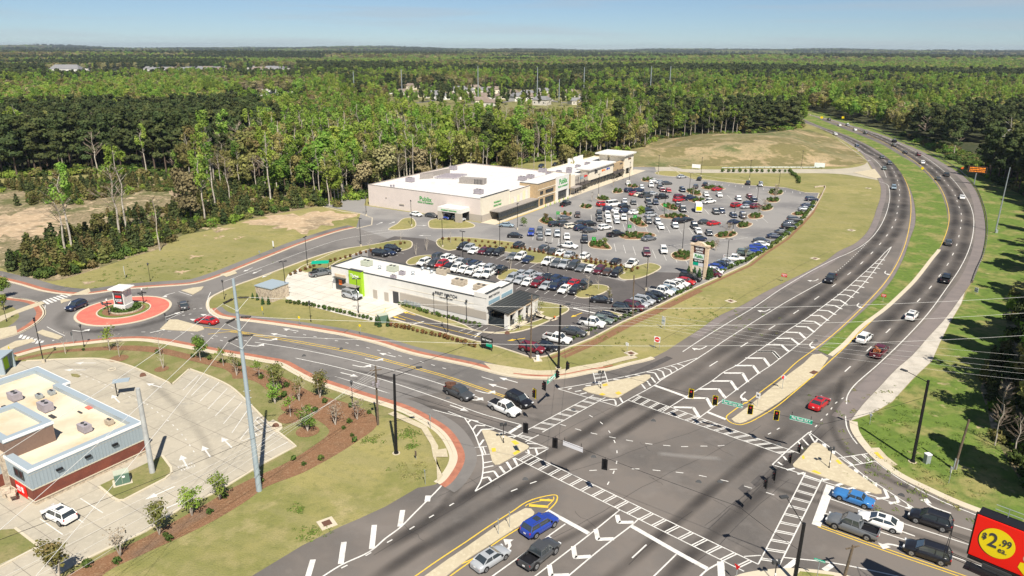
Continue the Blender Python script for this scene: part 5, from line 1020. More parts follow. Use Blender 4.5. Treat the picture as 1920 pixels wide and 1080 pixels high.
oP, iP, cP = inset(plan, -.03), inset(plan, .9), inset(plan, -.12); n = len(plan)
for i in range(n):
    k = (i+1) % n; mb.prism([oP[i], oP[k], iP[k], iP[i]], 4.282, 4.95); mb2.prism([cP[i], cP[k], oP[k], oP[i]], 4.6, 4.97)
mb.build('parapet', 'coping', t); mb2.build('cornice', 'white', t)
# siding ribs on the long facade and the short one
nrib = int(u1/.42)
ms_ = MB(); ms_.box((0, 0, 1.0), (.05, .05, 2.35)); rib = ms_.build('rib', 'siding', mesh_only=True)
for i in range(nrib):
    p = FB.p(.2+i*.42, .02); o = link('siding_rib', rib, t); o.location = (p.x, p.y, 2.25) ; o.rotation_euler.z = R(-33); o.matrix_parent_inverse = WORLD[t.name]
FCl = Frame(FB.p(0, -7).xy, 123)
for i in range(15):
    p = FCl.p(.25+i*.45, .02); o = link('siding_rib', rib, t); o.location = (p.x, p.y, 2.25); o.rotation_euler.z = R(33); o.matrix_parent_inverse = WORLD[t.name]
mb = MB(); FB.box(mb, 0, u1, .0, .06, 2.12, 2.24); FCl.box(mb, 0, 7.05, .0, .06, 2.12, 2.24); mb.build('band_course', 'curb', t)
mb = MB(); FB.box(mb, 0, u1, .0, .1, .5, .62); FCl.box(mb, 0, 7.1, .0, .1, .5, .62); mb.build('stone_cap', 'curb', t)
for u, z in ((2.9, 3.35), (6.4, 3.35), (9.9, 3.35)):
    mb = MB(); FB.box(mb, u, u+.75, .04, .34, z, z+.22); mb.build('wall_light', 'black', t)
window(FCl, 3.2, 5.5, .03, 3.0, 4.2, t, 2, 'charcoal')
# poster on the brick, left of the corner
mb = MB(); FCl.box(mb, 2.7, 5.3, .05, .12, .35, 2.05); o = mb.build('poster', 'bb_red', t); marks(FCl, 2.9, 3.9, 1.45, .4, .125, 'white', o, 2); marks(FCl, 3.0, 3.8, 1.0, .3, .125, 'white', o, 4); marks(FCl, 4.15, 4.9, 1.3, .8, .125, 'white', o, 5)
# stone pillar and porch further left
mb = MB(); FCl.box(mb, -1.0, .9, -.6, .35, 0, 5.2); mb.build('stone_pillar', 'stone', t)
# raised block on the roof
bx0 = zz((98, 791), 7).xy; uB = (bx0-LB0).dot(FB.u); dB_ = (bx0-LB0).dot(FB.n); tB = zz((30, 757), 7).xy; uT = (tB-LB0).dot(FB.u); dT = (tB-LB0).dot(FB.n)
FB.box(mb2 := MB(), min(uB, uT)-5.6, max(uB, uT), dT-.3, dB_, 4.28, 6.6); mb2.build('raised_block', 'brown_wall', t)
U0, U1, D0, D1 = min(uB, uT)-5.6, max(uB, uT), dT-.3, dB_
mb = MB(); FB.box(mb, U0+.8, U1-.8, D0+.8, D1-.8, 6.602, 6.66); mb.build('upper_roof', 'roof_cream', t)
mb = MB(); FB.box(mb, U0-.05, U1+.05, D1-.8, D1+.05, 6.603, 7.1); FB.box(mb, U0-.05, U1+.05, D0, D0+.8, 6.603, 7.1); FB.box(mb, U1-.8, U1+.05, D0+.8, D1-.8, 6.603, 7.1); FB.box(mb, U0, U0+.8, D0+.8, D1-.8, 6.603, 7.1); mb.build('parapet', 'coping', t)
mb = MB(); FB.box(mb, U0-.1, U1+.12, D1+.051, D1+.13, 6.75, 7.12); mb.build('cornice', 'white', t)
for (x, y, sx, sy, h, m_, lb) in ((175, 655, 1.9, 1.3, 1.0, 'hvac', 'large grey rooftop unit furthest left on the cream roof'), (445, 640, .95, .75, .5, 'metal', 'small box fan left of its twin on the cream roof'), (585, 598, .95, .75, .5, 'metal', 'small box fan right of its twin on the cream roof'), (520, 775, 2.1, 1.3, 1.1, 'hvac', 'large grey rooftop unit beside the raised roof block'), (960, 1010, 1.8, 1.1, .9, 'hvac', 'large grey rooftop unit nearest the parapet of the cream roof'), (1235, 935, 1.0, .8, .6, 'hvac_tan', 'small tan condenser nearest the concrete pole end of the cream roof')):
    p = zz((x/6, 640+y/6), 4.3); roof_unit(p, sx, sy, h, R(57-90), 4.3, lb, m_)
p = zz((155, 800+140/6-0), 4.3)
for i, (x, y, sx, sy, m_, lb) in enumerate(((1000, 750, 1.1, .6, 'apron', 'rusty red hatch lying flat on the cream roof'), (900, 802, 1.0, .22, 'dark_grey', 'dark vent strip beside the red hatch on the cream roof'), (590, 850, 1.4, .5, 'dark_grey', 'dark grating below the large unit on the cream roof'), (50, 740, .9, .5, 'dark_grey', 'dark grating left of the raised roof block'))):
    p = zz((x/6, 640+y/6), 4.3); tag(MB().box((p.x, p.y, 4.36), (sx, sy, .14), R(57-90)).build('roof_hatch', m_), lb, 'hatch')
# drive-through sign wall building at far left
t = wthing('drive_through_kiosk', G(12, 700), 'small grey kiosk with a slanted pale roof and lime green menu panel', 'kiosk')
a, b, c, d_ = G(-30, 720).xy, G(8, 702).xy, G(30, 690).xy, G(-10, 690).xy
FK = Frame(G(8, 702).xy, azof(G(8, 702).xy, G(26, 688).xy)); LK = (G(26, 688).xy-FK.o).length
mb = MB(); FK.box(mb, 0, LK, -4, -.5, 0, 2.9); mb.build('wall', 'siding', t)
mb = MB(); FK.box(mb, .3, LK-.4, -.5, -.42, .2, 2.3); mb.build('menu_panel', 'lime', t)
mb = MB(); FK.box(mb, -.3, LK+.5, -4.4, .3, 2.95, 3.1); FK.box(mb, LK, LK+.25, -.6, .3, 0, 2.9); FK.box(mb, -.25, 0, -.6, .3, 0, 2.9); mb.build('roof', 'coping', t)
# brick enclosure beside the drive-through
p = G(500, 560)
t = wthing('bin_store', p, 'small tan brick store with a flat grey roof beside conical shrubs', 'store')
FT = Frame(G(481, 560).xy, azof(G(481, 560).xy, G(511, 567).xy)); LT = (G(511, 567).xy-FT.o).length
mb = MB(); FT.box(mb, 0, LT, -5, 0, 0, 3.0); mb.build('wall', 'stone', t); mb = MB(); FT.box(mb, -.15, LT+.15, -5.15, .15, 3.002, 3.2); mb.build('roof', 'coping', t)

# ================================================================ VEHICLES
PAINT = {'white': (.78, .78, .76), 'cream': (.70, .64, .52), 'silver': (.46, .48, .50), 'grey': (.17, .18, .19), 'dark grey': (.055, .058, .062), 'black': (.012, .012, .015), 'navy': (.015, .025, .06), 'blue': (.02, .05, .30), 'bright blue': (.04, .17, .42), 'pale blue': (.28, .36, .42), 'red': (.42, .012, .015), 'dark red': (.16, .012, .02), 'maroon': (.10, .012, .022), 'brown': (.07, .045, .035), 'green-grey': (.13, .17, .15), 'yellow': (.72, .45, .02)}
for k, c in PAINT.items():
    M['p_'+k] = mat(k.replace(' ', '_').replace('-', '_')+'_paint', c, .28 if k != 'white' else .32, metal=.25 if k in ('silver', 'grey', 'pale blue') else 0, spec=.5, coat=.6)
def carshape(kind):
    """returns (L, W, H, belt profile, cabin) in metres; +x is the nose"""
    D = dict(
     sedan=(4.85, 1.86, 1.45, [(-2.42, .72), (-2.36, .93), (-1.75, 1.0), (-1.0, .98), (0, .96), (1.1, .95), (1.7, .86), (2.2, .76), (2.42, .58)], (-1.85, -1.05, .38, 1.2, 1.43)),
     hatch=(4.3, 1.82, 1.52, [(-2.15, .75), (-2.12, 1.0), (-1.5, 1.02), (0, .99), (1.05, .98), (1.6, .9), (2.0, .8), (2.15, .6)], (-2.0, -1.5, .4, 1.2, 1.5)),
     suv=(4.75, 1.92, 1.72, [(-2.37, .75), (-2.34, 1.08), (-1.6, 1.12), (0, 1.1), (1.1, 1.08), (1.7, 1.02), (2.2, .92), (2.37, .68)], (-2.24, -1.85, .45, 1.25, 1.70)),
     bigsuv=(5.2, 2.02, 1.86, [(-2.6, .8), (-2.57, 1.16), (-1.6, 1.2), (0, 1.18), (1.25, 1.16), (1.9, 1.12), (2.45, 1.02), (2.6, .75)], (-2.5, -2.25, .55, 1.3, 1.84)),
     pickup=(5.7, 2.02, 1.88, [(-2.85, .8), (-2.83, 1.14), (-1.0, 1.16), (0, 1.15), (1.35, 1.14), (2.0, 1.1), (2.6, 1.0), (2.85, .74)], (-.85, -.62, .75, 1.45, 1.86)),
     van=(5.6, 2.02, 2.2, [(-2.8, .8), (-2.78, 1.25), (-1.6, 1.28), (0, 1.26), (1.7, 1.24), (2.2, 1.1), (2.65, .98), (2.8, .7)], (-2.75, -2.7, 1.2, 2.0, 2.2)),
     classic=(4.9, 1.84, 1.40, [(-2.45, .62), (-2.42, .90), (-1.5, .95), (-.9, .96), (0, .96), (1.0, .95), (1.9, .92), (2.4, .88), (2.45, .58)], (-1.35, -.9, .35, .8, 1.38)))
    return D[kind]
_cars = {}
def car_meshes(kind, bed='open'):
    key = (kind, bed)
    if key in _cars: return _cars[key]
    L, W, H, prof, cab = carshape(kind); hw_ = W/2; h = {}
    # body shell: lofted sections
    mb = MB(); secs = []
    xs = [p[0] for p in prof]
    lift = .28 if kind in ('pickup', 'bigsuv', 'suv') else .2
    if bed == 'lifted': lift = .38
    for x, z in prof:
        e = abs(x)/(L/2); wf = 1-.10*max(0, (e-.72)/.28)**1.5-(.05 if e > .985 else 0); y = hw_*wf
        zb = lift+(.10 if e > .95 else 0)
        secs.append([(x, y*.93, zb), (x, y, zb+.14), (x, y*1.0, (zb+z)/2+.06), (x, y*.965, z-.07), (x, y*.88, z-.005), (x, y*.45, z+.025), (x, 0, z+.035)])
    rows = [[(a[0], a[1], a[2]) for a in s_]+[(a[0], -a[1], a[2]) for a in s_[-2::-1]] for s_ in secs]
    if kind == 'pickup':                      # the bed is cut later by its own inner box
        pass
    n = len(rows[0]); o = 0; vs2 = [v for r_ in rows for v in r_]; fs2 = []
    skip = set()
    for i in range(len(rows)-1):
        for j in range(n-1):
            if kind == 'pickup' and bed != 'cover' and i == 1 and 4 <= j <= 7: continue
            fs2.append((i*n+j, i*n+j+1, (i+1)*n+j+1, (i+1)*n+j))
        fs2.append((i*n+n-1, i*n, (i+1)*n, (i+1)*n+n-1))
    fs2.append(tuple(range(n-1, -1, -1))); m0 = (len(rows)-1)*n; fs2.append(tuple(range(m0, m0+n)))
    mb.add(vs2, fs2, 0)
    xr0, xr1, xf1, xf0, zr = cab; zb = 1.0
    belt = lambda x: np.interp(x, xs, [p[1] for p in prof])
    # roof and pillars
    tw = hw_*(.72 if kind not in ('van', 'bigsuv') else .80); bw = hw_*.90
    def slab(x0, x1, z0, z1, w0, inset=.05):
        mb.add([(x0, -w0, z0), (x1, -w0, z0), (x1, w0, z0), (x0, w0, z0), (x0+inset, -w0+.06, z1), (x1-inset, -w0+.06, z1), (x1-inset, w0-.06, z1), (x0+inset, w0-.06, z1)],
               [(0, 3, 2, 1), (4, 5, 6, 7), (0, 1, 5, 4), (1, 2, 6, 5), (2, 3, 7, 6), (3, 0, 4, 7)], 0)
    slab(xr1-.04, xf1+.04, zr-.06, zr+.015, tw+.015)
    for s in (-1, 1):
        for (xa, za, xb, zb_) in ((xf0, belt(xf0)-.02, xf1+.02, zr-.03), (xr0, belt(xr0)-.02, xr1-.02, zr-.03), ((xr1+xf1)/2-.05, belt(0)-.02, (xr1+xf1)/2-.05, zr-.03)):
            mb.tube((xa, s*(bw-.0), za), (xb, s*(tw+.0), zb_), .045 if xa not in (xr0,) else .07, .04, n=5)
    if kind == 'pickup':
        z1 = belt(-1.5)
        for s in (-1, 1): mb.box((-1.85, s*(hw_*.90), z1-.02), (1.9, .09, .1))
        mb.box((-2.76, 0, z1-.02), (.1, hw_*1.7, .1))
    h['body'] = mb.build('body', ['white', 'black'], mesh_only=True)
    h['body'].polygons.foreach_set('use_smooth', [len(f) == 4 and i < len(fs2) for i, f in enumerate(mb.f)])
    # glass house
    g_ = MB(); e = .01
    zf, zk = belt(xf0), belt(xr0)
    V = [(xr0+e, -bw+.02, zk-.03), (xf0-e, -bw+.02, zf-.03), (xf0-e, bw-.02, zf-.03), (xr0+e, bw-.02, zk-.03), (xr1, -tw, zr-.04), (xf1, -tw, zr-.04), (xf1, tw, zr-.04), (xr1, tw, zr-.04)]
    g_.add(V, [(0, 1, 5, 4), (1, 2, 6, 5), (2, 3, 7, 6), (3, 0, 4, 7), (4, 5, 6, 7)])
    h['window'] = g_.build('window', 'glass_blue', mesh_only=True)
    R_ = .34 if kind in ('sedan', 'hatch', 'classic') else .38
    if bed == 'lifted': R_ = .46
    wx = L*.305
    wh = MB(); wh.tube((0, -.12, 0), (0, .12, 0), R_, n=18, mi=0); wh.tube((0, -.128, 0), (0, .128, 0), R_*.62, n=14, mi=1); wh.tube((0, -.134, 0), (0, .134, 0), R_*.16, n=8, mi=0)
    for k in range(5):
        a = k*2*math.pi/5
        for s in (-1, 1): wh.box((math.cos(a)*R_*.38, s*.13, math.sin(a)*R_*.38), (.07, .008, .07), 0, 0)
    h['wheel'] = wh.build('wheel', ['rubber', 'rim'], mesh_only=True)
    ar = MB()
    for x in (wx, -wx):
        for s in (-1, 1): ar.tube((x, s*(hw_-.25), R_+.03), (x, s*(hw_*1.004), R_+.03), R_*1.16, n=18)
    ar.box((L/2-.05, 0, lift+.18), (.12, W*.62, .26)); ar.box((0, 0, lift-.02), (L*.86, W*.9, .12))
    if kind == 'pickup' and bed != 'cover': ar.box((-1.88, 0, .86), (1.75, W*.80, .05))
    if kind == 'pickup' and bed == 'cover': ar.box((-1.85, 0, belt(-1.8)+.05), (1.8, W*.86, .03))
    h['wheel_arch'] = ar.build('trim', 'black', mesh_only=True)
    for nm, sx, z, m_ in (('headlight', 1, belt(L/2-.2)-.12, 'lamp_clear'), ('taillight', -1, belt(-L/2+.05)-.16, 'lamp_red')):
        for s in (-1, 1):
            l_ = MB(); l_.box((sx*(L/2-.10), s*(hw_*.70), z), (.20 if sx > 0 else .14, .36 if sx > 0 else .30, .15 if kind in ('sedan', 'hatch') or sx > 0 else .30), -sx*s*.15)
            h[nm+('l' if s > 0 else 'r')] = l_.build(nm, m_, mesh_only=True)
    mi = MB()
    h['mirror'] = [(MB().box((xf0-.35, s*(hw_+.09), belt(xf0)+.08), (.16, .2, .14))).build('mirror', 'black', mesh_only=True) for s in (-1, 1)]
    pl = MB().box((-L/2-.012, 0, .72), (.02, .32, .15)); h['plate'] = pl.build('licence_plate', 'white', mesh_only=True)
    gr = MB().box((L/2-.01, 0, belt(L/2)-.08), (.05, W*.42, .16)); h['grille'] = gr.build('grille', 'dark_grey', mesh_only=True)
    sr2 = MB()
    for s in (-1, 1): sr2.box(((xr1+xf1)/2, s*(tw-.08), zr+.05), (abs(xf1-xr1)*.85, .04, .04))
    h['rail'] = sr2.build('roof_rail', 'dark_grey', mesh_only=True)
    h['sunroof'] = MB().box(((xr1+xf1)/2+.2, 0, zr+.018), (.75, tw*1.2, .012)).build('sunroof', 'glass_blue', mesh_only=True)
    h['wx'] = wx; h['R'] = R_; h['hw'] = hw_
    _cars[key] = h; return h
CARS = []; VR0 = random.Random(4)
KNAME = dict(sedan='sedan', hatch='hatchback', suv='suv', bigsuv='large suv', pickup='pickup truck', van='van', classic='classic sedan')
def car(kind, colour, pos, heading, label=None, group=None, detail=1, bed='open', name='parked_car', extra=()):
    h = car_meshes(kind, bed); t = thing(name, (pos[0], pos[1], .055), label, KNAME[kind] if kind in ('van',) else {'pickup': 'pickup truck', 'suv': 'suv', 'bigsuv': 'suv'}.get(kind, 'car'), group, math.pi/2-R(heading))
    b = link('body', h['body'], t)
    b.material_slots[0].link = 'OBJECT'; b.material_slots[0].material = M['p_'+colour]
    link('window', h['window'], t); link('trim', h['wheel_arch'], t)
    for x in (1, -1):
        for s in (-1, 1):
            w_ = link('wheel', h['wheel'], t); w_.location = (x*h['wx'], s*(h['hw']-.115), h['R'])
    if detail:
        for nm in ('headlightl', 'headlightr', 'taillightl', 'taillightr'): link(nm[:-1], h[nm], t)
    if detail > 1:
        for m_ in h['mirror']: link('mirror', m_, t)
        link('licence_plate', h['plate'], t); link('grille', h['grille'], t)
        if kind in ('suv', 'bigsuv'): link('roof_rail', h['rail'], t)
        if 'sunroof' in extra: link('sunroof', h['sunroof'], t)
    t.scale = (VR0.uniform(.95, 1.04), VR0.uniform(.97, 1.03), VR0.uniform(.95, 1.05)); CARS.append((t, kind, colour)); return t
def roadcar(kind, colour, px, front, label, bed='open', extra=(), detail=2):
    a = G(px[0], px[1], .75).xy; b = G(px[0]+front[0], px[1]+front[1], .75).xy
    return car(kind, colour, a, azof(a, b), label, 'cars on the road' if px[1] < 1e9 else None, detail, bed, 'car_on_road', extra)
rc = roadcar
rc('sedan', 'silver', (920, 1044), (33, -21), 'silver sedan with dark rear window waiting in the left turn lane by the narrow median', extra=('sunroof',))
rc('pickup', 'dark grey', (1012, 1037), (34, -27), 'lifted charcoal pickup truck waiting behind the broad chevrons', bed='lifted')
rc('suv', 'blue', (1012, 983), (28, -17), 'royal blue suv at the stop line beside the median tip', extra=('sunroof',))
rc('pickup', 'dark grey', (860, 735), (36, 16), 'dark grey pickup truck with red junk in its bed')
rc('pickup', 'white', (946, 764), (38, 16), 'white crew cab pickup truck with black bed at the stop line', bed='cover')
rc('suv', 'black', (973, 749), (28, 14), 'black suv beside the white pickup at the stop line')
rc('sedan', 'red', (1537, 754), (22, -18), 'red sedan driving away past the concrete median', extra=('sunroof',))
rc('suv', 'white', (1621, 633), (22, -18), 'white suv with dark roof glass driving behind the loaded pickup')
rc('suv', 'white', (1710, 591), (16, -18), 'white suv alone further up the curve', extra=('sunroof',))
ld = rc('pickup', 'maroon', (1649, 658), (18, -16), 'maroon pickup truck loaded with orange furniture')
rc('pickup', 'black', (1558, 522), (-16, 16), 'black pickup truck driving toward the junction beside the hatched area')
rc('pickup', 'black', (1774, 522), (10, -18), 'black pickup truck driving away near the guardrail end')
for k, c, p, f, lb in [('sedan', 'dark grey', (1779, 454), (3, -14), 'dark sedan driving alone below the guardrail bend'), ('sedan', 'white', (1804, 369), (-6, -14), 'white sedan in the outer lane below the message sign'),
    ('sedan', 'dark grey', (1759, 334), (-12, -14), 'dark sedan in the inner lane left of the message sign'), ('pickup', 'dark grey', (1775, 327), (-14, -14), 'dark pickup truck beside the kink of the guardrail'),
    ('suv', 'white', (1729, 304), (-14, -9), 'white suv just above the yellow diamond in the median'), ('suv', 'maroon', (1722, 289), (-14, -8), 'maroon suv in the outer lane above the white suv'),
    ('sedan', 'black', (1697, 285), (-14, -8), 'black sedan in the inner lane beside the maroon suv'), ('bigsuv', 'black', (1676, 272), (-14, -7), 'large black suv towing up the far curve'), ('pickup', 'black', (1677, 264), (-14, -7), 'black pickup truck right behind the large black suv'),
    ('bigsuv', 'dark grey', (1623, 249), (-14, -6), 'tall dark suv on the far right carriageway'), ('sedan', 'white', (1603, 243), (-14, -5), 'white sedan ahead of the tall dark suv'), ('pickup', 'silver', (1589, 234), (-14, -5), 'silver pickup truck high on the far right carriageway'),
    ('sedan', 'white', (1574, 234), (-14, -5), 'small white sedan left of the silver pickup far away'), ('suv', 'black', (1554, 224), (-14, -4), 'black suv furthest away on the right carriageway'),
    ('suv', 'white', (1566, 251), (12, 4), 'white suv furthest away on the left carriageway'), ('sedan', 'navy', (1607, 273), (12, 7), 'navy sedan on the left carriageway above the field corner'), ('sedan', 'dark grey', (1654, 294), (12, 10), 'dark sedan leading two others on the left carriageway bend'),
    ('suv', 'dark grey', (1668, 306), (12, 12), 'dark suv in the median-side lane of the left carriageway'), ('sedan', 'green-grey', (1658, 315), (10, 14), 'green-grey sedan beside the side road opening'), ('suv', 'pale blue', (1676, 351), (2, 14), 'pale blue suv alone in the middle of the left carriageway')]:
    rc(k, c, p, f, lb, detail=1)
rc('suv', 'navy', (143, 573), (-20, 8), 'navy suv circling the left side of the roundabout'); rc('sedan', 'dark grey', (344, 571), (-4, -10), 'dark grey sedan leaving the right side of the roundabout'); rc('sedan', 'red', (387, 600), (-20, -3), 'red sedan approaching the roundabout yield line')
rc('classic', 'bright blue', (1601, 931), (-30, -10), 'bright blue classic sedan at the stop line by the triangular island')
rc('sedan', 'white', (1650, 975), (-32, -10), 'white sedan with black glass between the blue classic and the grey pickup', extra=('sunroof',))
rc('pickup', 'grey', (1599, 986), (-36, -13), 'grey crew cab pickup truck next to the yellow centre lines')
rc('suv', 'black', (1745, 973), (-36, -12), 'black suv behind the white sedan in the right lane'); rc('suv', 'black', (1739, 1033), (-36, -12), 'black suv next to the yellow centre lines near the billboard')
O1 = rc('suv', 'white', (110, 963), (-22, -10), 'white suv parked beside the brick restaurant wall', extra=('sunroof',)); 
O2 = rc('bigsuv', 'silver', (660, 553), (26, 7), 'silver van-like suv in the drive-through lane under the green bay')
O3 = rc('pickup', 'grey', (602, 511), (22, -4), 'grey pickup truck under the green canopy at the left of the salon')
for o_ in (O1, O2, O3): o_.name = 'parked_car'; o_['group'] = 'cars standing by the two restaurants'
M['load_orange'] = mat('faded_orange', (.36, .11, .04), .7, [(2, (.12, .05, .03), .45, .6)])
# load of the two working pickups
for o_, dx in ((ld, 0), (CARS[3][0], 1)):
    q = tag(MB().box((0, 0, .35), (1.2, 1.1, .5), .2).box((.3, .2, .8), (.8, .3, .5), .7).box((-.4, -.3, .75), (.5, .8, .4), -.3).tube((-.9, -.4, .5), (.8, .5, 1.0), .06).build('load', 'load_orange' if not dx else 'rust'), 'orange furniture piled in the bed of the maroon pickup' if not dx else 'rusty red junk piled in the bed of the dark pickup', 'load')
    q.rotation_euler.z = o_.rotation_euler.z; v = Vector((math.cos(o_.rotation_euler.z), math.sin(o_.rotation_euler.z))); q.location = (o_.location.x-v.x*1.8, o_.location.y-v.y*1.8, .92)

# parked cars: (kind letter, colour, pixel in crop)
KL = dict(s='sedan', h='hatch', u='suv', b='bigsuv', p='pickup', v='van')
CL = dict(w='white', s='silver', g='grey', d='dark grey', k='black', n='navy', b='blue', r='red', m='maroon', D='dark red', t='brown', c='cream', e='green-grey', l='pale blue')
LOTCARS = []
def Z5(x, y): return (640+x/3, 400+y/3)
def C3(x, y): return (980+x/5.333, 280+y/5.333)
def C4(x, y): return (1280+x/5.333, 280+y/5.333)
def ID(x, y): return (x, y)
def row(zone, conv, azd, txt, order='from the left'):
    out = []
    for tok in txt.split():
        a, x, y = tok.split(','); p = G(*conv(float(x), float(y)), .75).xy
        out.append((zone, KL[a[0]], CL[a[1]], p, azd+random.uniform(-2, 2), conv(float(x), float(y)), a[2:] if len(a) > 2 else ''))
    LOTCARS.append((zone, out, order))
row('in the far row beside the hedge', Z5, 207, 'uk,685,185 us,718,193 sw,748,207 sm,800,208 sk,840,213 uk,885,217 sg,965,240 uw,1008,242 sn,1050,257')
row('in the row below the long hedge', Z5, 207, 'pw,1165,268 ug,1210,280 ps,1258,285 bd,1307,293 sg,1352,303 sw,1400,308 um,1450,318 st,1497,325 uk,1550,333')
row('in the upper line behind the restaurant roof', Z5, 27, 'ud,548,240 uw,597,248 sw,630,258 ss,675,265 ud,716,275 un,752,283 sw,795,297 us,838,305 pk,895,318')
row('in the line just behind the restaurant roof', Z5, 207, 'uw,465,273 ud,522,278 ur,565,287 sk,605,297 uw,648,307 sw,690,313 uw,733,322 sw,780,335 pw,830,338')
row('in the upper line of the row with two red cars', Z5, 27, 'ss,1015,333 us,1065,340 ss,1115,350 uk,1165,360 un,1212,367 sn,1262,375 sr,1310,388 pd,1370,400')
row('in the lower line of the row with two red cars', Z5, 207, 'us,960,362 ss,1007,371 sw,1050,383 uD,1103,390 ss,1152,403 un,1205,405 sw,1257,423 uk,1313,430')
row('beside the roadside hedge below the tall sign', ID, 122, 'uk,1168,578 um,1188,574 us,1198,569 us,1208,563 sk,1219,558 sk,1231,552 pw,1240,546 sl,1252,541 uw,1263,535 sw,1274,530 sr,1285,526 bk,1295,520')
row('beside the roadside hedge above the tall sign', ID, 118, 'sm,1336,512 sw,1338,506 sb,1344,500 sn,1354,496 ss,1362,491')
row('beside the roadside hedge in the middle', ID, 110, 'pw,1376,484 ue,1398,474 sb,1413,468 sb,1422,462 sw,1429,457 sd,1428,451')
row('beside the roadside hedge far up', ID, 100, 'sn,1453,442 sd,1467,435 uk,1479,425 sd,1484,418 ud,1490,411')
row('at the far right end by the retaining wall', ID, 95, 'ss,1511,391 sn,1515,385 un,1522,373')
row('at the near corner of the car park', ID, 117, 'sk,1138,591 se,1128,598 pw,1110,605 sd,1076,621 pw,1045,634 sk,1024,648 uD,998,652')
row('beyond the left end of the restaurant', ID, 117, 'uk,713,475 sn,727,472 uk,736,466')
row('queueing beside the supermarket wall', ID, 125, 'sw,780,401 sd,809,403 ub,833,407 us,860,410')
row('in the first row by the supermarket drive', ID, 184, 'ub,996,436 ug,1012,433 ss,1028,435 us,1045,438 sw,1063,442')
row('just behind the first row by the drive', ID, 4, 'sg,1013,443')
row('above the long hedge', ID, 27, 'uk,973,459 ud,1020,466 sd,1037,470 sw,1052,472 ss,1068,476 uw,1097,479 sk,1155,489 pw,1185,494')
row('on the open drive of the car park', ID, 100, 'sl,950,421 sk,966,441 sk,1128,561')
row('driving along the shopfronts', C3, 32, 'pk,430,540')
row('on the open aisle behind the hedge', ID, 120, 'pw,1065,460')
row('facing the aisle in front of the hedge', ID, 184, 'uk,1096,449')
row('in the sparse right part of the car park', C3, 184, 'um,1240,1030 uw,1410,1005')
H = 60
row('in the cluster nearest the supermarket entrance', C3, H, 'uk,325,745 ud,415,742 uc,490,765 sd,590,728 uk,668,745 un,580,785 sd,672,806 sg,420,678 uw,820,778')
row('in the red and white cluster before the shops', C3, H, 'ur,800,548 vw,905,548 un,862,595 sw,950,605 uk,1015,572 sn,1028,612 sw,1115,627')
row('in the three short columns at the centre', C3, 184, 'st,550,650 uk,765,643 sk,768,688 uw,848,652 sw,857,702 uw,935,662 ss,942,712 uw,1012,682')
row('beside the striped bays at the centre', C3, 60, 'pk,930,845 sg,1262,885 uk,1250,610 us,1280,655')
row('left of the large planted island', C3, 184, 'ud,1258,715 us,1350,722 sw,1382,768 uk,620,900')
row('in the back row before the shops', C3, 184, 'sw,1055,335 ss,1190,372 uw,1285,357 ud,1372,370 sD,1397,400 sr,1460,405 un,1597,402')
row('in the furthest row by the green verge', C3, 70, 'sw,1320,312 ss,1378,325 sd,1440,335')
row('in the tight cluster below the far row', C3, H, 'un,1072,408 un,1160,412 sr,1118,442 sc,1170,450 pd,1232,460 ss,1297,438')
row('in the columns in front of the tight cluster', C3, 184, 'ss,1020,513 sd,1108,525 uk,1253,515 sd,1268,550 un,1330,528')
row('by the large tree in the middle', C3, H, 'pk,1392,475 uD,1568,472 sr,1560,500 pn,1668,485')
row('around the fire-engine coloured van', C3, 184, 'pd,1600,595 sd,1555,550')
row('beside the lower planted island', C3, H, 'uk,1560,717 sk,1640,697 sd,1818,720')
row('in the columns above the tall sign', C3, 184, 'ss,1525,757 uk,1718,765 sw,1758,812 sd,1865,830')
row('hiding behind the tall sign top', C3, H, 'un,1768,893')
row('in the far right columns', C4, 184, 'sw,235,447 sw,368,452 ss,558,485 sD,670,468 sn,712,497 ud,332,622 sn,390,610 sn,508,652 un,605,662')
row('in the far right angled row', C4, H, 'sr,345,395 pw,262,520 ur,540,557 ss,640,568 un,660,543 uD,735,568 sn,518,722 sr,312,735')
row('on the far edge below the side road', C4, 20, 'sk,168,290 ud,130,372 uk,225,350 uk,655,335 us,780,348')
row('on the far left edge near the shops', C3, 60, 'ss,1590,270')
row('behind the shops', C3, 200, 'sn,185,160 sk,325,146 uk,420,136')
allc = []
for zone, lst, order in LOTCARS:
    lst = sorted(lst, key=lambda c: c[5][0])
    for i, c in enumerate(lst):
        nm = c[2]+' '+KNAME[c[1]]; nb = []
        if i > 0: nb.append(lst[i-1][2]+' '+KNAME[lst[i-1][1]])
        if i < len(lst)-1: nb.append(lst[i+1][2]+' '+KNAME[lst[i+1][1]])
        if len(lst) == 1: lb = '%s %s' % (nm, zone)
        elif i == 0: lb = '%s leftmost %s' % (nm, zone)
        elif i == len(lst)-1: lb = '%s rightmost %s' % (nm, zone)
        elif nb[0] == nb[1]: lb = '%s between two such %ss %s' % (nm, nb[0], zone)
        else: lb = '%s between %s and %s %s' % (nm, nb[0], nb[1], zone)
        allc.append([c, lb, zone])
labs = {}
for a in allc: labs.setdefault(a[1], []).append(a)
for l_, v in labs.items():
    if len(v) > 1:
        for k, a in enumerate(v): a[1] = l_+', '+('left one', 'right one', 'third one')[k]
for (zone, kind, colour, p, hd, px, opt), lb, zn in allc:
    wds = lb.split()
    if len(wds) > 16: lb = ' '.join(lb.replace(' pickup truck', ' pickup').split()[:16])
    near = (p-Vector((0, 0))).length < 190
    car(kind, colour, p, hd, lb, 'cars parked '+zn if zn.startswith(('in', 'beside', 'at', 'on', 'above', 'below')) else 'cars in the car park', 2 if near else 1, 'cover' if (kind == 'pickup' and random.random() < .3) else 'open')
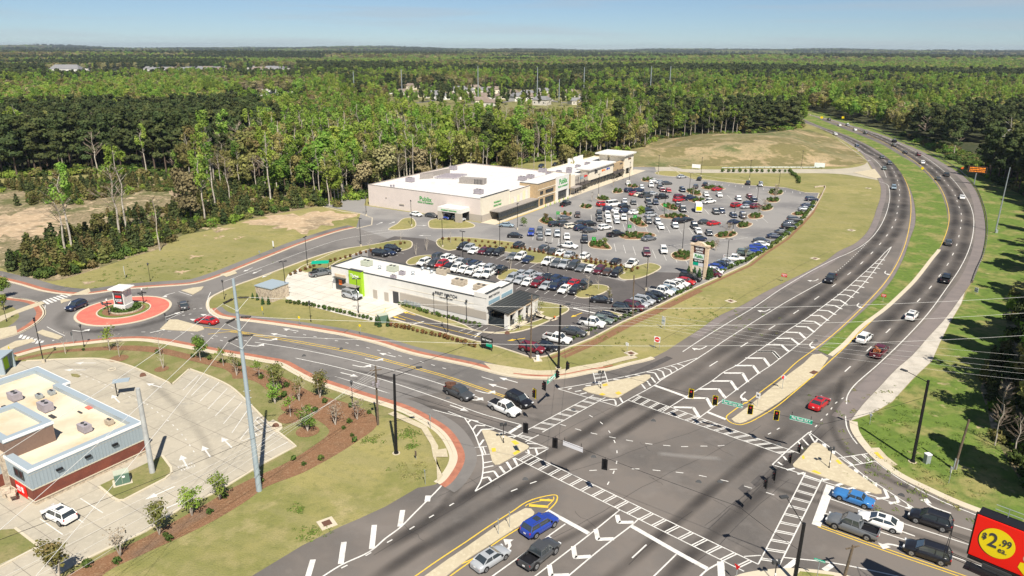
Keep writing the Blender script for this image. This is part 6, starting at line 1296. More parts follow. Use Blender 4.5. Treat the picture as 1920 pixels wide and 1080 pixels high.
# yellow and white service truck in the car park
p = G(*C4(155, 590), 1.0); t = thing('service_truck', (p.x, p.y, .05), 'white box truck with bright yellow rear parked in the middle of the car park', 'truck', None, math.pi/2-R(4+5))
MB().box((-.6, 0, 1.75), (5.0, 2.2, 2.5), top=.97).build('cargo_box', 'white', t); MB().box((-3.12, 0, 1.5), (.06, 1.9, 1.4)).build('rear_panel', 'yellow', t)
MB().box((2.6, 0, 1.2), (1.4, 2.1, 1.5), top=.8, topy=.92).build('cab', 'white', t); MB().box((3.02, 0, 1.6), (.5, 1.9, .5)).build('windscreen', 'glass_blue', t)
wh = _cars[('van', 'open')]['wheel'] if ('van', 'open') in _cars else car_meshes('van')['wheel']
for x in (-1.9, 2.3):
    for s in (-1, 1): o = link('wheel', wh, t); o.location = (x, s*.98, .38)

# ================================================================ POLES, LAMPS, SIGNALS, WIRES
def height_at(b, t):
    g = G(*b); D = g.xy.length; q = G(t[0], t[1], 0) if t[1] > 130 else None
    X = (t[0]-960); Y = -(t[1]-540); a = (COSR*X-SINR*Y)/F; bb = (SINR*X+COSR*Y)/F
    v = Vector((a, COSP+bb*SINP, -SINP+bb*COSP)); return CH+v.z*D/v.xy.length
def leaning(b, t):
    g = G(*b); h = height_at(b, t); q = G(t[0], t[1], h); return g, Vector((q.x, q.y, h))
# tall transmission pole of pale steel with three insulator levels
g0, g1 = leaning((486, 920), (437, 523))
t = wthing('transmission_pole', g0, 'tall pale blue-grey steel pole carrying three levels of insulators', 'pole')
MB().tube(g0, g1, .36, .16, n=14).build('shaft', 'coping', t)
WL = []
for k, (yl, yr) in enumerate((((425, 562, 435, 559), (448, 558, 461, 560)), ((430, 600, 440, 596), (450, 594, 464, 596)), ((433, 635, 445, 630), (455, 629, 469, 631)))):
    ins = []
    tt = (height_at((486, 920), (yl[2], yl[3]))-g0.z)/(g1.z-g0.z); c = g0.lerp(g1, min(tt, .985))
    for s, (ex, ey, qx, qy) in ((-1, yl), (1, yr)):
        vx = (az(225) if s < 0 else az(78)); e = Vector((c.x+vx.x*1.5, c.y+vx.y*1.5, c.z+(-.35 if s < 0 else -.05)))
        mb = MB(); a = c.lerp(e, .25); mb.tube(c, e, .04, n=5)
        for j in range(8): q = a.lerp(e, j/8); q2 = a.lerp(e, (j+.45)/8); mb.tube(q, q2, .15, n=8)
        mb.build('insulator', 'black', t); ins.append(e)
    WL.append(ins)
for z in np.linspace(2, 14, 14):
    q = g0.lerp(g1, z/(g1.z)); MB().tube(q+Vector((-.42, -.1, 0)), q+Vector((.42, .1, 0)), .03, n=5).build('climbing_step', 'metal', t)
def cable(pts, r, label, m_='wire', n=14, sag=0, grp='overhead cables'):
    a, b = Vector(pts[0]), Vector(pts[1]); P = []
    for i in range(n+1):
        u = i/n; q = a.lerp(b, u); q.z -= 4*sag*u*(1-u); P.append(q)
    mb = MB(); [mb.tube(P[i], P[i+1], r, n=4, cap=False) for i in range(n)]
    return tag(mb.build('overhead_cable', m_), label, 'cable', grp)
lv = ['top', 'middle', 'bottom']
def at_dist(px, D):
    X = (px[0]-960); Y = -(px[1]-540); a = (COSR*X-SINR*Y)/F; bb = (SINR*X+COSR*Y)/F
    v = Vector((a, COSP+bb*SINP, -SINP+bb*COSP)); k = D/v.xy.length; return Vector((v.x*k, v.y*k, CH+v.z*k))
for k, (ins, yr, yl) in enumerate(zip(WL, (556, 586, 628), ((0, 846), (0, 985), (190, 1080)))):
    b = at_dist((1935, yr), 128); cable((ins[1], b), .016, '%s of three pale cables running right from the steel pole' % lv[k], sag=1.6)
    c = at_dist(yl if k < 2 else (60, 1080), 60-k*1.5); c = ins[0]+(c-ins[0])*1.25; cable((ins[0], c), .020, '%s of three pale cables running toward the left foreground from the steel pole' % lv[k], sag=.5)
    q = (ins[0]+ins[1])/2-Vector((0, 0, 1.3)); mb = MB(); mb.tube(ins[0], q, .02, n=4); mb.tube(q, ins[1], .02, n=4); mb.build('jumper_wire', 'wire', t)
# concrete pole
a, b = leaning((286, 887), (258, 728)); tag(MB().tube(a, b, .36, .27, n=16).build('concrete_pole', 'conc_pole'), 'thick bare concrete pole at the brick building corner', 'pole')
# wooden poles
wp = []
for bpx, tpx, lb, w_ in (((995, 672), (997, 553), 'weathered utility pole in the grass beside the maroon suv', .17), ((1186, 595), (1189, 516), 'plain brown wooden pole beside the parked black suv', .16), ((709, 797), (704, 686), 'weathered utility pole with round transformer gear beside the red paver path', .17),
                         ((1789, 880), (1817, 787), 'short utility pole with a metal guard on the right green bank', .17), ((1583, 1082), (1600, 1022), 'utility pole standing at the bottom edge near the junction', .17)):
    a, b = leaning(bpx, tpx); t = wthing('utility_pole', a, lb, 'pole'); MB().tube(a, b, w_, w_*.75, n=9).build('shaft', 'wood', t); wp.append((a, b))
    if bpx[0] in (709, 995, 1583):
        c = a.lerp(b, .93); MB().box(c, (1.7, .12, .12), .3).build('crossarm', 'wood', t)
    if bpx[0] == 709:
        c = a.lerp(b, .70)
        for k in range(3): v = az(k*120+30)*.45; MB().tube((c.x+v.x, c.y+v.y, c.z-.35), (c.x+v.x, c.y+v.y, c.z+.3), .2, n=10).build('transformer', 'hvac', t)
    if bpx[0] == 1789:
        c = a; MB().tube((a.x-.2, a.y-.1, 0), (a.x-.15, a.y-.1, 1.7), .1, n=6).tube((a.x+.22, a.y-.05, 0), (a.x+.25, a.y-.05, 1.5), .09, n=6).build('cable_guard', 'metal', t)
src = wp[0][1]
for k, y in enumerate((668, 682, 693, 702, 714)):
    e = at_dist((1935, y), 118-k*2); s_ = Vector((src.x+.2*k-.4, src.y, src.z-.1-.28*k)); cable((s_, e), .009, '%s of five thin cables crossing the highway toward the right edge' % ('highest', 'second', 'middle', 'fourth', 'lowest')[k], sag=.9+.1*k)
s_ = wp[2][1]
for k in range(4):
    e = at_dist((120-k*60, 1085), 66); cable((Vector((s_.x, s_.y, s_.z-.3-k*.5)), e), .011, '%s of four thin cables from the transformer pole over the car park' % ('highest', 'second', 'third', 'lowest')[k], sag=.8)
cable((Vector((s_.x, s_.y, s_.z-1.6)), Vector((src.x, src.y, src.z-3.4))), .03, 'thick dark cable between the transformer pole and the weathered pole', 'black', sag=1.0)
cable((at_dist((0, 1012), 62), Vector((s_.x, s_.y, s_.z-2.6))), .02, 'dark cable sagging across the left car park lane', 'black', sag=.6)
# big black signal poles with street lights
BP = {}
for key, bpx, tpx, hx, lb in (('L', (743, 850), (739, 702), (782, 689), 'black steel signal pole with a lamp arm on the lower left turf corner'), ('T', (1047, 690), (1051, 572), (1062, 577), 'black steel signal pole on the far footpath corner'),
                              ('R', (1711, 866), (1741, 713), (1697, 701), 'black steel signal pole with a lamp arm on the right green bank'), ('B', (1489, 1092), (1508, 981), (1474, 931), 'black steel signal pole with a lamp arm at the bottom edge')):
    a, b = leaning(bpx, tpx); t = wthing('signal_pole', a, lb, 'pole', 'corner signal poles'); BP[key] = (a, b)
    MB().tube(a, b, .22, .17, n=12).tube(a, a+Vector((0, 0, .3)), .36, .3, n=12).build('shaft', 'black', t); MB().tube(a, a+Vector((0, 0, .06)), .55, n=14).build('footing', 'island', t)
    D = b.xy.length+(1.2 if key == 'R' else 0); e = at_dist(hx, D-(1.5 if key == 'B' else 0)); e = Vector((e.x, e.y, max(e.z, b.z+.2)))
    MB().tube(b-Vector((0, 0, .3)), e, .05, .04, n=6).build('lamp_arm', 'black', t); d = (e-b).xy.normalized(); MB().box((e.x+d.x*.25, e.y+d.y*.25, e.z), (.85, .42, .14), math.atan2(d.y, d.x)).build('lamp_head', 'dark_grey', t)
# span wires
Z_S = 6.6
ring = {'NE': G(1540, 796, Z_S), 'SE': G(1386, 950, Z_S), 'SW': G(1048, 824, Z_S), 'NW': G(1062, 678, Z_S)}
def tether(a, b, lb, r=.022, sag=.15): return cable((a, b), r, lb, 'black', 16, sag, 'signal span wires')
for k1, k2, lb in (('NW', 'NE', 'black span wire carrying signals above the far crosswalk'), ('NE', 'SE', 'black span wire carrying signals beside the right island'), ('SE', 'SW', 'black span wire carrying signals above the near crosswalk'), ('SW', 'NW', 'black span wire carrying signals at the left of the junction')): tether(ring[k1], ring[k2], lb)
tether(BP['R'][0].lerp(BP['R'][1], .80), ring['NE'], 'black tether from the right pole to the span wire'); tether(BP['B'][0].lerp(BP['B'][1], .55), ring['SE'], 'black tether from the bottom pole to the span wire'); tether(BP['L'][0].lerp(BP['L'][1], .8), ring['SW'], 'black tether from the left pole to the span wire'); tether(BP['T'][0].lerp(BP['T'][1], .75), ring['NW'], 'black tether from the far pole to the span wire')
def signal(px, facing, yellow, label, zc=5.7):
    p = G(px[0], px[1], zc); t = thing('traffic_signal', p, label, 'traffic light', 'span wire traffic lights', math.pi-R(facing))
    # local: faces -y
    MB().box((0, 0, 0), (.36, .22, 1.15)).build('housing', 'black', t)
    MB().box((0, .10, 0), (.72, .02, 1.5)).build('backplate', 'black', t)
    if yellow: MB().box((-.34, -.002, 0), (.05, .03, 1.5)).box((.34, -.002, 0), (.05, .03, 1.5)).box((0, -.002, .72), (.62, .03, .05)).box((0, -.002, -.72), (.62, .03, .05)).build('reflective_border', 'yellow', t)
    for k, z in enumerate((.37, 0, -.37)):
        l_ = MB().tube((0, -.12, z), (0, -.14, z), .13, n=12).build('lens', 'red_light' if k == 0 else 'dark_lens', t)
        MB().tube((0, -.14, z+.03), (0, -.3, z+.06), .15, .15, n=10, cap=False).build('visor', 'black', l_)
    MB().tube((0, 0, .57), (0, 0, Z_S-zc+.0), .03, n=5).build('hanger', 'black', t)
for i, (x, y) in enumerate([(1296, 738), (1341, 751), (1407, 768), (1456, 779)]): signal((x, y), 200, True, 'yellow bordered traffic light %s' % ('leftmost above the chevron area', 'second from the left above the chevron area', 'just right of the longer green street sign', 'just left of the Flat Rock Rd sign')[i])
for i, (x, y) in enumerate([(986, 802), (1041, 830), (1134, 870)]): signal((x, y), 20, False, ('traffic light seen from behind left above the left crosswalk', 'traffic light seen from behind next to the wire ring', 'traffic light seen from behind alone over the junction centre')[i])
for i, (x, y) in enumerate([(1002, 738), (1020, 724), (1045, 702), (1064, 686)]): signal((x, y), 235 if i < 2 else 120, i == 0, ('yellow bordered traffic light beside the black suv', 'traffic light just below the slanted green street sign', 'traffic light just above the slanted green street sign', 'traffic light beside the far black pole')[i])
for i, (x, y) in enumerate([(1500, 841), (1483, 860), (1453, 892), (1437, 907)]): signal((x, y), 300, False, ('traffic light seen sideways furthest up beside the right island', 'traffic light seen sideways, second beside the right island', 'traffic light seen sideways, third beside the right island', 'traffic light seen sideways, nearest of four beside the right island')[i])
def blade(px, azf, w_, txt, label, zc=5.75, back=False):
    p = G(px[0], px[1], zc); t = wthing('street_name_sign', p, label, 'street sign'); U = az(azf); fr = Frame(p.xy-U*w_/2, azf)
    mb = MB(); fr.box(mb, 0, w_, -.03, .03, zc-.32, zc+.32); mb.build('panel', 'street_green' if not back else 'lilac', t)
    mb = MB(); fr.box(mb, .2, .26, -.02, .02, zc+.32, Z_S); fr.box(mb, w_-.26, w_-.2, -.02, .02, zc+.32, Z_S); mb.build('hanger', 'black', t)
    if not back:
        mb = MB(); fr.box(mb, .0, w_, .032, .04, zc+.27, zc+.31); fr.box(mb, .0, w_, .032, .04, zc-.31, zc-.27); mb.build('border', 'white', t); text(txt, .46, 'white', (p.x+fr.n.x*.05, p.y+fr.n.y*.05, zc+.02), azf, t, bold=.008, squash=.88)
a1 = azof(ring['NW'].xy, ring['NE'].xy)
blade((1373, 757), a1, 2.9, '< Ray Wright Way', 'green Ray Wright Way street sign hanging over the turn lane'); blade((1502, 787), a1, 2.9, 'Flat Rock Rd >', 'green Flat Rock Rd street sign hanging over the right lanes')
blade((1034, 710), azof(G(1025, 718, 5.75).xy, G(1043, 702, 5.75).xy), 2.9, 'Flat Rock Rd', 'green slanted street sign hanging beside the far black pole'); blade((1074, 837), azof(ring['SW'].xy, ring['SE'].xy), 2.9, '', 'pale back of a street sign hanging over the junction', back=True)
# pedestrian signal posts
for bpx, tpx, lb in (((944, 831), (945, 796), 'pedestrian signal post on the left triangular island'), ((1126, 729), (1128, 698), 'pedestrian signal post on the far triangular island'), ((1554, 878), (1561, 842), 'pedestrian signal post on the right triangular island'), ((1451, 1092), (1454, 1066), 'pedestrian signal post at the bottom edge')):
    a, b = leaning(bpx, tpx); b = Vector((a.x, a.y, max(b.z, 2.6))); t = wthing('pedestrian_signal', a, lb, 'pedestrian signal', 'pedestrian signals'); MB().tube(a, b, .055, n=8).tube(a, a+Vector((0, 0, .25)), .18, .1, n=10).build('post', 'black', t)
    MB().box((b.x-.28, b.y, b.z), (.42, .26, .42), .4).box((b.x+.28, b.y+.1, b.z-.02), (.42, .26, .42), 1.2).build('signal_box', 'dark_grey', t); MB().box((a.x, a.y-.08, 1.1), (.14, .1, .22)).build('push_button', 'white', t)
# lot lights
LP = [((840, 630), 'in the grass strip in front of the restaurant wall'), ((1103, 628), 'beside the white pickup at the near corner'), ((1211, 545), 'beside the black sedans by the roadside hedge'), ((1027, 516), 'behind the red car row'), ((868, 491), 'behind the white car row'), ((830, 464), 'on the left grass island'), ((937, 466), 'on the grass island above the parked cars'), ((1090, 492), 'in the long hedge'), ((1050, 480), 'between the white and silver sedans in the hedge'), ((772, 425), 'on the teardrop island before the supermarket wall'), ((687, 405), 'beside the left supermarket drive'), ((970, 431), 'beside the first planted island'), ((1279, 471), 'on the island left of the tall sign'), ((1361, 507), 'in the roadside hedge right of the tall sign'), ((1122, 367), 'on the small island before the shops'), ((1180, 341), 'further along the island before the shops'), ((1234, 326), 'at the far grass island'), ((1175, 440), 'on the lower planted island'), ((1314, 331), 'below the side road'), ((1292, 364), 'in the back columns'), ((1245, 406), 'on the long planted island'), ((1405, 337), 'at the far edge left of the silver suv'), ((1502, 316), 'beside the side road guardrail'), ((1459, 358), 'on the topmost right island'), ((1419, 383), 'beside the right islands'), ((1374, 434), 'on the lower right island'), ((673, 593), 'before the drive-through lane'), ((677, 463), 'in the hedge left of the car park'), ((537, 556), 'beside the brick bin store'), ((577, 503), 'at the left drive entrance'), ((82, 680), 'behind the cream roofed building'), ((1088, 362), 'in front of the shop awnings')]
mb = MB(); mb.tube((0, 0, .55), (0, 0, 8.2), .085, .06, n=8); polem = mb.build('pole', 'black', mesh_only=True)
headm = MB().box((-.55, 0, 8.25), (.62, .36, .12)).box((.55, 0, 8.25), (.62, .36, .12)).box((0, 0, 8.22), (.6, .07, .07)).build('lamp_head', 'black', mesh_only=True); basem = MB().tube((0, 0, 0), (0, 0, .7), .28, n=10).build('concrete_base', 'curb', mesh_only=True)
for (px, lb) in LP:
    t = thing('lot_light', G(*px), 'tall black lot light '+lb, 'lamp post', 'lot lights', random.uniform(0, 3)); link('pole', polem, t); link('lamp_head', headm, t); link('concrete_base', basem, t)
# lantern style street lamps
mb = MB(); mb.tube((0, 0, 0), (0, 0, .6), .14, .08, n=8).tube((0, 0, .6), (0, 0, 3.9), .05, .04, n=8); lpm = mb.build('post', 'black', mesh_only=True)
lhm = MB().tube((0, 0, 3.9), (0, 0, 4.35), .12, .22, n=8).tube((0, 0, 4.36), (0, 0, 4.6), .28, .05, n=8).build('lantern', 'dark_grey', mesh_only=True)
for (px, lb) in [((282, 527), 'on the grass above the roundabout'), ((158, 650), 'in the mulch below the roundabout'), ((13, 604), 'at the left edge beside the pale path'), ((421, 561), 'in the turf before the bin store'), ((583, 603), 'before the drive-through hedge'), ((662, 763), 'on the path right of the mulch bed'), ((702, 558), 'first from the left along the restaurant wall'), ((756, 569), 'second along the restaurant wall'), ((814, 586), 'third along the restaurant wall'), ((875, 601), 'nearest the patio along the restaurant wall'), ((1157, 337), 'first along the shop path'), ((1095, 358), 'second along the shop path'), ((1167, 332), 'third along the shop path')]:
    t = thing('street_lamp', G(*px), 'black lantern lamp '+lb, 'street lamp', 'lantern street lamps'); link('post', lpm, t); link('lantern', lhm, t)

# ---- signs
def sign(px, w_, h, z, m_, label, azf=121, posts=1, txt=None, tm='white', ts=.2, shape='box', cat='sign', frame=None):
    g = G(*px); t = wthing('road_sign' if cat == 'sign' else cat.replace(' ', '_'), g, label, cat); U = az(azf); n_ = Vector((U.y, -U.x))
    mb = MB(); pp = [0] if posts == 1 else [-w_*.42, w_*.42]
    for q in pp: mb.tube((g.x+U.x*q-n_.x*.04, g.y+U.y*q-n_.y*.04, 0), (g.x+U.x*q-n_.x*.04, g.y+U.y*q-n_.y*.04, z+h*(.5 if posts == 1 else .55)), .035 if w_ < 2 else .07, n=6)
    mb.build('post', frame or 'metal', t); c = Vector((g.x, g.y, z+h/2 if False else z)); fr = Frame(g.xy-U*w_/2, azf)
    if shape == 'box': mb = MB(); fr.box(mb, 0, w_, 0, .04, z-h/2, z+h/2)
    else:
        k = {'diamond': 4, 'oct': 8, 'circle': 20, 'tri': 3}[shape]; mb = MB(); off = 0 if shape != 'tri' else math.pi; P = []
        for dd in (0, .04):
            for i in range(k):
                a = 2*math.pi*i/k+off+(math.pi/8 if k == 8 else 0); P.append((g.x+U.x*math.sin(a)*w_/2+n_.x*dd, g.y+U.y*math.sin(a)*w_/2+n_.y*dd, z+math.cos(a)*w_/2))
        mb.add(P, [tuple(range(k))[::-1], tuple(range(k, 2*k))]+[(i, (i+1) % k, k+(i+1) % k, k+i) for i in range(k)])
    pn = mb.build('panel', m_, t)
    if txt:
        for j, tx in enumerate(txt if isinstance(txt, list) else [txt]):
            nl = len(txt) if isinstance(txt, list) else 1
            if tx == '~': marks(fr, w_*.08, w_*.92, z+(nl/2-.5-j)*ts*1.15, ts*.62, .045, tm, t, j+3); continue
            text(tx, ts, tm, (g.x+n_.x*.06, g.y+n_.y*.06, z+(nl/2-.5-j)*ts*1.05), azf, t, bold=.004, squash=.9)
    return t, fr, z
A0 = 121
t, fr, z = sign((1231, 655), 1.15, 1.15, 2.0, 'white', 'white square do not enter sign with a red disc on the highway turf', A0, 2)
g = G(1231, 655); n_ = fr.n; P = [(g.x+fr.u.x*math.sin(a)*.5+n_.x*.05, g.y+fr.u.y*math.sin(a)*.5+n_.y*.05, 2.0+math.cos(a)*.5) for a in np.linspace(0, 2*math.pi, 20, endpoint=False)]; MB().add(P, [tuple(range(20))]).build('red_disc', 'red', t)
mb = MB(); fr.box(mb, .27, .88, .055, .075, 1.93, 2.07); mb.build('white_bar', 'white', t)
sign((1466, 731), .85, .85, 2.3, 'white', 'round white sign with red ring on the concrete median', A0+15, shape='circle'); g = G(1466, 731); MB().tube((g.x, g.y-.09, 2.3), (g.x, g.y-.06, 2.3), .3, n=16).build('red_ring', 'red')
o = bpy.data.objects.get('red_ring'); o.parent = bpy.data.objects[[x.name for x in bpy.data.objects if x.get('label', '').startswith('round white sign')][0]]; o.matrix_parent_inverse = WORLD[o.parent.name]
sign((1419, 764), .7, .9, 2.1, 'white', 'white lane sign with two black arrows on the concrete median', A0+15, txt=['VI'], tm='black', ts=.45)
sign((1469, 528), 1.3, .8, 1.6, 'red', 'red wrong way sign facing up the highway turf', A0+5, 2, ['WRONG', 'WAY'], 'white', .32); sign((1655, 566), 1.0, .65, 1.5, 'red', 'red wrong way sign in the green median', A0+5, 1, ['WRONG', 'WAY'], 'white', .24)
sign((1829, 553), .9, 1.1, 1.2, 'white', 'white speed limit sign on the right shoulder', A0+40, 1, ['~', '~'], 'black', .34)
sign((1630, 796), .8, .8, 1.6, 'white', 'yield triangle beside the right slip road', A0+40, shape='tri'); sign((1379, 1092), .8, .8, 2.0, 'red', 'yield triangle at the bottom edge of the junction', A0+20, shape='tri')
for i, (px, lb) in enumerate([((1803, 325), 'yellow diamond warning sign beside the message board'), ((1728, 325), 'yellow diamond warning sign in the grass median')]): sign(px, 1.5, 1.5, 2.3, 'orange' if i == 0 else 'yellow', lb, A0, shape='diamond')
sign((1540, 226), 2.0, 1.6, 2.4, 'yellow', 'left orange-yellow warning sign where the highway leaves the trees', A0-5); sign((1580, 226), 2.0, 1.6, 2.4, 'yellow', 'right orange-yellow warning sign where the highway leaves the trees', A0-5)
sign((676, 631), .7, .7, 2.3, 'yellow', 'yellow pedestrian sign left of the drive-through hedge', A0, shape='diamond'); sign((562, 611), .7, .7, 1.8, 'yellow', 'yellow pedestrian sign before the left lantern lamp', A0, shape='diamond'); sign((493, 592), .25, .9, 1.6, 'yellow', 'narrow yellow marker post in the turf by the street', A0); sign((22, 675), .6, .6, 2.4, 'yellow', 'small yellow sign behind the grey kiosk', A0, shape='diamond')
sign((1243, 616), 1.0, 1.7, 1.7, 'white', 'white property sign board with a dark band standing on the turf', A0+30, 2, ['~', '~'], 'blue_trim', .2); sign((235, 521), 1.6, 1.7, 1.9, 'white', 'white and blue property sign board on two posts by the roundabout', A0+30, 2, ['~', '~'], 'blue_trim', .26)
sign((1305, 318), 4.0, 1.7, 1.6, 'white', 'wide white board by the side road at the left', A0, 2); sign((1536, 316), 4.6, 1.9, 1.7, 'mint', 'wide pale board by the side road at the right', A0, 2); sign((513, 466), .5, 1.6, 1.4, 'white', 'slim white sign panel in the left meadow', A0); sign((1175, 664), .7, .6, 2.0, 'white', 'small white and blue sign above the drain on the turf', A0+20)
sign((487, 480), .7, .7, 1.2, 'metal', 'grey sign seen from behind beside the left meadow', A0, shape='diamond'); sign((797, 908), .55, .5, 1.9, 'metal', 'grey sign back on the turf below the curved kerb', A0+30, shape='tri'); sign((780, 862), .3, .8, 1.0, 'wood', 'short grey post marker beside the black signal pole', A0); sign((807, 804), .6, .8, 2.0, 'metal', 'grey sign back on the curved kerb beside the red band', A0+30)
sign((1778, 906), .3, .8, 2.0, 'white', 'small white sign edge-on on the right green bank', A0+60); sign((312, 607), .5, .6, 2.0, 'dark_grey', 'small sign post at the roundabout splitter', A0); sign((138, 645), .6, .7, 2.1, 'dark_grey', 'dark sign back beside the roundabout exit', A0+50); sign((1530, 1092), 1.1, .25, 2.8, 'street_green', 'thin green street name blade at the bottom edge', A0, txt=['~'], tm='white', ts=.16)
for i, (b_, t_) in enumerate([((934, 1003), (934, 972)), ((955, 990), (955, 962))]):
    sign(b_, .15, .5, 2.0, 'metal', ('near', 'far')[i]+' thin grey sign post on the narrow bottom median', A0+90)
# message sign over the bank
t, fr, z = sign((1827, 346), 6.6, 2.3, 6.2, 'black', 'electronic message sign with rows of amber lettering on one post', A0+2, 1, ['~', '~', '~'], 'amber', .62, cat='message sign')
mb = MB(); [fr.box(mb, a, b, -.2, .08, c, d_) for a, b, c, d_ in ((-.12, 6.72, 7.36, 7.5), (-.12, 6.72, 4.9, 5.04), (-.12, .0, 5.04, 7.36), (6.6, 6.72, 5.04, 7.36))]; mb.build('frame', 'rust', t); g = G(1827, 346); MB().tube((g.x, g.y+.3, 0), (g.x, g.y+.3, 6), .22, n=10).build('column', 'metal', t)
# tall tapering camera mast on the right bank
a, b = leaning((1866, 436), (1894, 314)); t = wthing('camera_mast', a, 'tall slim white mast standing on the right green bank', 'mast'); MB().tube(a, b, .22, .11, n=10).build('shaft', 'metal', t); MB().box((a.x, a.y-.4, .5), (.7, .5, 1.0)).build('cabinet', 'metal', t)
# small dark sign by the lawn with two businesses
t, fr, z = sign((913, 656), 2.7, 1.9, 1.5, 'black', 'dark low sign with FIRST WATCH and a green strip by the street lawn', A0+4, 2, None, frame='black'); fr_ = fr
mb = MB(); fr.box(mb, .15, 2.55, .045, .06, 1.55, 2.3); mb.build('upper_panel', 'dark_grey', t); mb = MB(); fr.box(mb, 1.2, 2.55, .045, .06, .75, 1.4); mb.build('green_panel', 'street_green', t)
g = G(913, 656); text('FIRST WATCH', .42, 'white', (g.x+fr.n.x*.09, g.y+fr.n.y*.09, 1.95), fr.a, t, squash=.8)
# green pick-up bay signs in the car park
for i, (x, y) in enumerate([(1113, 461), (1180, 437), (1190, 418), (1246, 396), (1046, 411)]): sign((x, y), 1.1, 1.0, 2.1, 'green_sign', 'green bay number sign %s' % ('on the nearest mulch island', 'on the lower planted island', 'on the island with the leafy tree', 'beside the striped van', 'behind the cluster by the entrance')[i], 100+i, 2, str(i+1), 'white', .5, frame='green_sign')
sign((1054, 398), .6, .6, 2.0, 'red', 'red stop sign beside the black pickup at the entrance', A0, shape='oct')

# ---- pylon sign of the shopping centre
gl, gr_ = G(1294.6, 518), G(1317, 522.6); t = wthing('pylon_sign', (gl+gr_)/2, 'tall tan pylon sign reading MIDLAND COMMONS and Publix', 'sign'); U = (gr_-gl).xy; Lp = U.length
aP = azof(gl.xy, gr_.xy); fr = Frame(gl.xy-az(aP)*.45, aP); Lp += 1.35; Ht = 8.1
mb = MB(); fr.box(mb, 0, .75, -.5, .3, 0, Ht); fr.box(mb, Lp-.75, Lp, -.5, .3, 0, Ht); mb.build('pillar', 'tan_frame', t)
mb = MB(); fr.box(mb, -.2, Lp+.2, -.6, .42, Ht, Ht+.35); mb.build('cornice', 'tan_frame', t)
P = []; c = Lp/2
for dd in (-.45, .36):
    for a in np.linspace(-.95, .95, 9): q = fr.p(c+math.sin(a)*Lp*.42, dd, Ht+.35+(math.cos(a)-math.cos(.95))*1.5); P.append(q)
MB().add(P, [tuple(range(9))[::-1], tuple(range(9, 18))]+[(i, i+1, 10+i, 9+i) for i in range(8)]).build('arch', 'tan_frame', t)
for z0, z1, m_, d in ((6.2, 7.75, 'brick_dark', .10), (4.75, 6.1, 'mint', .12), (3.95, 4.65, 'black', .12), (3.0, 3.85, 'lilac', .1), (2.05, 2.92, 'cream', .1)):
    if m_ == 'brick_dark': M[m_] = mat('dark_red_panel', (.09, .035, .03), .7)
    mb = MB(); fr.box(mb, .78, Lp-.78, -.3, d, z0, z1); mb.build('panel', m_, t)
mb = MB(); fr.box(mb, .85, Lp*.5, .11, .14, 3.15, 3.9); mb.build('green_panel', 'street_green', t)
sq = .62
for tx, sz, z, m_ in (('MIDLAND', .72, 7.25, 'white'), ('COMMONS', .55, 6.55, 'white'), ('Publix', 1.1, 5.45, 'green_sign'), ('FIRST WATCH', .52, 4.3, 'white')): q = fr.p(Lp/2, .17, z); text(tx, sz, m_, q, aP, t, squash=sq if sz != 1.1 else .8, bold=.01)

# ---- monument of the roundabout
gm = RC+Vector((-.4, 1.0)); t = wthing('monument_sign', (gm.x, gm.y, .2), 'square white tower with dark poster panels and a flat cap on the roundabout', 'monument'); 
rzm = R(-10); mb = MB().box((gm.x, gm.y, 2.45), (2.5, 2.5, 4.5), rzm); mb.build('tower', 'bright', t); MB().box((gm.x, gm.y, 4.85), (3.7, 3.7, .22), rzm, top=.97).box((gm.x, gm.y, 5.02), (3.1, 3.1, .1), rzm, top=.6).build('cap', 'bright', t); MB().box((gm.x, gm.y, .75), (2.8, 2.8, 1.1), rzm).build('plinth', 'bright', t)
for aa in (90, 180):
    frm = Frame(gm+Vector((0, 0)), aa+10+ (0)); 
    for (z0, z1, m_, d) in ((1.5, 3.9, 'dark_grey', 1.27), (4.05, 4.6, 'panel_grey', 1.27)): mb = MB(); frm.box(mb, -1.0, 1.0, d-.04, d+.03, z0, z1); mb.build('panel', m_, t)
    mb = MB(); frm.box(mb, -.7, .7, 1.31, 1.33, 3.0, 3.45); frm.box(mb, -.3, .8, 1.31, 1.33, 1.8, 2.0); mb.build('panel_print', 'red', t); marks(frm, -.75, .75, 2.5, .4, 1.31, 'lilac', t, 3); marks(frm, -.6, .6, 2.15, .25, 1.31, 'lilac', t, 6); marks(frm, -.85, .85, 4.32, .34, 1.305, 'red', t, 7)
for (px, lb) in (((205, 592), 'dark fingerpost with lantern at the left of the roundabout island'), ((270, 571), 'dark fingerpost with lantern at the right of the roundabout island')):
    g = G(*px); t = wthing('fingerpost', g, lb, 'sign post'); MB().tube(g, g+Vector((0, 0, 3.3)), .09, n=8).build('post', 'black', t); 
    MB().box((g.x-.5, g.y, 2.6), (1.0, .08, .34), .3).box((g.x+.5, g.y, 2.75), (1.0, .08, .3), -.2).box((g.x-.3, g.y, 2.2), (.8, .08, .26), -.4).build('arm', 'dark_grey', t); MB().tube(g+Vector((0, 0, 3.3)), g+Vector((0, 0, 3.7)), .12, .16, n=8).build('lantern', 'white', t)
sign((194, 584), .6, .6, 1.9, 'dark_grey', 'grey sign seen from behind left of the monument', A0+160); sign((243, 565), .6, .6, 1.9, 'dark_grey', 'grey sign seen from behind right of the monument', A0+160)

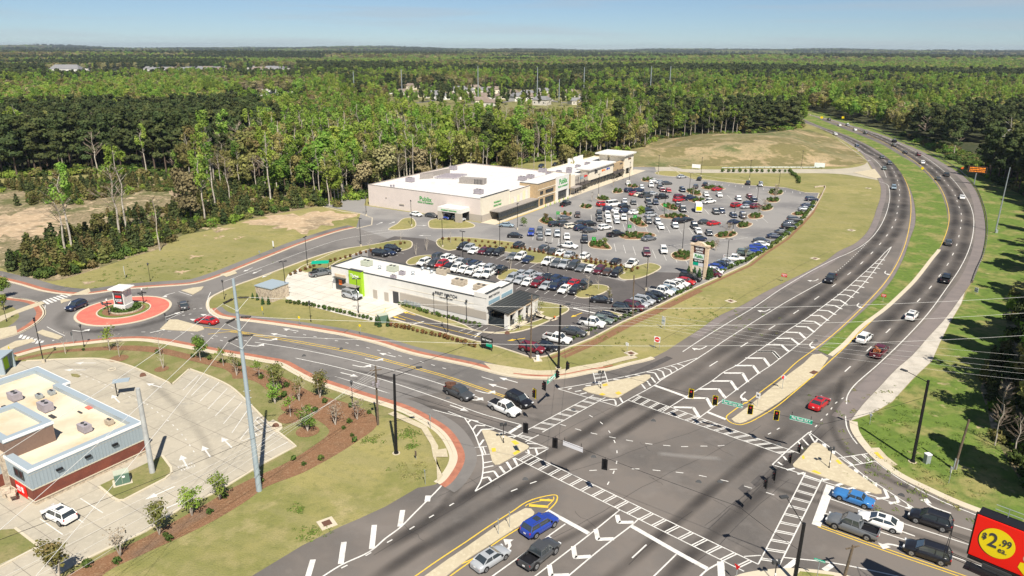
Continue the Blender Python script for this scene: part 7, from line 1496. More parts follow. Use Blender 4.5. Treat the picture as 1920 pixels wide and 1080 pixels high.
# ---- billboard in the right corner
D0 = 68; Lt = at_dist((1834, 964), D0); Lb = at_dist((1817, 1037), D0); zt, zb = Lt.z, Lb.z; Rt = G(1920, 997, zt); ab = azof(Lt.xy, Rt.xy); fr = Frame(Lt.xy, ab); BW = 14.6
cx_ = fr.p(BW/2, -1.2); t = wthing('billboard', (cx_.x, cx_.y, 0), 'big red roadside billboard with a yellow $2.99 ea. oval', 'billboard')
mb = MB(); fr.box(mb, 0, BW, 0, .12, zb, zt); mb.build('poster_panel', 'bb_red', t)
mb = MB(); fr.box(mb, -.15, BW, -.25, -.02, zb-.15, zt+.1); fr.box(mb, 0, BW, -1.4, -.25, zt-.25, zt+.1); mb.build('back_frame', 'black', t)
mb = MB(); fr.box(mb, -.0, BW, -.02, 1.3, zb-.9, zb-.82); fr.box(mb, 0, BW, .0, .25, zb-.35, zb-.1); mb.build('catwalk', 'black', t)
mb = MB()
for i in range(8):
    a = fr.p(i*2-1.5 if i else -1.6, 1.3, zb-.85); b = fr.p(i*2-1.5 if i else -1.6, 1.3, zb+.15) ; mb.tube(a, b, .03, n=5)
mb.tube(fr.p(-1.6, 1.3, zb+.15), fr.p(BW, 1.3, zb+.15), .03, n=5); mb.tube(fr.p(-1.6, 1.3, zb-.35), fr.p(BW, 1.3, zb-.35), .03, n=5); mb.tube(fr.p(-1.6, 0, zb-.85), fr.p(-1.6, 1.3, zb-.85), .03, n=5); mb.tube(fr.p(-1.6, 0, zb-.85), fr.p(BW, 0, zb-.85), .04, n=5)
mb.tube(fr.p(-1.6, 0, zb-.85), fr.p(-1.6, 0, zb+.9), .03, n=5); mb.tube(fr.p(-1.6, 1.3, zb+.15), fr.p(-1.6, 0, zb+2.2), .03, n=5); mb.tube(fr.p(-1.6, 0, zb+.9), fr.p(-1.6, 0, zb+2.2), .03, n=5); mb.tube(fr.p(-1.6, 0, zb+1.0), fr.p(0, 0, zb+1.0), .03, n=5); mb.build('safety_rail', 'black', t)
mb = MB(); mb.tube(fr.p(2, -1.1, zt+.1), fr.p(2, -1.1, zt+1.0), .03, n=5); mb.tube(fr.p(4.5, -1.1, zt+.1), fr.p(4.5, -1.1, zt+1.0), .03, n=5); mb.tube(fr.p(1, -1.1, zt+.95), fr.p(BW, -1.1, zt+.95), .03, n=5); mb.tube(fr.p(1, -1.1, zt+.5), fr.p(BW, -1.1, zt+.5), .03, n=5); mb.build('top_rail', 'metal', t)
MB().tube((cx_.x, cx_.y, 0), (cx_.x, cx_.y, zt-.5), .5, n=16).build('column', 'black', t)
hB = zt-zb
def ell(u, z, ru_, rz_, d, n=40): return [fr.p(u+ru_*math.cos(a), d, z+rz_*math.sin(a)) for a in np.linspace(0, 2*math.pi, n, endpoint=False)]
uc, zc = 1.84, zb+2.1
for off, m_, d, nm in ((-.08, 'black', .13, 'oval_shadow'), (0, 'bb_yellow', .135, 'oval')): MB().add(ell(uc+off, zc+off*.4, 1.36, 1.42, d), [tuple(range(40))]).build(nm, m_, t)
text('2', 1.9, 'dark_grey', fr.p(uc-.32, .145, zc+.1), ab, t, bold=.03, squash=.80); text('$', .85, 'dark_grey', fr.p(uc-.98, .145, zc+.28), ab, t, bold=.02, squash=.8); text('.99', 1.0, 'dark_grey', fr.p(uc+.62, .145, zc+.25), ab, t, bold=.02, squash=.72); text('ea.', .8, 'dark_grey', fr.p(uc+.52, .145, zc-.5), ab, t, bold=.004, squash=.8)
MB().add(ell(4.15, zb+1.75, .30, .36, .14, 20), [tuple(range(20))]).build('printed_head', 'skin', t); MB().add(ell(4.25, zb+2.0, .38, .34, .136, 20), [tuple(range(20))]).build('printed_hair', 'brown_wall', t)
MB().add([fr.p(u, .142, zb+z) for u, z in ((3.75, 1.25), (4.5, 1.35), (5.2, .9), (5.1, .05), (4.3, .05), (3.65, .7))], [tuple(range(6))]).build('printed_dress', 'bb_yellow', t)
mb = MB(); fr.box(mb, 1.2, 3.4, .26, .34, zb-.75, zb-.2); o = mb.build('operator_plate', 'dark_grey', t)

# ---- street furniture and small things
t = thing('utility_cabinet', G(230, 905), 'green transformer cabinet on a concrete pad beside the concrete pole', 'transformer', None, R(33)); MB().box((0, 0, .08), (2.2, 1.9, .16)).build('pad', 'curb', t); MB().box((0, 0, .85), (1.7, 1.4, 1.35)).build('cabinet', 'box_green', t); MB().box((0, .05, 1.58), (1.75, 1.2, .12)).box((-.02, -.72, .9), (.04, .05, 1.1)).build('lid', 'hvac_green', t); MB().box((.2, -.715, 1.2), (.3, .02, .25)).build('warning_label', 'white', t)
t = thing('utility_cabinet', G(718, 604), 'green transformer cabinet between clipped conical shrubs', 'transformer', None, R(30)); MB().box((0, 0, .85), (1.9, 1.4, 1.6)).build('cabinet', 'box_green', t); MB().box((0, 0, 1.7), (2.0, 1.5, .1)).build('lid', 'hvac_green', t)
t = thing('signal_cabinet', G(1737, 868), 'grey signal control cabinet beside the right black pole', 'cabinet', None, .2); MB().box((0, 0, .65), (.7, .6, 1.3)).build('cabinet', 'metal', t); MB().box((0, 0, 1.37), (.8, .7, .14)).build('lid', 'lilac', t)
t = thing('signal_cabinet', G(1008, 676), 'white pedestal cabinet on a pad in the street corner turf', 'cabinet', None, .2); MB().box((0, 0, .5), (.6, .5, 1.0)).build('cabinet', 'bright', t); MB().box((0, 0, .05), (1.5, 1.1, .1)).build('pad', 'curb', t)
for (px, lb) in (((613, 982), 'square storm drain in the turf beside the hatched shoulder'), ((1183, 663), 'square storm drain in the turf below the small blue sign'), ((1370, 565), 'square storm drain in the turf of the highway slope'), ((1528, 485), 'square storm drain in the upper turf slope'), ((1596, 432), 'square storm drain at the top of the turf slope'), ((1628, 353), 'square drain grate near the side road')):
    g = G(*px); t = thing('storm_drain', g, lb, 'drain', 'turf storm drains', R(35)); MB().box((0, 0, .05), (1.9, 1.9, .1)).build('collar', 'curb', t); MB().box((0, 0, .115), (1.0, 1.0, .03)).build('grate', 'rust', t)
for (px, s_, lb) in (((1526, 698), 1.5, 'rusty grate set in the concrete median'), ((134*3, 799*0+801), .1, '')):
    if lb: tag(MB().box(G(px[0], px[1], Zr+.03), (s_, .9, .04), R(40)).build('drain_grate', 'rust'), lb, 'drain')
for (px, lb) in (((268, 704), 'brown drain cover in the forecourt kerb'), ((517, 799), 'brown drain cover on the pale pad by the hatched bays'), ((951, 625), 'brown drain cover in the restaurant kerb')): tag(MB().tube(G(px[0], px[1], .14), G(px[0], px[1], .2), .5, n=14).build('drain_cover', 'rust'), lb, 'drain', 'kerb drain covers')
struct('landing', MB().flat(P2([(502, 792), (512, 787), (528, 795), (530, 803), (519, 812), (508, 803)]), .05), 'curb')
tag(MB().tube(G(1040, 594, .15), G(1040, 594, .9), .22, .12, n=10).build('traffic_barrel', 'orange'), 'orange traffic barrel at the end of the restaurant path', 'barrel')
for px, lb in (((271, 855*0+850), ''), ((210, 693), 'pale ring shaped manhole on the lawn edge')):
    if lb: tag(MB().curb([G(*px).xy+az(a)*.6 for a in range(0, 360, 30)], 0, .08, .2, closed=True).build('manhole_ring', 'curb'), lb, 'manhole')
# menu canopy boards of the forecourt
t = thing('menu_canopy', G(232, 742), 'flat grey drive-through canopy beside the dark car', 'canopy', None, R(20)); MB().box((0, 0, 2.7), (2.4, 1.4, .12)).build('roof', 'coping', t); MB().tube((-.9, 0, 0), (-.9, 0, 2.64), .08).build('post', 'black', t)
t = thing('menu_canopy', G(601, 513), 'green canopy over the pickup truck by the salon', 'canopy', None, R(10)); MB().box((0, 1.2, 2.6), (4.2, 2.6, .12)).build('roof', 'street_green', t); MB().tube((-1.9, 2, 0), (-1.9, 2, 2.54), .06).tube((1.9, 2, 0), (1.9, 2, 2.54), .06).build('post', 'black', t)
for i, (x, y) in enumerate([(12, 923), (22, 928)]): tag(MB().box(G(x, y, .5), (.9, .9, 1.0), R(33)).box(G(x, y, 1.03), (.8, .8, .06), R(33)).build('stone_planter', 'stone'), 'square stone bin surround %s of the red poster' % ('further left', 'just left')[i], 'planter', 'stone planters')
# guardrails
def guardrail(pts, label, step=1.9):
    P = resample(SP(pts, 6), step); t = wthing('guardrail', (*P[0], 0), label, 'guardrail'); mb = MB(); A = P
    n = len(P); vs2 = []
    for (z, o_) in ((.45, 0), (.53, .06), (.6, 0), (.67, .06), (.78, 0)): vs2 += [(q.x, q.y, z) for q in offs(P, o_)]
    mb.add(vs2, [(k*n+i, k*n+i+1, (k+1)*n+i+1, (k+1)*n+i) for k in range(4) for i in range(n-1)]); mb.build('rail', 'metal', t)
    pm = MB().box((0, 0, .38), (.15, .15, .76)).build('post', 'wood', mesh_only=True)
    for i, p in enumerate(P[:290:(1 if len(P) < 290 else 2)]): o = link('post', pm, t); o.location = (p.x, p.y, 0); o.matrix_parent_inverse = WORLD[t.name]
guardrail([(1823, 531), (1831, 508), (1843, 481), (1850, 445), (1849, 410), (1841, 380), (1829, 353), (1811, 332), (1793, 317), (1760, 297), (1727, 280), (1693, 267), (1660, 252), (1627, 241), (1593, 231)], 'long steel guardrail curving along the outer shoulder of the right carriageway', 2.4)
guardrail([(1353, 317), (1400, 316), (1500, 316), (1547, 316)], 'steel guardrail along the far side of the side road', 3.0)
# bridge deck far away
tag(MB().box(G(1495, 213, .5), (26, 1.0, 1.0), R(-58)).build('bridge_parapet', 'island'), 'low pale bridge parapet where the highway meets the trees', 'bridge')

# ================================================================ VEGETATION
VR = random.Random(3)
def leafcloud(mb, lobes, n, size, flat=.5, mi=0):
    """leaf faces scattered in the shells of several lobes"""
    tot = sum(l[3]*l[4] for l in lobes); vs2 = []; fs2 = []
    for (cx, cy, cz, r, rz_) in lobes:
        k = int(n*(r*rz_)/tot)
        for _ in range(k):
            th = VR.uniform(0, 2*math.pi); u = VR.uniform(-1, 1); s = math.sqrt(1-u*u); rr = VR.uniform(.55, 1.08)
            c = Vector((cx+r*s*math.cos(th)*rr, cy+r*s*math.sin(th)*rr, cz+rz_*u*rr)); nrm = Vector((s*math.cos(th), s*math.sin(th), u*flat+.35)).normalized()
            nrm = (nrm+Vector((VR.gauss(0, .45), VR.gauss(0, .45), VR.gauss(0, .45)))).normalized(); a = nrm.orthogonal().normalized(); b = nrm.cross(a); q = VR.uniform(0, 6.28)
            a, b = a*math.cos(q)+b*math.sin(q), b*math.cos(q)-a*math.sin(q); sz = size*VR.uniform(.6, 1.3); o = len(vs2)
            vs2 += [c-a*sz*.5-b*sz*.35, c+a*sz*.5-b*sz*.3, c+a*sz*.35+b*sz*.45, c-a*sz*.4+b*sz*.4]; fs2.append((o, o+1, o+2, o+3))
    mb.add(vs2, fs2, mi)
def branches(mb, top, h, n, spread, r=.07, z0=.45, depth=1, mi=0):
    for _ in range(n):
        z = h*VR.uniform(z0, .97); th = VR.uniform(0, 6.28); L = spread*(1-.55*(z/h-z0)/(1-z0+.01))*VR.uniform(.6, 1.1); a = Vector((0, 0, z)); b = Vector((math.cos(th)*L, math.sin(th)*L, z+L*VR.uniform(.5, 1.1)))
        mb.tube(a, b, r*(1.15-z/h), r*.25, n=4, mi=mi, cap=False)
        for _k in range(depth*3):
            t_ = VR.uniform(.35, 1); c = a.lerp(b, t_); th2 = th+VR.uniform(-1.1, 1.1); l2 = L*VR.uniform(.25, .5); mb.tube(c, c+Vector((math.cos(th2)*l2, math.sin(th2)*l2, l2*VR.uniform(.3, 1.0))), r*.4, r*.12, n=3, mi=mi, cap=False)
def trunk(h, r0, r1, m_, lean=.3, br=0, spread=2):
    mb = MB(); x = y = 0; n = 5; p = Vector((0, 0, 0))
    for i in range(n): q = Vector((x+VR.uniform(-lean, lean)*(i+1)/n, y+VR.uniform(-lean, lean)*(i+1)/n, h*(i+1)/n)); mb.tube(p, q, r0+(r1-r0)*i/n, r0+(r1-r0)*(i+1)/n, n=6, cap=False); p = q
    if br: branches(mb, None, h, br, spread, r=r0*.4)
    return mb.build('trunk', m_, mesh_only=True)
KINDS = {}
def proto(kind, i):
    mb = MB()
    if kind == 'pine':
        h = VR.uniform(15, 19); lobes = []
        for k in range(13):
            z = h*VR.uniform(.36, 1.0); rr = 3.0*(1-.62*(z/h-.36)/.64)*VR.uniform(.55, 1.0); th = VR.uniform(0, 6.28); lobes.append((math.cos(th)*rr*.7, math.sin(th)*rr*.7, z, rr*.55+.55, .9))
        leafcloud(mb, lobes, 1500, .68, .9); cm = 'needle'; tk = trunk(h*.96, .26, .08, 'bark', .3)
    elif kind == 'leafy':
        h = VR.uniform(12, 16); lobes = [(0, 0, h*.68, 3.0, 3.4)]
        for k in range(12): th = VR.uniform(0, 6.28); r = VR.uniform(1.2, 2.9); z = h*VR.uniform(.30, .95); lobes.append((math.cos(th)*r, math.sin(th)*r, z, VR.uniform(1.1, 1.9), VR.uniform(1.0, 1.6)))
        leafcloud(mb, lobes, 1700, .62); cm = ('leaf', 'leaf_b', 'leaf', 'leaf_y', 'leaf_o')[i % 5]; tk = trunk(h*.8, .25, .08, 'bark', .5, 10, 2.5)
    elif kind == 'poplar':
        h = VR.uniform(15, 20); lobes = []
        for k in range(12): z = h*VR.uniform(.42, 1.0); rr = 1.8*(1-.4*abs(z/h-.7)); th = VR.uniform(0, 6.28); lobes.append((math.cos(th)*rr*.8, math.sin(th)*rr*.8, z, VR.uniform(.6, 1.1), VR.uniform(.8, 1.4)))
        leafcloud(mb, lobes, 620, .45); cm = ('leaf', 'leaf_y', 'leaf')[i % 3]; tk = trunk(h*.97, .24, .05, 'bark_pale', .7, 16, 2.2)
    elif kind == 'bare':
        h = VR.uniform(12, 18); mb2 = MB(); branches(mb, None, h, 22, 3.4, .09, .35, 2); cm = 'twig'; tk = trunk(h*.97, .22, .05, 'bark_pale', .5)
    elif kind == 'young':
        h = VR.uniform(2.5, 4.5); lobes = [(0, 0, h*.15, 1.2, .5), (0, 0, h*.4, 1.05, .7), (0, 0, h*.65, .75, .7), (0, 0, h*.88, .4, .6)]; leafcloud(mb, lobes, 260, .45, .9); cm = ('needle', 'leaf_b')[i % 2]; tk = trunk(h*.8, .07, .03, 'bark', .05)
    elif kind == 'bush':
        lobes = [(VR.uniform(-1, 1), VR.uniform(-1, 1), VR.uniform(.4, 1.2), VR.uniform(.7, 1.2), VR.uniform(.6, 1.0)) for _ in range(6)]; leafcloud(mb, lobes, 280, .42); cm = ('leaf_b', 'leaf', 'shrub')[i % 3]; tk = None
    cr2 = mb.build('crown', cm, mesh_only=True); return cr2, tk
NV = dict(pine=5, leafy=5, poplar=4, bare=3, young=4, bush=3)
for k, n in NV.items(): KINDS[k] = [proto(k, i) for i in range(n)]
GRP = dict(pine='pine trees of the woods', leafy='broad leafy trees of the woods', poplar='slender pale trees at the wood edge', bare='bare trees in the woods', young='young pines in the scrub', bush='wild bushes')
LBL = dict(pine='tall dark green pine tree standing in the woods', leafy='broad spring-green leafy tree standing in the woods', poplar='slender pale-trunked tree with thin fresh leaves in the woods', bare='bare grey branching tree among the green woods', young='young low evergreen in the scrub at the left', bush='wild green bush at the wood edge')
NAMEK = dict(pine='pine_tree', leafy='leafy_tree', poplar='slender_tree', bare='bare_tree', young='young_pine', bush='bush')
FIRST = {}
def plant_tree(kind, x, y, s=1.0, label=None, group=None, v=None, z=0, sxy=None):
    v = VR.randrange(NV[kind]) if v is None else v; cm, tk = KINDS[kind][v]
    if tk is None:
        o = link(NAMEK[kind], cm); tag(o, label or LBL[kind], 'bush' if kind == 'bush' else 'tree', group or GRP[kind]); o.location = (x, y, z); o.rotation_euler.z = VR.uniform(0, 6.28); o.scale = (s, s, s); FIRST.setdefault((kind, v), o); return o
    t = thing(NAMEK[kind], (x, y, z), label or LBL[kind], 'tree', group or GRP[kind], VR.uniform(0, 6.28)); t.scale = (sxy or s, sxy or s, s)
    c = link('crown', cm, t); link('trunk', tk, t); FIRST.setdefault((kind, v), c); return t
def wood(x, y):
    """which kind of tree: broad belts of pine and of leafy wood"""
    v = math.sin(x/55+1.3*math.sin(y/80))+math.sin(y/47+x/90+.8)+.8*math.sin((x-y)/31)+.45*math.sin(x/13+y/17)
    return v
# forest sampling
SITEn = [(p.x, p.y) for p in SITE]
def in_view(X, Y, m=.17): a = np.arctan2(X, Y); return (np.abs(a) < R(35.5)+m) & (Y > 0)
HOUSE_A = (G(735, 200).xy, G(1115, 205).xy)
def clearing(X, Y):
    px_az = np.degrees(np.arctan2(X, Y)); D = np.hypot(X, Y)
    c = (px_az > -9.8) & (px_az < 5.5) & (D > 470) & (D < 1010)                       # the housing estate
    c |= (px_az > -21.5) & (px_az < -15.3) & (D > 640) & (D < 890)                 # flats on the left
    c |= (px_az > -32) & (px_az < -16) & (D > 1300) & (D < 1900)                     # bright roofs further left
    c |= (px_az > 31.5) & (px_az < 40) & (D > 400) & (D < 520)
    return c
bands = [(60, 560, 6.2, 1.28), (560, 1300, 8.6, 1.35), (1300, 3000, 15.0, 1.7), (3000, 6500, 30.0, 2.9), (6500, 11000, 55.0, 4.4)]
near = []; far = {}
for (d0, d1, st, sc) in bands:
    xm = d1*math.sin(R(45)); gx = np.arange(-xm, xm, st); gy = np.arange(d0*.55, d1, st); X, Y = np.meshgrid(gx, gy); X = (X+RNG.uniform(-.48, .48, X.shape)*st).ravel(); Y = (Y+RNG.uniform(-.48, .48, Y.shape)*st).ravel()
    D = np.hypot(X, Y); k = (D >= d0) & (D < d1) & in_view(X, Y) & ~clearing(X, Y); X, Y = X[k], Y[k]; k = ~inside_np(X, Y, SITEn); X, Y, = X[k], Y[k]; D = np.hypot(X, Y)
    # highway beyond the last bend stays open
    V = np.sin(X/55+1.3*np.sin(Y/80))+np.sin(Y/47+X/90+.8)+.8*np.sin((X-Y)/31)+.45*np.sin(X/13+Y/17)
    if d0 >= 1300: V = np.sin(X/210+1.1*np.sin(Y/340))+np.sin(Y/190+X/370+.8)+.8*np.sin((X-Y*1.3)/150)+.5*np.sin(Y/420)
    AZ = np.degrees(np.arctan2(X, Y))
    V = V-2.6*((AZ < -13) & (D > 610) & (D < 1080))+1.0*((AZ < -19) & (D > 300) & (D < 590))+1.3*((D > 1250) & (D < 1750))-1.6*((AZ > -14) & (D > 1800) & (D < 3300))-1.5*((AZ > 21) & (D > 760) & (D < 1080))-.8*((AZ > -19) & (AZ < 8) & (D < 470))
    V = V*1.15+RNG.normal(0, .38, X.shape); right = X > Y*.30
    kind = np.where(V > .55+(right & (D < 560))*(-1.3), 0, np.where(V > -2.9, 1, 4)); rr = RNG.random(X.shape); kind = np.where((kind == 1) & (rr < .30) & (D < 1300), 2, kind); kind = np.where((rr > .92) & (D < 1300), 3, kind)
    for i in range(len(X)):
        kk = ('pine', 'leafy', 'poplar', 'bare', 'leafy')[kind[i]]; near.append((D[i], kk, X[i], Y[i], sc*RNG.uniform(.8, 1.2)))
near.sort(key=lambda a: a[0])
# depth of the near pines etc. only what can be seen: the front rows
cnt = dict(pine=0, leafy=0, poplar=0, bare=0)
stuff = {}
# edge distance to favour visible trees
SE = np.array(SITEn)
def edge_dist(x, y): return np.min(np.hypot(SE[:, 0]-x, SE[:, 1]-y))
def tone(kk, x, y):
    if kk != 'leafy': return VR.randrange(NV[kk])
    sc_ = 1 if math.hypot(x, y) < 1300 else 3.2
    q = math.sin(x/(70*sc_)+2*math.sin(y/(120*sc_)))+math.sin(y/(60*sc_)-x/(150*sc_))+VR.gauss(0, .5)
    a_ = math.degrees(math.atan2(x, y)); d_ = math.hypot(x, y); q += VR.gauss(0, .7)+1.1*((a_ < -13 and 610 < d_ < 1080) or (a_ > -14 and 1800 < d_ < 3300) or (a_ > 21 and 760 < d_ < 1080) or (-19 < a_ < 6 and d_ < 420))
    return VR.choice((0, 2, 2, 3)) if q > .2 else (VR.choice((0, 1, 4, 3)) if q > -.5 else VR.choice((1, 4)))
for D, kk, x, y, s in near:
    z = float(terrain(x, y)) if D > 850 else 0
    if D < 480 and cnt[kk] < 285 and edge_dist(x, y) < 75:
        cnt[kk] += 1
        if kk == 'bare' and D > 330: kk2 = kk
        plant_tree(kk, x, y, s, sxy=s*1.05, v=tone(kk, x, y))
    else:
        v = tone(kk, x, y); stuff.setdefault((kk, v), []).append((x, y, z-(.5 if s > 1.5 else 0), s))
# slender pale trees forming the wood edge behind the supermarket
edge = [PW(60+VR.uniform(0, 6), u) for u in np.arange(-8, 64, 2.3)]+[PW(54-u*1.05+VR.uniform(0, 5), 68+VR.uniform(0, 8)+u*.45) for u in np.arange(0, 40, 3.2)]
ed2 = resample(P2([(330, 338), (420, 349), (540, 358), (600, 364), (690, 364)]), 3.4)+resample(P2([(993, 303), (1107, 292), (1150, 284), (1207, 273), (1225, 260), (1300, 256), (1400, 252)]), 4.5)
for p in edge+ed2:
    kk = VR.choice(['poplar', 'poplar', 'poplar', 'leafy', 'bare']); plant_tree(kk, p.x+VR.uniform(-1, 1), p.y+VR.uniform(-1, 1), VR.uniform(.85, 1.1), LBL[kk] if kk == 'bare' else LBL[kk], GRP[kk])
    plant_tree('bush', p.x+VR.uniform(-3, 3), p.y+VR.uniform(-4, 0), VR.uniform(.9, 1.6))
us = []
for p in resample(P2([(-60, 337), (0, 333), (100, 330), (200, 324), (330, 333), (420, 343), (520, 352), (600, 360), (690, 362)]), 2.2):
    for _ in range(3): us.append((p.x+VR.uniform(-3, 3), p.y+VR.uniform(-2, 22), 0, VR.uniform(1.2, 2.6)))
for p in resample([PW(57, 0), PW(58, 62)]+P2(site_px2), 2.4):
    for _ in range(2): us.append((p.x+VR.uniform(-10, 1), p.y+VR.uniform(0, 14), 0, VR.uniform(1.0, 2.3)))
for p in resample(P2(site_px3[4:15]), 2.6):
    for _ in range(2): us.append((p.x+VR.uniform(1, 12), p.y+VR.uniform(-4, 6), 0, VR.uniform(1.0, 2.3)))
for q in us: stuff.setdefault(('bush', VR.randrange(3)), []).append(q)
# trees standing in front on the left
for (x, y, kk, s, lb) in [(122, 470, 'bare', 1.0, 'pale bare tree leaning over the left scrub, leftmost'), (135, 468, 'poplar', .95, 'fresh green slender tree beside the leftmost bare tree'), (225, 445, 'bare', 1.15, 'tallest pale bare tree in the left scrub'), (240, 440, 'poplar', 1.0, 'pale slender tree right of the tallest bare tree'), (360, 415, 'leafy', .95, 'bright green tree standing alone before the dark pines'), (385, 420, 'poplar', .9, 'slender tree right of the bright green lone tree'), (405, 398, 'poplar', .9, 'slender leaning tree in the middle of the left scrub'), (432, 385, 'bare', .8, 'thin bare trunk in the middle of the left scrub'), (508, 382, 'poplar', 1.05, 'forked pale tree with light green top before the woods'), (515, 372, 'leafy', .8, 'pale green broad tree behind the forked one'), (612, 352, 'poplar', 1.1, 'tall slender tree left of the supermarket'), (580, 345, 'poplar', .8, 'small slender tree left of the supermarket'), (190, 455, 'leafy', .45, 'small bushy tree by the bare earth'), (300, 470, 'bare', .7, 'leaning bare trunk over the scrub')]:
    g = G(x, y); plant_tree(kk, g.x, g.y, s*1.32, lb, 'trees standing before the left woods')
scrn = [(p.x, p.y) for p in P2([(22, 500), (45, 472), (135, 437), (250, 432), (360, 412), (430, 396), (520, 376), (600, 366), (680, 361), (650, 370), (590, 386), (450, 413), (390, 430), (340, 440), (300, 464), (240, 482), (170, 505), (100, 524), (60, 520), (20, 510)])]
cntb = 0; rest = []
def fill(poly, step, kinds, smin, smax, maxn=10**9, name=None):
    xs_ = [p[0] for p in poly]; ys_ = [p[1] for p in poly]; gx, gy = np.meshgrid(np.arange(min(xs_), max(xs_), step), np.arange(min(ys_), max(ys_), step)); gx = (gx+RNG.uniform(-.5, .5, gx.shape)*step).ravel(); gy = (gy+RNG.uniform(-.5, .5, gy.shape)*step).ravel()
    k = inside_np(gx, gy, poly); return [(x, y, VR.choice(kinds), VR.uniform(smin, smax)) for x, y in zip(gx[k], gy[k])]
L1 = fill(scrn, 2.3, ['young', 'young', 'bush', 'bush'], .7, 1.35)
up = [(p.x, p.y) for p in P2([(-80, 352), (0, 345), (200, 335), (330, 340), (500, 352), (620, 362), (520, 376), (430, 394), (350, 408), (200, 410), (190, 392), (100, 384), (0, 388), (-80, 395)])]
L2 = [q for q in fill(up, 3.0, ['young', 'young', 'bush'], .7, 1.2) if math.sin(q[0]/9+1)+math.sin(q[1]/11+.5) > -.6]
L2 += [q for q in fill([(p.x, p.y) for p in P2([(150, 430), (260, 400), (350, 405), (430, 396), (360, 412), (250, 431), (180, 436)])], 3.4, ['young', 'bush'], .5, 1.0) if VR.random() < .6]
allb = sorted(L1+L2, key=lambda q: math.hypot(q[0], q[1])); cy = dict(young=0, bush=len(edge+ed2))
for x, y, kk, s in allb:
    if cy[kk] < 290: cy[kk] += 1; plant_tree(kk, x, y, s)
    else: stuff.setdefault((kk, VR.randrange(NV[kk])), []).append((x, y, 0, s))
# right bank: big dark crowns near the road and brush at their feet
for (x, y, kk, s) in [(1925, 520, 'pine', 1.0), (1925, 560, 'pine', .95), (1915, 600, 'pine', .9), (1912, 640, 'leafy', .85), (1895, 665, 'pine', .75), (1905, 700, 'pine', .9), (1893, 728, 'leafy', .7), (1912, 750, 'pine', .95), (1940, 640, 'pine', 1.0), (1950, 590, 'leafy', 1.0), (1945, 500, 'pine', 1.05), (1930, 470, 'pine', .95), (1935, 440, 'pine', 1.0), (1925, 790, 'pine', .85), (1950, 700, 'pine', 1.0)]:
    g = G(x, y); plant_tree(kk, g.x+3, g.y, s, v=None, group='trees crowding the right bank', label='dark pine crowding the right bank' if kk == 'pine' else 'leafy tree crowding the right bank')
br = [(p.x, p.y) for p in P2([(1895, 560), (1880, 650), (1850, 690), (1838, 730), (1852, 770), (1858, 803), (1882, 850), (1912, 900), (1990, 980), (2050, 900), (1990, 560)])]
struct('scrub_ground', MB().flat([Vector(p) for p in br], .014), 'scrub')
for x, y, kk, s in fill(br, 2.6, ['bush', 'bush', 'young'], .5, 1.1): stuff.setdefault((kk, VR.randrange(NV[kk])), []).append((x, y, 0, s))
for i, (x, y) in enumerate([(1865, 835), (1900, 860), (1872, 790)]): g = G(x, y); plant_tree('bare', g.x, g.y, .5, ('leaning dead tree nearest the right edge brush', 'dead tree low in the right edge brush', 'dead tree high in the right edge brush')[i], 'dead trees in the right brush')

# distant woods: point clouds carrying instances of the same trees
def scatter(name, pts, src, label):
    me = bpy.data.meshes.new(name); me.vertices.add(len(pts)); me.vertices.foreach_set('co', np.array([p[:3] for p in pts], 'f').ravel())
    a = me.attributes.new('s', 'FLOAT', 'POINT'); a.data.foreach_set('value', np.array([p[3] for p in pts], 'f')); a = me.attributes.new('r', 'FLOAT', 'POINT'); a.data.foreach_set('value', RNG.uniform(0, 6.28, len(pts)).astype('f'))
    o = link(name, me); tag(o, label, 'woodland', None, 'stuff'); ng = bpy.data.node_groups.new(name, 'GeometryNodeTree'); ng.interface.new_socket('Geometry', in_out='INPUT', socket_type='NodeSocketGeometry'); ng.interface.new_socket('Geometry', in_out='OUTPUT', socket_type='NodeSocketGeometry')
    N = ng.nodes; Lk = ng.links; gi = N.new('NodeGroupInput'); go = N.new('NodeGroupOutput'); ip = N.new('GeometryNodeInstanceOnPoints'); oi = N.new('GeometryNodeObjectInfo'); oi.transform_space = 'ORIGINAL'; oi.inputs['Object'].default_value = src; oi.inputs['As Instance'].default_value = True
    s_ = N.new('GeometryNodeInputNamedAttribute'); s_.data_type = 'FLOAT'; s_.inputs[0].default_value = 's'; r_ = N.new('GeometryNodeInputNamedAttribute'); r_.data_type = 'FLOAT'; r_.inputs[0].default_value = 'r'; cx = N.new('ShaderNodeCombineXYZ'); Lk.new(r_.outputs['Attribute'], cx.inputs['Z'])
    mp = N.new('GeometryNodeMeshToPoints') if False else None
    Lk.new(gi.outputs[0], ip.inputs['Points']); Lk.new(oi.outputs['Geometry'], ip.inputs['Instance']); Lk.new(cx.outputs[0], ip.inputs['Rotation'])
    c2 = N.new('ShaderNodeCombineXYZ'); mm = N.new('ShaderNodeMath'); mm.operation = 'POWER'; mm.inputs[1].default_value = .6; Lk.new(s_.outputs['Attribute'], mm.inputs[0]); Lk.new(s_.outputs['Attribute'], c2.inputs[0]); Lk.new(s_.outputs['Attribute'], c2.inputs[1]); Lk.new(mm.outputs[0], c2.inputs[2]); Lk.new(c2.outputs[0], ip.inputs['Scale'])
    Lk.new(ip.outputs[0], go.inputs[0]); m_ = o.modifiers.new('scatter', 'NODES'); m_.node_group = ng; return o
SL = dict(pine='mass of dark pines filling the distant woods', leafy='mass of spring-green trees filling the distant woods', poplar='mass of thin fresh green trees within the woods', bare='scattered bare crowns within the woods', young='low evergreens covering the scrub', bush='rough brush along the wood edge')
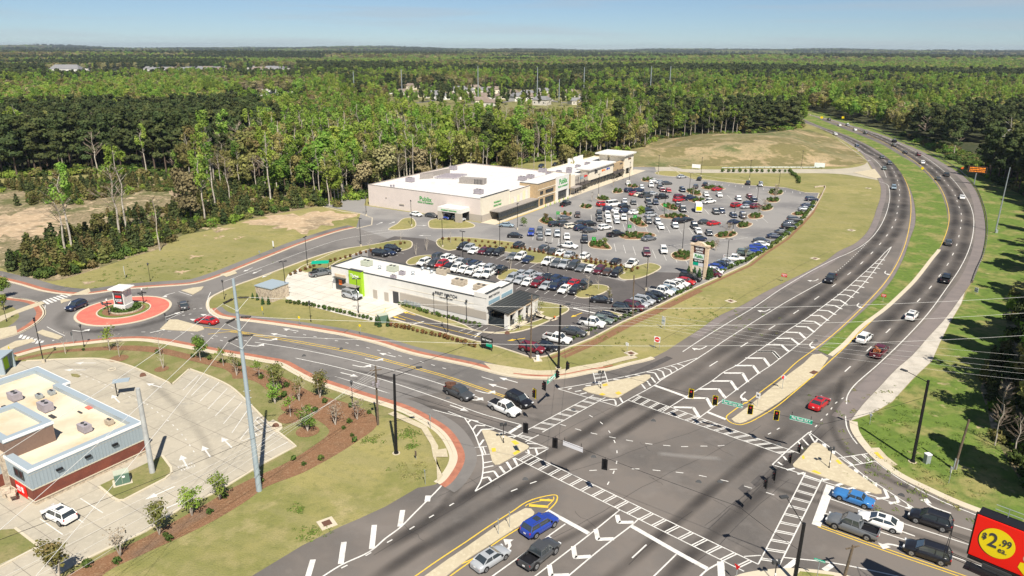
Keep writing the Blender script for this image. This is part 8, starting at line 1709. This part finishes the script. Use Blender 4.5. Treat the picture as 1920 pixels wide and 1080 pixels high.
for (kk, v), pts in stuff.items():
    if (kk, v) not in FIRST: p = pts.pop(0); plant_tree(kk, p[0], p[1], p[3], v=v)
    scatter({'pine': 'distant_pine_wood', 'leafy': 'distant_leafy_wood', 'poplar': 'distant_slender_wood', 'bare': 'distant_bare_crowns', 'young': 'scrub_evergreens', 'bush': 'brush'}[kk], pts, FIRST[(kk, v)], SL[kk])

# ---- planted things near the camera
sh = MB(); leafcloud(sh, [(0, 0, .35, .42, .35), (.15, .1, .45, .3, .25)], 60, .28); SHM = [sh.build('shrub', m_, mesh_only=True) for m_ in ('shrub', 'shrub_red')]
def shrubs(pts, m_, label, group, smin=.7, smax=1.2, name='shrub'):
    for p in pts: o = link(name, SHM[m_]); tag(o, label, 'shrub', group); o.location = (p[0], p[1], p[2] if len(p) > 2 else .05); s_ = VR.uniform(smin, smax); o.scale = (s_, s_, s_); o.rotation_euler.z = VR.uniform(0, 6)
def hrow(px, step, j=.15): return [(p.x+VR.uniform(-j, j), p.y+VR.uniform(-j, j), .14) for p in resample(P2(px), step)]
shrubs(hrow([(538, 568), (600, 577), (640, 587), (700, 601)], 1.05), 0, 'small clipped shrub of the hedge row before the drive-through', 'hedge before the drive-through')
shrubs(hrow([(727, 611), (770, 619), (840, 636), (890, 651)], 1.05), 1, 'small brown-green shrub of the row below the restaurant lane', 'hedge below the restaurant lane')
shrubs(hrow([(748, 572), (800, 588), (870, 605), (905, 614)], 1.1), 0, 'low green shrub in the bed along the restaurant wall', 'bed along the restaurant wall')
shrubs(hrow([(1040, 655), (1110, 620), (1170, 598), (1230, 568), (1300, 540)], 1.5), 0, 'small dark shrub in the mulch strip beside the roadside stalls', 'shrubs of the mulch strip')
shrubs(hrow([(545, 517), (600, 497), (700, 471), (765, 456)], 1.7), 1, 'small brown shrub on the grass strip above the salon', 'shrub row above the salon')
shrubs(hrow([(830, 450), (900, 455), (985, 463)], 2.0)+hrow([(900, 463), (975, 468), (1060, 484), (1130, 499), (1190, 511)], 1.5)+hrow([(985, 466), (1060, 479), (1130, 494), (1200, 507)], 1.5), 1, 'small reddish brown shrub of the long hedge between the car rows', 'long hedge between the car rows')
shrubs(hrow([(1355, 323), (1480, 323), (1495, 335), (1498, 345)], 2.6), 0, 'dark shrub of the dotted row below the side road', 'dotted row below the side road', 1.6, 2.2)
shrubs(hrow([(1340, 517), (1400, 490), (1440, 468), (1500, 420), (1527, 380)], 1.1, .3), 0, 'grassy shrub along the kerb above the tall sign', 'shrubs along the far kerb', 1.0, 1.6)
isl = []
for q in isl_mulch:
    P = [(p.x, p.y) for p in SP(q, 3, True)]; cxx = sum(p[0] for p in P)/len(P); cyy = sum(p[1] for p in P)/len(P); Pn = [(cxx+(p[0]-cxx)*.82, cyy+(p[1]-cyy)*.82) for p in P]; c = fill(Pn, 1.35, [0], 1, 1); isl += [(x, y, .14) for x, y, _, _ in c][:22]
VR.shuffle(isl); SH0 = link('shrub', SHM[0]); tag(SH0, 'green shrub alone at the tip of the first mulch island', 'shrub'); SH0.location = (isl[0][0], isl[0][1], .14)
ISL_S = [(p[0], p[1], .14, VR.uniform(.9, 1.6)) for p in isl[1:]]
mulp = [(p.x, p.y) for p in MUL]; pts = fill(mulp, 3.0, [0], 1, 1); pts = [(x, y, .04) for x, y, _, _ in pts if VR.random() < .55]
shrubs(pts[:140], 0, 'small dark shrub dotted over the pine straw bed', 'shrubs in the pine straw bed', .6, 1.25)
for nm, c, r0, r1 in (('hedge', RC+Vector((.3, .3)), 1.5, 2.8),):
    mb = MB(); leafcloud(mb, [(c.x+math.cos(a)*r, c.y+math.sin(a)*r, .55, .62, .42) for r in (1.9, 2.55) for a in np.arange(0, 6.28, .4)], 2600, .26); o = mb.build(nm, 'shrub'); tag(o, 'round clipped green hedge around the roundabout monument', 'hedge')
cyp = MB(); leafcloud(cyp, [(0, 0, .4, .62, .4), (0, 0, 1.0, .58, .5), (0, 0, 1.6, .42, .5), (0, 0, 2.2, .25, .45), (0, 0, 2.7, .10, .3)], 420, .25, .3); cyp = cyp.build('conical_shrub', 'cypress', mesh_only=True)
for (x, y, s_, lb) in [(1290, 521, 1.1, 'left of the tall sign'), (1301, 523, 1.1, 'under the left half of the tall sign'), (1310, 526, 1.1, 'under the right half of the tall sign'), (1327, 524, 1.2, 'right of the tall sign'), (1333, 521, 1.0, 'furthest right beside the tall sign'), (706, 610, .7, 'left behind the small green cabinet'), (712, 613, .75, 'in front of the small green cabinet'), (728, 612, .75, 'right of the small green cabinet'), (483, 563, .6, 'left of the brick store'), (493, 571, .65, 'before the left half of the brick store'), (504, 571, .65, 'before the right half of the brick store'), (515, 563, .65, 'at the right corner of the brick store'), (524, 556, .6, 'furthest right of the brick store'), (474, 560, .5, 'furthest left of the brick store')]:
    o = link('conical_shrub', cyp); tag(o, 'clipped conical evergreen '+lb, 'shrub', 'conical evergreens'); g = G(x, y); o.location = (g.x, g.y, 0); o.scale = (s_, s_, s_)
scatter('island_planting', ISL_S, SH0, 'low green shrubs massed on the mulch islands of the car park')
tf = MB(); leafcloud(tf, [(0, 0, .04, .38, .06)], 22, .12); tm = tf.build('tuft', 'lush', mesh_only=True); T0 = link('grass_tuft', tm); tag(T0, 'darker green weed patch on the turf corner by the black pole', 'weeds', None, 'stuff'); q = G(700, 830); T0.location = (q.x, q.y, .02); TP = []
for c, n, r in ((G(700, 825), 26, 2), (G(762, 815), 40, 2.2), (G(775, 885), 40, 2.5), (G(770, 838), 16, 1.2), (G(560, 957), 14, 1), (G(590, 1000), 24, 2), (G(1690, 800), 120, 14), (G(1740, 920), 90, 9), (G(1150, 640), 40, 9), (G(1320, 590), 60, 14), (G(350, 500), 60, 16), (G(250, 515), 60, 14), (G(1700, 880), 70, 8)):
    TP += [(c.x+VR.gauss(0, r*.5), c.y+VR.gauss(0, r*.4), .015, VR.uniform(.5, 1.6)) for _ in range(n)]
scatter('weed_patches', TP, T0, 'scattered weed tufts on the turf')
# young planted trees
def small_tree(h, r, dens, m_, seed, bark='bark_pale'):
    global VR
    VR = random.Random(seed); mb = MB(); lobes = []
    for k in range(9): th = VR.uniform(0, 6.28); rr = VR.uniform(0, r*.7); z = h*VR.uniform(.45, .95); lobes.append((math.cos(th)*rr, math.sin(th)*rr, z, r*.42, r*.38))
    leafcloud(mb, lobes, dens, .20 if h < 6 else .28); c = mb.build('crown', m_, mesh_only=True) if dens else None
    tb = MB(); n = 3 if seed % 2 else 1
    for k in range(n): a = k*2.1; tb.tube((0, 0, 0), (math.cos(a)*r*.25*(n > 1), math.sin(a)*r*.25*(n > 1), h*.5), .07, .05, n=5); tb.tube((math.cos(a)*r*.25*(n > 1), math.sin(a)*r*.25*(n > 1), h*.5), (math.cos(a)*r*.4*(n > 1), math.sin(a)*r*.4*(n > 1), h*.88), .05, .015, n=4)
    branches(tb, None, h, 14, r*.9, .035, .35, 1); return c, tb.build('trunk', bark, mesh_only=True)
ST = {'green': [small_tree(3.6, 1.5, 620, 'leaf', 5), small_tree(4.2, 1.7, 700, 'leaf_b', 9)], 'thin': [small_tree(3.6, 1.3, 170, 'leaf', 6), small_tree(3.9, 1.3, 150, 'leaf_b', 11)], 'bare': [small_tree(3.8, 1.2, 0, 'leaf', 8), small_tree(3.4, 1.1, 0, 'leaf', 13)], 'full': [small_tree(4.6, 1.9, 1500, 'leaf', 14)], 'lilac': [small_tree(3.2, 1.4, 120, 'twig', 15)]}
def st(kind, px, s_, label, group='young planted trees'):
    c, tk = ST[kind][VR.randrange(len(ST[kind]))]; g = G(*px); t = thing('planted_tree', g, label, 'tree', group, VR.uniform(0, 6)); t.scale = (s_, s_, s_)
    if c: link('crown', c, t)
    link('trunk', tk, t)
for kind, px, s_, lb in [('bare', (123, 663), 1.0, 'bare young tree at the left end of the pine straw bed'), ('thin', (206, 657), 1.35, 'sparse pale green tree below the roundabout'), ('bare', (224, 669), 1.1, 'bare sapling in its own mulch ring below the roundabout'), ('bare', (301, 667), 1.1, 'bare sapling right of the sparse pale tree'), ('bare', (306, 691), .9, 'bare sapling in a mulch ring on the lawn'),
    ('full', (376, 676), 1.0, 'bright green full crowned young tree by the footpath'), ('thin', (419, 686), 1.0, 'thin young tree just right of the bright green one'), ('thin', (444, 704), 1.05, 'thin green tree left of the steel pole top'), ('thin', (487, 711), 1.0, 'sparse tree right of the steel pole'), ('green', (517, 735), 1.25, 'spreading green tree in the middle of the pine straw'), ('green', (516, 757), .95, 'green tree in front of the spreading one'), ('thin', (561, 752), 1.1, 'sparse tree between two green ones'), ('green', (600, 746), 1.15, 'green tree beside the paver band'), ('thin', (545, 781), 1.0, 'thin tree in the upper mulch ring'), ('green', (577, 809), 1.05, 'dense small tree in the lower mulch ring'), ('lilac', (629, 797), 1.1, 'brownish budding tree by the transformer pole, left'), ('lilac', (670, 787), 1.05, 'brownish budding tree by the transformer pole, right'),
    ('green', (413, 937), 1.0, 'green tree left of the steel pole foot'), ('green', (360, 967), 1.05, 'second green tree left of the steel pole foot'), ('green', (299, 1003), 1.1, 'third green tree along the lower mulch'), ('lilac', (226, 1043), 1.1, 'budding nearly bare tree along the lower mulch'), ('green', (112, 1092), 1.3, 'green tree at the bottom left edge'), ('full', (9, 560), 1.1, 'dark round tree at the left edge by the pale path'), ('full', (9, 583), .8, 'smaller round tree at the left edge'),
    ('thin', (1010, 592), .9, 'thin tree beside the patio lawn'), ('thin', (974, 618), .9, 'thin tree in the mulch ring before the patio'), ('thin', (1142, 569), .9, 'thin tree beside the black suv at the corner island'), ('bare', (752, 457), 1.0, 'bare sapling on the far left hedge island'), ('bare', (694, 470), 1.0, 'bare sapling above the salon roof'), ('bare', (780, 478), 1.0, 'bare sapling on the car park island tip'), ('bare', (800, 470), 1.1, 'bare sapling beside the car park entrance'), ('bare', (845, 456), 1.0, 'bare sapling on the grass island before the supermarket'), ('bare', (957, 505), 1.0, 'bare sapling at the restaurant car row end'), ('bare', (1122, 543), 1.0, 'bare sapling on the teardrop grass island'), ('bare', (1102, 542), 1.0, 'brown sapling on the teardrop grass island'), ('bare', (1215, 505), 1.0, 'bare sapling on the large grass tip island'), ('full', (1202, 411), .95, 'leafy green tree in the middle of the car park'), ('green', (982, 425), .8, 'small evergreen on the first mulch island'), ('green', (1024, 418), .8, 'small evergreen on the second mulch island'), ('bare', (1150, 350), 1.2, 'bare tree on the island before the shops'), ('bare', (1110, 378), 1.2, 'bare tree nearer the shops'), ('green', (1134, 462), .7, 'small green tree on the nearest mulch island'), ('bare', (1300, 366), 1.2, 'bare tree in the back columns'), ('lilac', (1342, 470), 1.0, 'brown thin tree left of the tall sign'), ('thin', (1398, 482), .8, 'green sapling beside the white pickup with open door')]: st(kind, px, s_, lb)
for i, (x, y) in enumerate([(1453, 374), (1455, 362), (1434, 392), (1423, 403), (1395, 421), (1366, 438)]): st('lilac', (x, y), 1.1, 'brown columnar tree on the right hand island, %s from the top' % ('second', 'first', 'third', 'fourth', 'fifth', 'sixth')[i], 'brown columnar trees')
struct('estate_lawn', MB().flat([az(a)*r for a, r in ((-21.5, 640), (-15.3, 640), (-15.3, 880), (-21.5, 880))], .05), 'lot_grass'); struct('estate_lawn', MB().flat([az(a)*r for a, r in ((-10, 600), (-5, 590), (0, 590), (5.6, 600), (5.6, 1020), (0, 1030), (-10, 1020))], .05), 'lot_grass'); struct('estate_street', MB().ribbon([az(a)*(790+30*math.sin(a)) for a in np.arange(-9, 5, .5)], 8, .12), 'street')
# ---- far houses
def house(p, w_, d_, rot, wall, roof, label, h=3.2, name='house', group='houses of the far estate', cat='house'):
    z0 = float(terrain(p[0], p[1])); t = thing(name, (p[0], p[1], z0-.3), label, cat, group, rot); MB().box((0, 0, h/2), (w_, d_, h)).build('wall', wall, t)
    rh = d_*.30; x, y = w_/2+.5, d_/2+.5
    MB().add([(-x, -y, h), (x, -y, h), (x, y, h), (-x, y, h), (-x*.75, 0, h+rh), (x*.75, 0, h+rh)], [(0, 1, 5, 4), (2, 3, 4, 5), (1, 2, 5), (3, 0, 4), (0, 3, 2, 1)]).build('roof', roof, t)
    for k in range(max(2, int(w_/4))):
        xx = -w_/2+w_*(k+.5)/max(2, int(w_/4)); MB().box((xx, -d_/2-.02, h*.5), (1.2, .08, 1.3)).build('window', 'glass', t)
hp = [(215, 335), (245, 322), (390, 300), (425, 338), (475, 300), (512, 342), (560, 350), (605, 345), (665, 315), (712, 320), (745, 308), (760, 348), (785, 372), (825, 352), (830, 385), (815, 325), (855, 320), (912, 348), (1000, 358), (1045, 335), (1092, 352), (1130, 322), (1128, 378), (1155, 355), (1285, 337), (1380, 348), (1330, 375), (1470, 365), (1580, 400), (700, 350), (960, 330), (350, 325)]
hs_ = sorted([(640+x/3, 60+y/3) for x, y in hp]); HP = []
ords = ['1st', '2nd', '3rd']+['%dth' % i for i in range(4, 40)]
for i, (x, y) in enumerate(hs_):
    g = G(x, y, 5.5).xy; HP.append(g); wl, rf = VR.choice([('house_wall', 'roof_brown'), ('bright', 'roof_grey'), ('house_wall', 'roof_grey'), ('cream', 'roof_brown')]); rf_n = 'brown' if 'brown' in rf else 'grey'
    house(g, VR.uniform(13, 19), VR.uniform(9, 12), VR.uniform(-.6, .6), wl, rf, 'pale house with %s roof in the far estate, %s from the left' % (rf_n, ords[i]), 4.2 if i % 3 else 5.5)
for i, (x, y, w_) in enumerate([(500, 166, 26), (530, 162, 26), (560, 158, 26)]): house(G(x, y, 8).xy, w_, 14, .25, 'bright', 'roof_brown', '%s wing of the long apartment building with brown roof in the left woods' % ('left', 'middle', 'right')[i], 8.5, 'apartment_building', 'apartment wings', 'apartments')
house(G(415, 160, 6).xy, 14, 10, .3, 'cream', 'roof_brown', 'small house alone left of the apartment building', 5)
for i in range(26):
    x = 282+i*8.2; y = 126+math.sin(i*1.7)*2.2; g = G(x if i < 18 else x+45, y, 9).xy; house(g, 26, 15, VR.uniform(-.5, .5), 'bright', VR.choice(['roof_brown', 'roof_grey']), 'pale roofed house far off on the upper left, %s from the left of its row' % ords[i], 6.5, group='houses far off on the upper left')
for i, (x, y, w_) in enumerate([(20, 114, 70), (45, 116, 60), (125, 128, 60), (155, 126, 60)]): house(G(x, y, 9).xy, w_, 30, .1, 'bright', 'roof_grey' if i > 1 else 'bright', 'long pale building at the far left, %s of four' % ords[i], 8, 'long_building', 'long buildings at the far left', 'building')
for i, (x, y) in enumerate([(1500, 158), (1553, 151), (1570, 153), (1910, 129), (1620+285, 131)]): house(G(x, y, 8).xy, 26, 16, .1*i, 'bright', 'roof_grey', 'grey roofed building among the far right woods, %s from the left' % ords[i], 5, 'long_building', 'buildings in the far right woods', 'building')
g = G(1915, 262, 6).xy; house(g+Vector((26, 6)), 60, 26, -.2, 'bright', 'bright', 'white flat building behind the trees at the right edge', 5, 'warehouse', None, 'warehouse')
# trees between the houses
pts = []
for _ in range(420):
    a = R(VR.uniform(-10.5, 6.5)); D = VR.uniform(700, 1040); x, y = D*math.sin(a), D*math.cos(a)
    if all((Vector((x, y))-h_).length > 13 and not (abs(x-h_.x) < 10 and -22 < y-h_.y < 0) for h_ in HP): pts.append((x, y, float(terrain(x, y)), VR.uniform(.5, .85)))
scatter('distant_leafy_wood', pts[::2], FIRST[('leafy', 0)] if ('leafy', 0) in FIRST else FIRST[('leafy', 1)], 'trees scattered between the far houses'); scatter('distant_pine_wood', pts[1::2], FIRST[('pine', 1)], 'dark pines scattered between the far houses')
# far line of tall poles
for i, (x, y0, y1) in enumerate([(752, 156, 130), (896, 160, 124), (1008, 160, 126), (1096, 172, 126), (1222, 150, 124), (1258, 143, 124), (662, 146, 134), (1049, 162, 148)]):
    D = 760; q = at_dist((x, y1), D); tag(MB().tube((q.x, q.y, 0), q, .55, .35, n=6).build('distant_pole', 'metal'), 'tall thin grey pole rising from the far woods, %s of its line' % ords[i], 'pole', 'far line of tall poles')
# ---- air
hz = MB(); hz.box((0, 5600, 40), (18000, 12600, 120)); o = hz.build('haze', []); o['kind'] = 'stuff'
hm = bpy.data.materials.new('haze'); hm.use_nodes = True; n = hm.node_tree; n.nodes.clear(); vo = n.nodes.new('ShaderNodeVolumePrincipled'); vo.inputs['Color'].default_value = (.72, .84, 1, 1); vo.inputs['Density'].default_value = 5.5e-5; vo.inputs['Anisotropy'].default_value = .2
out = n.nodes.new('ShaderNodeOutputMaterial'); n.links.new(vo.outputs[0], out.inputs['Volume']); o.data.materials.append(hm)
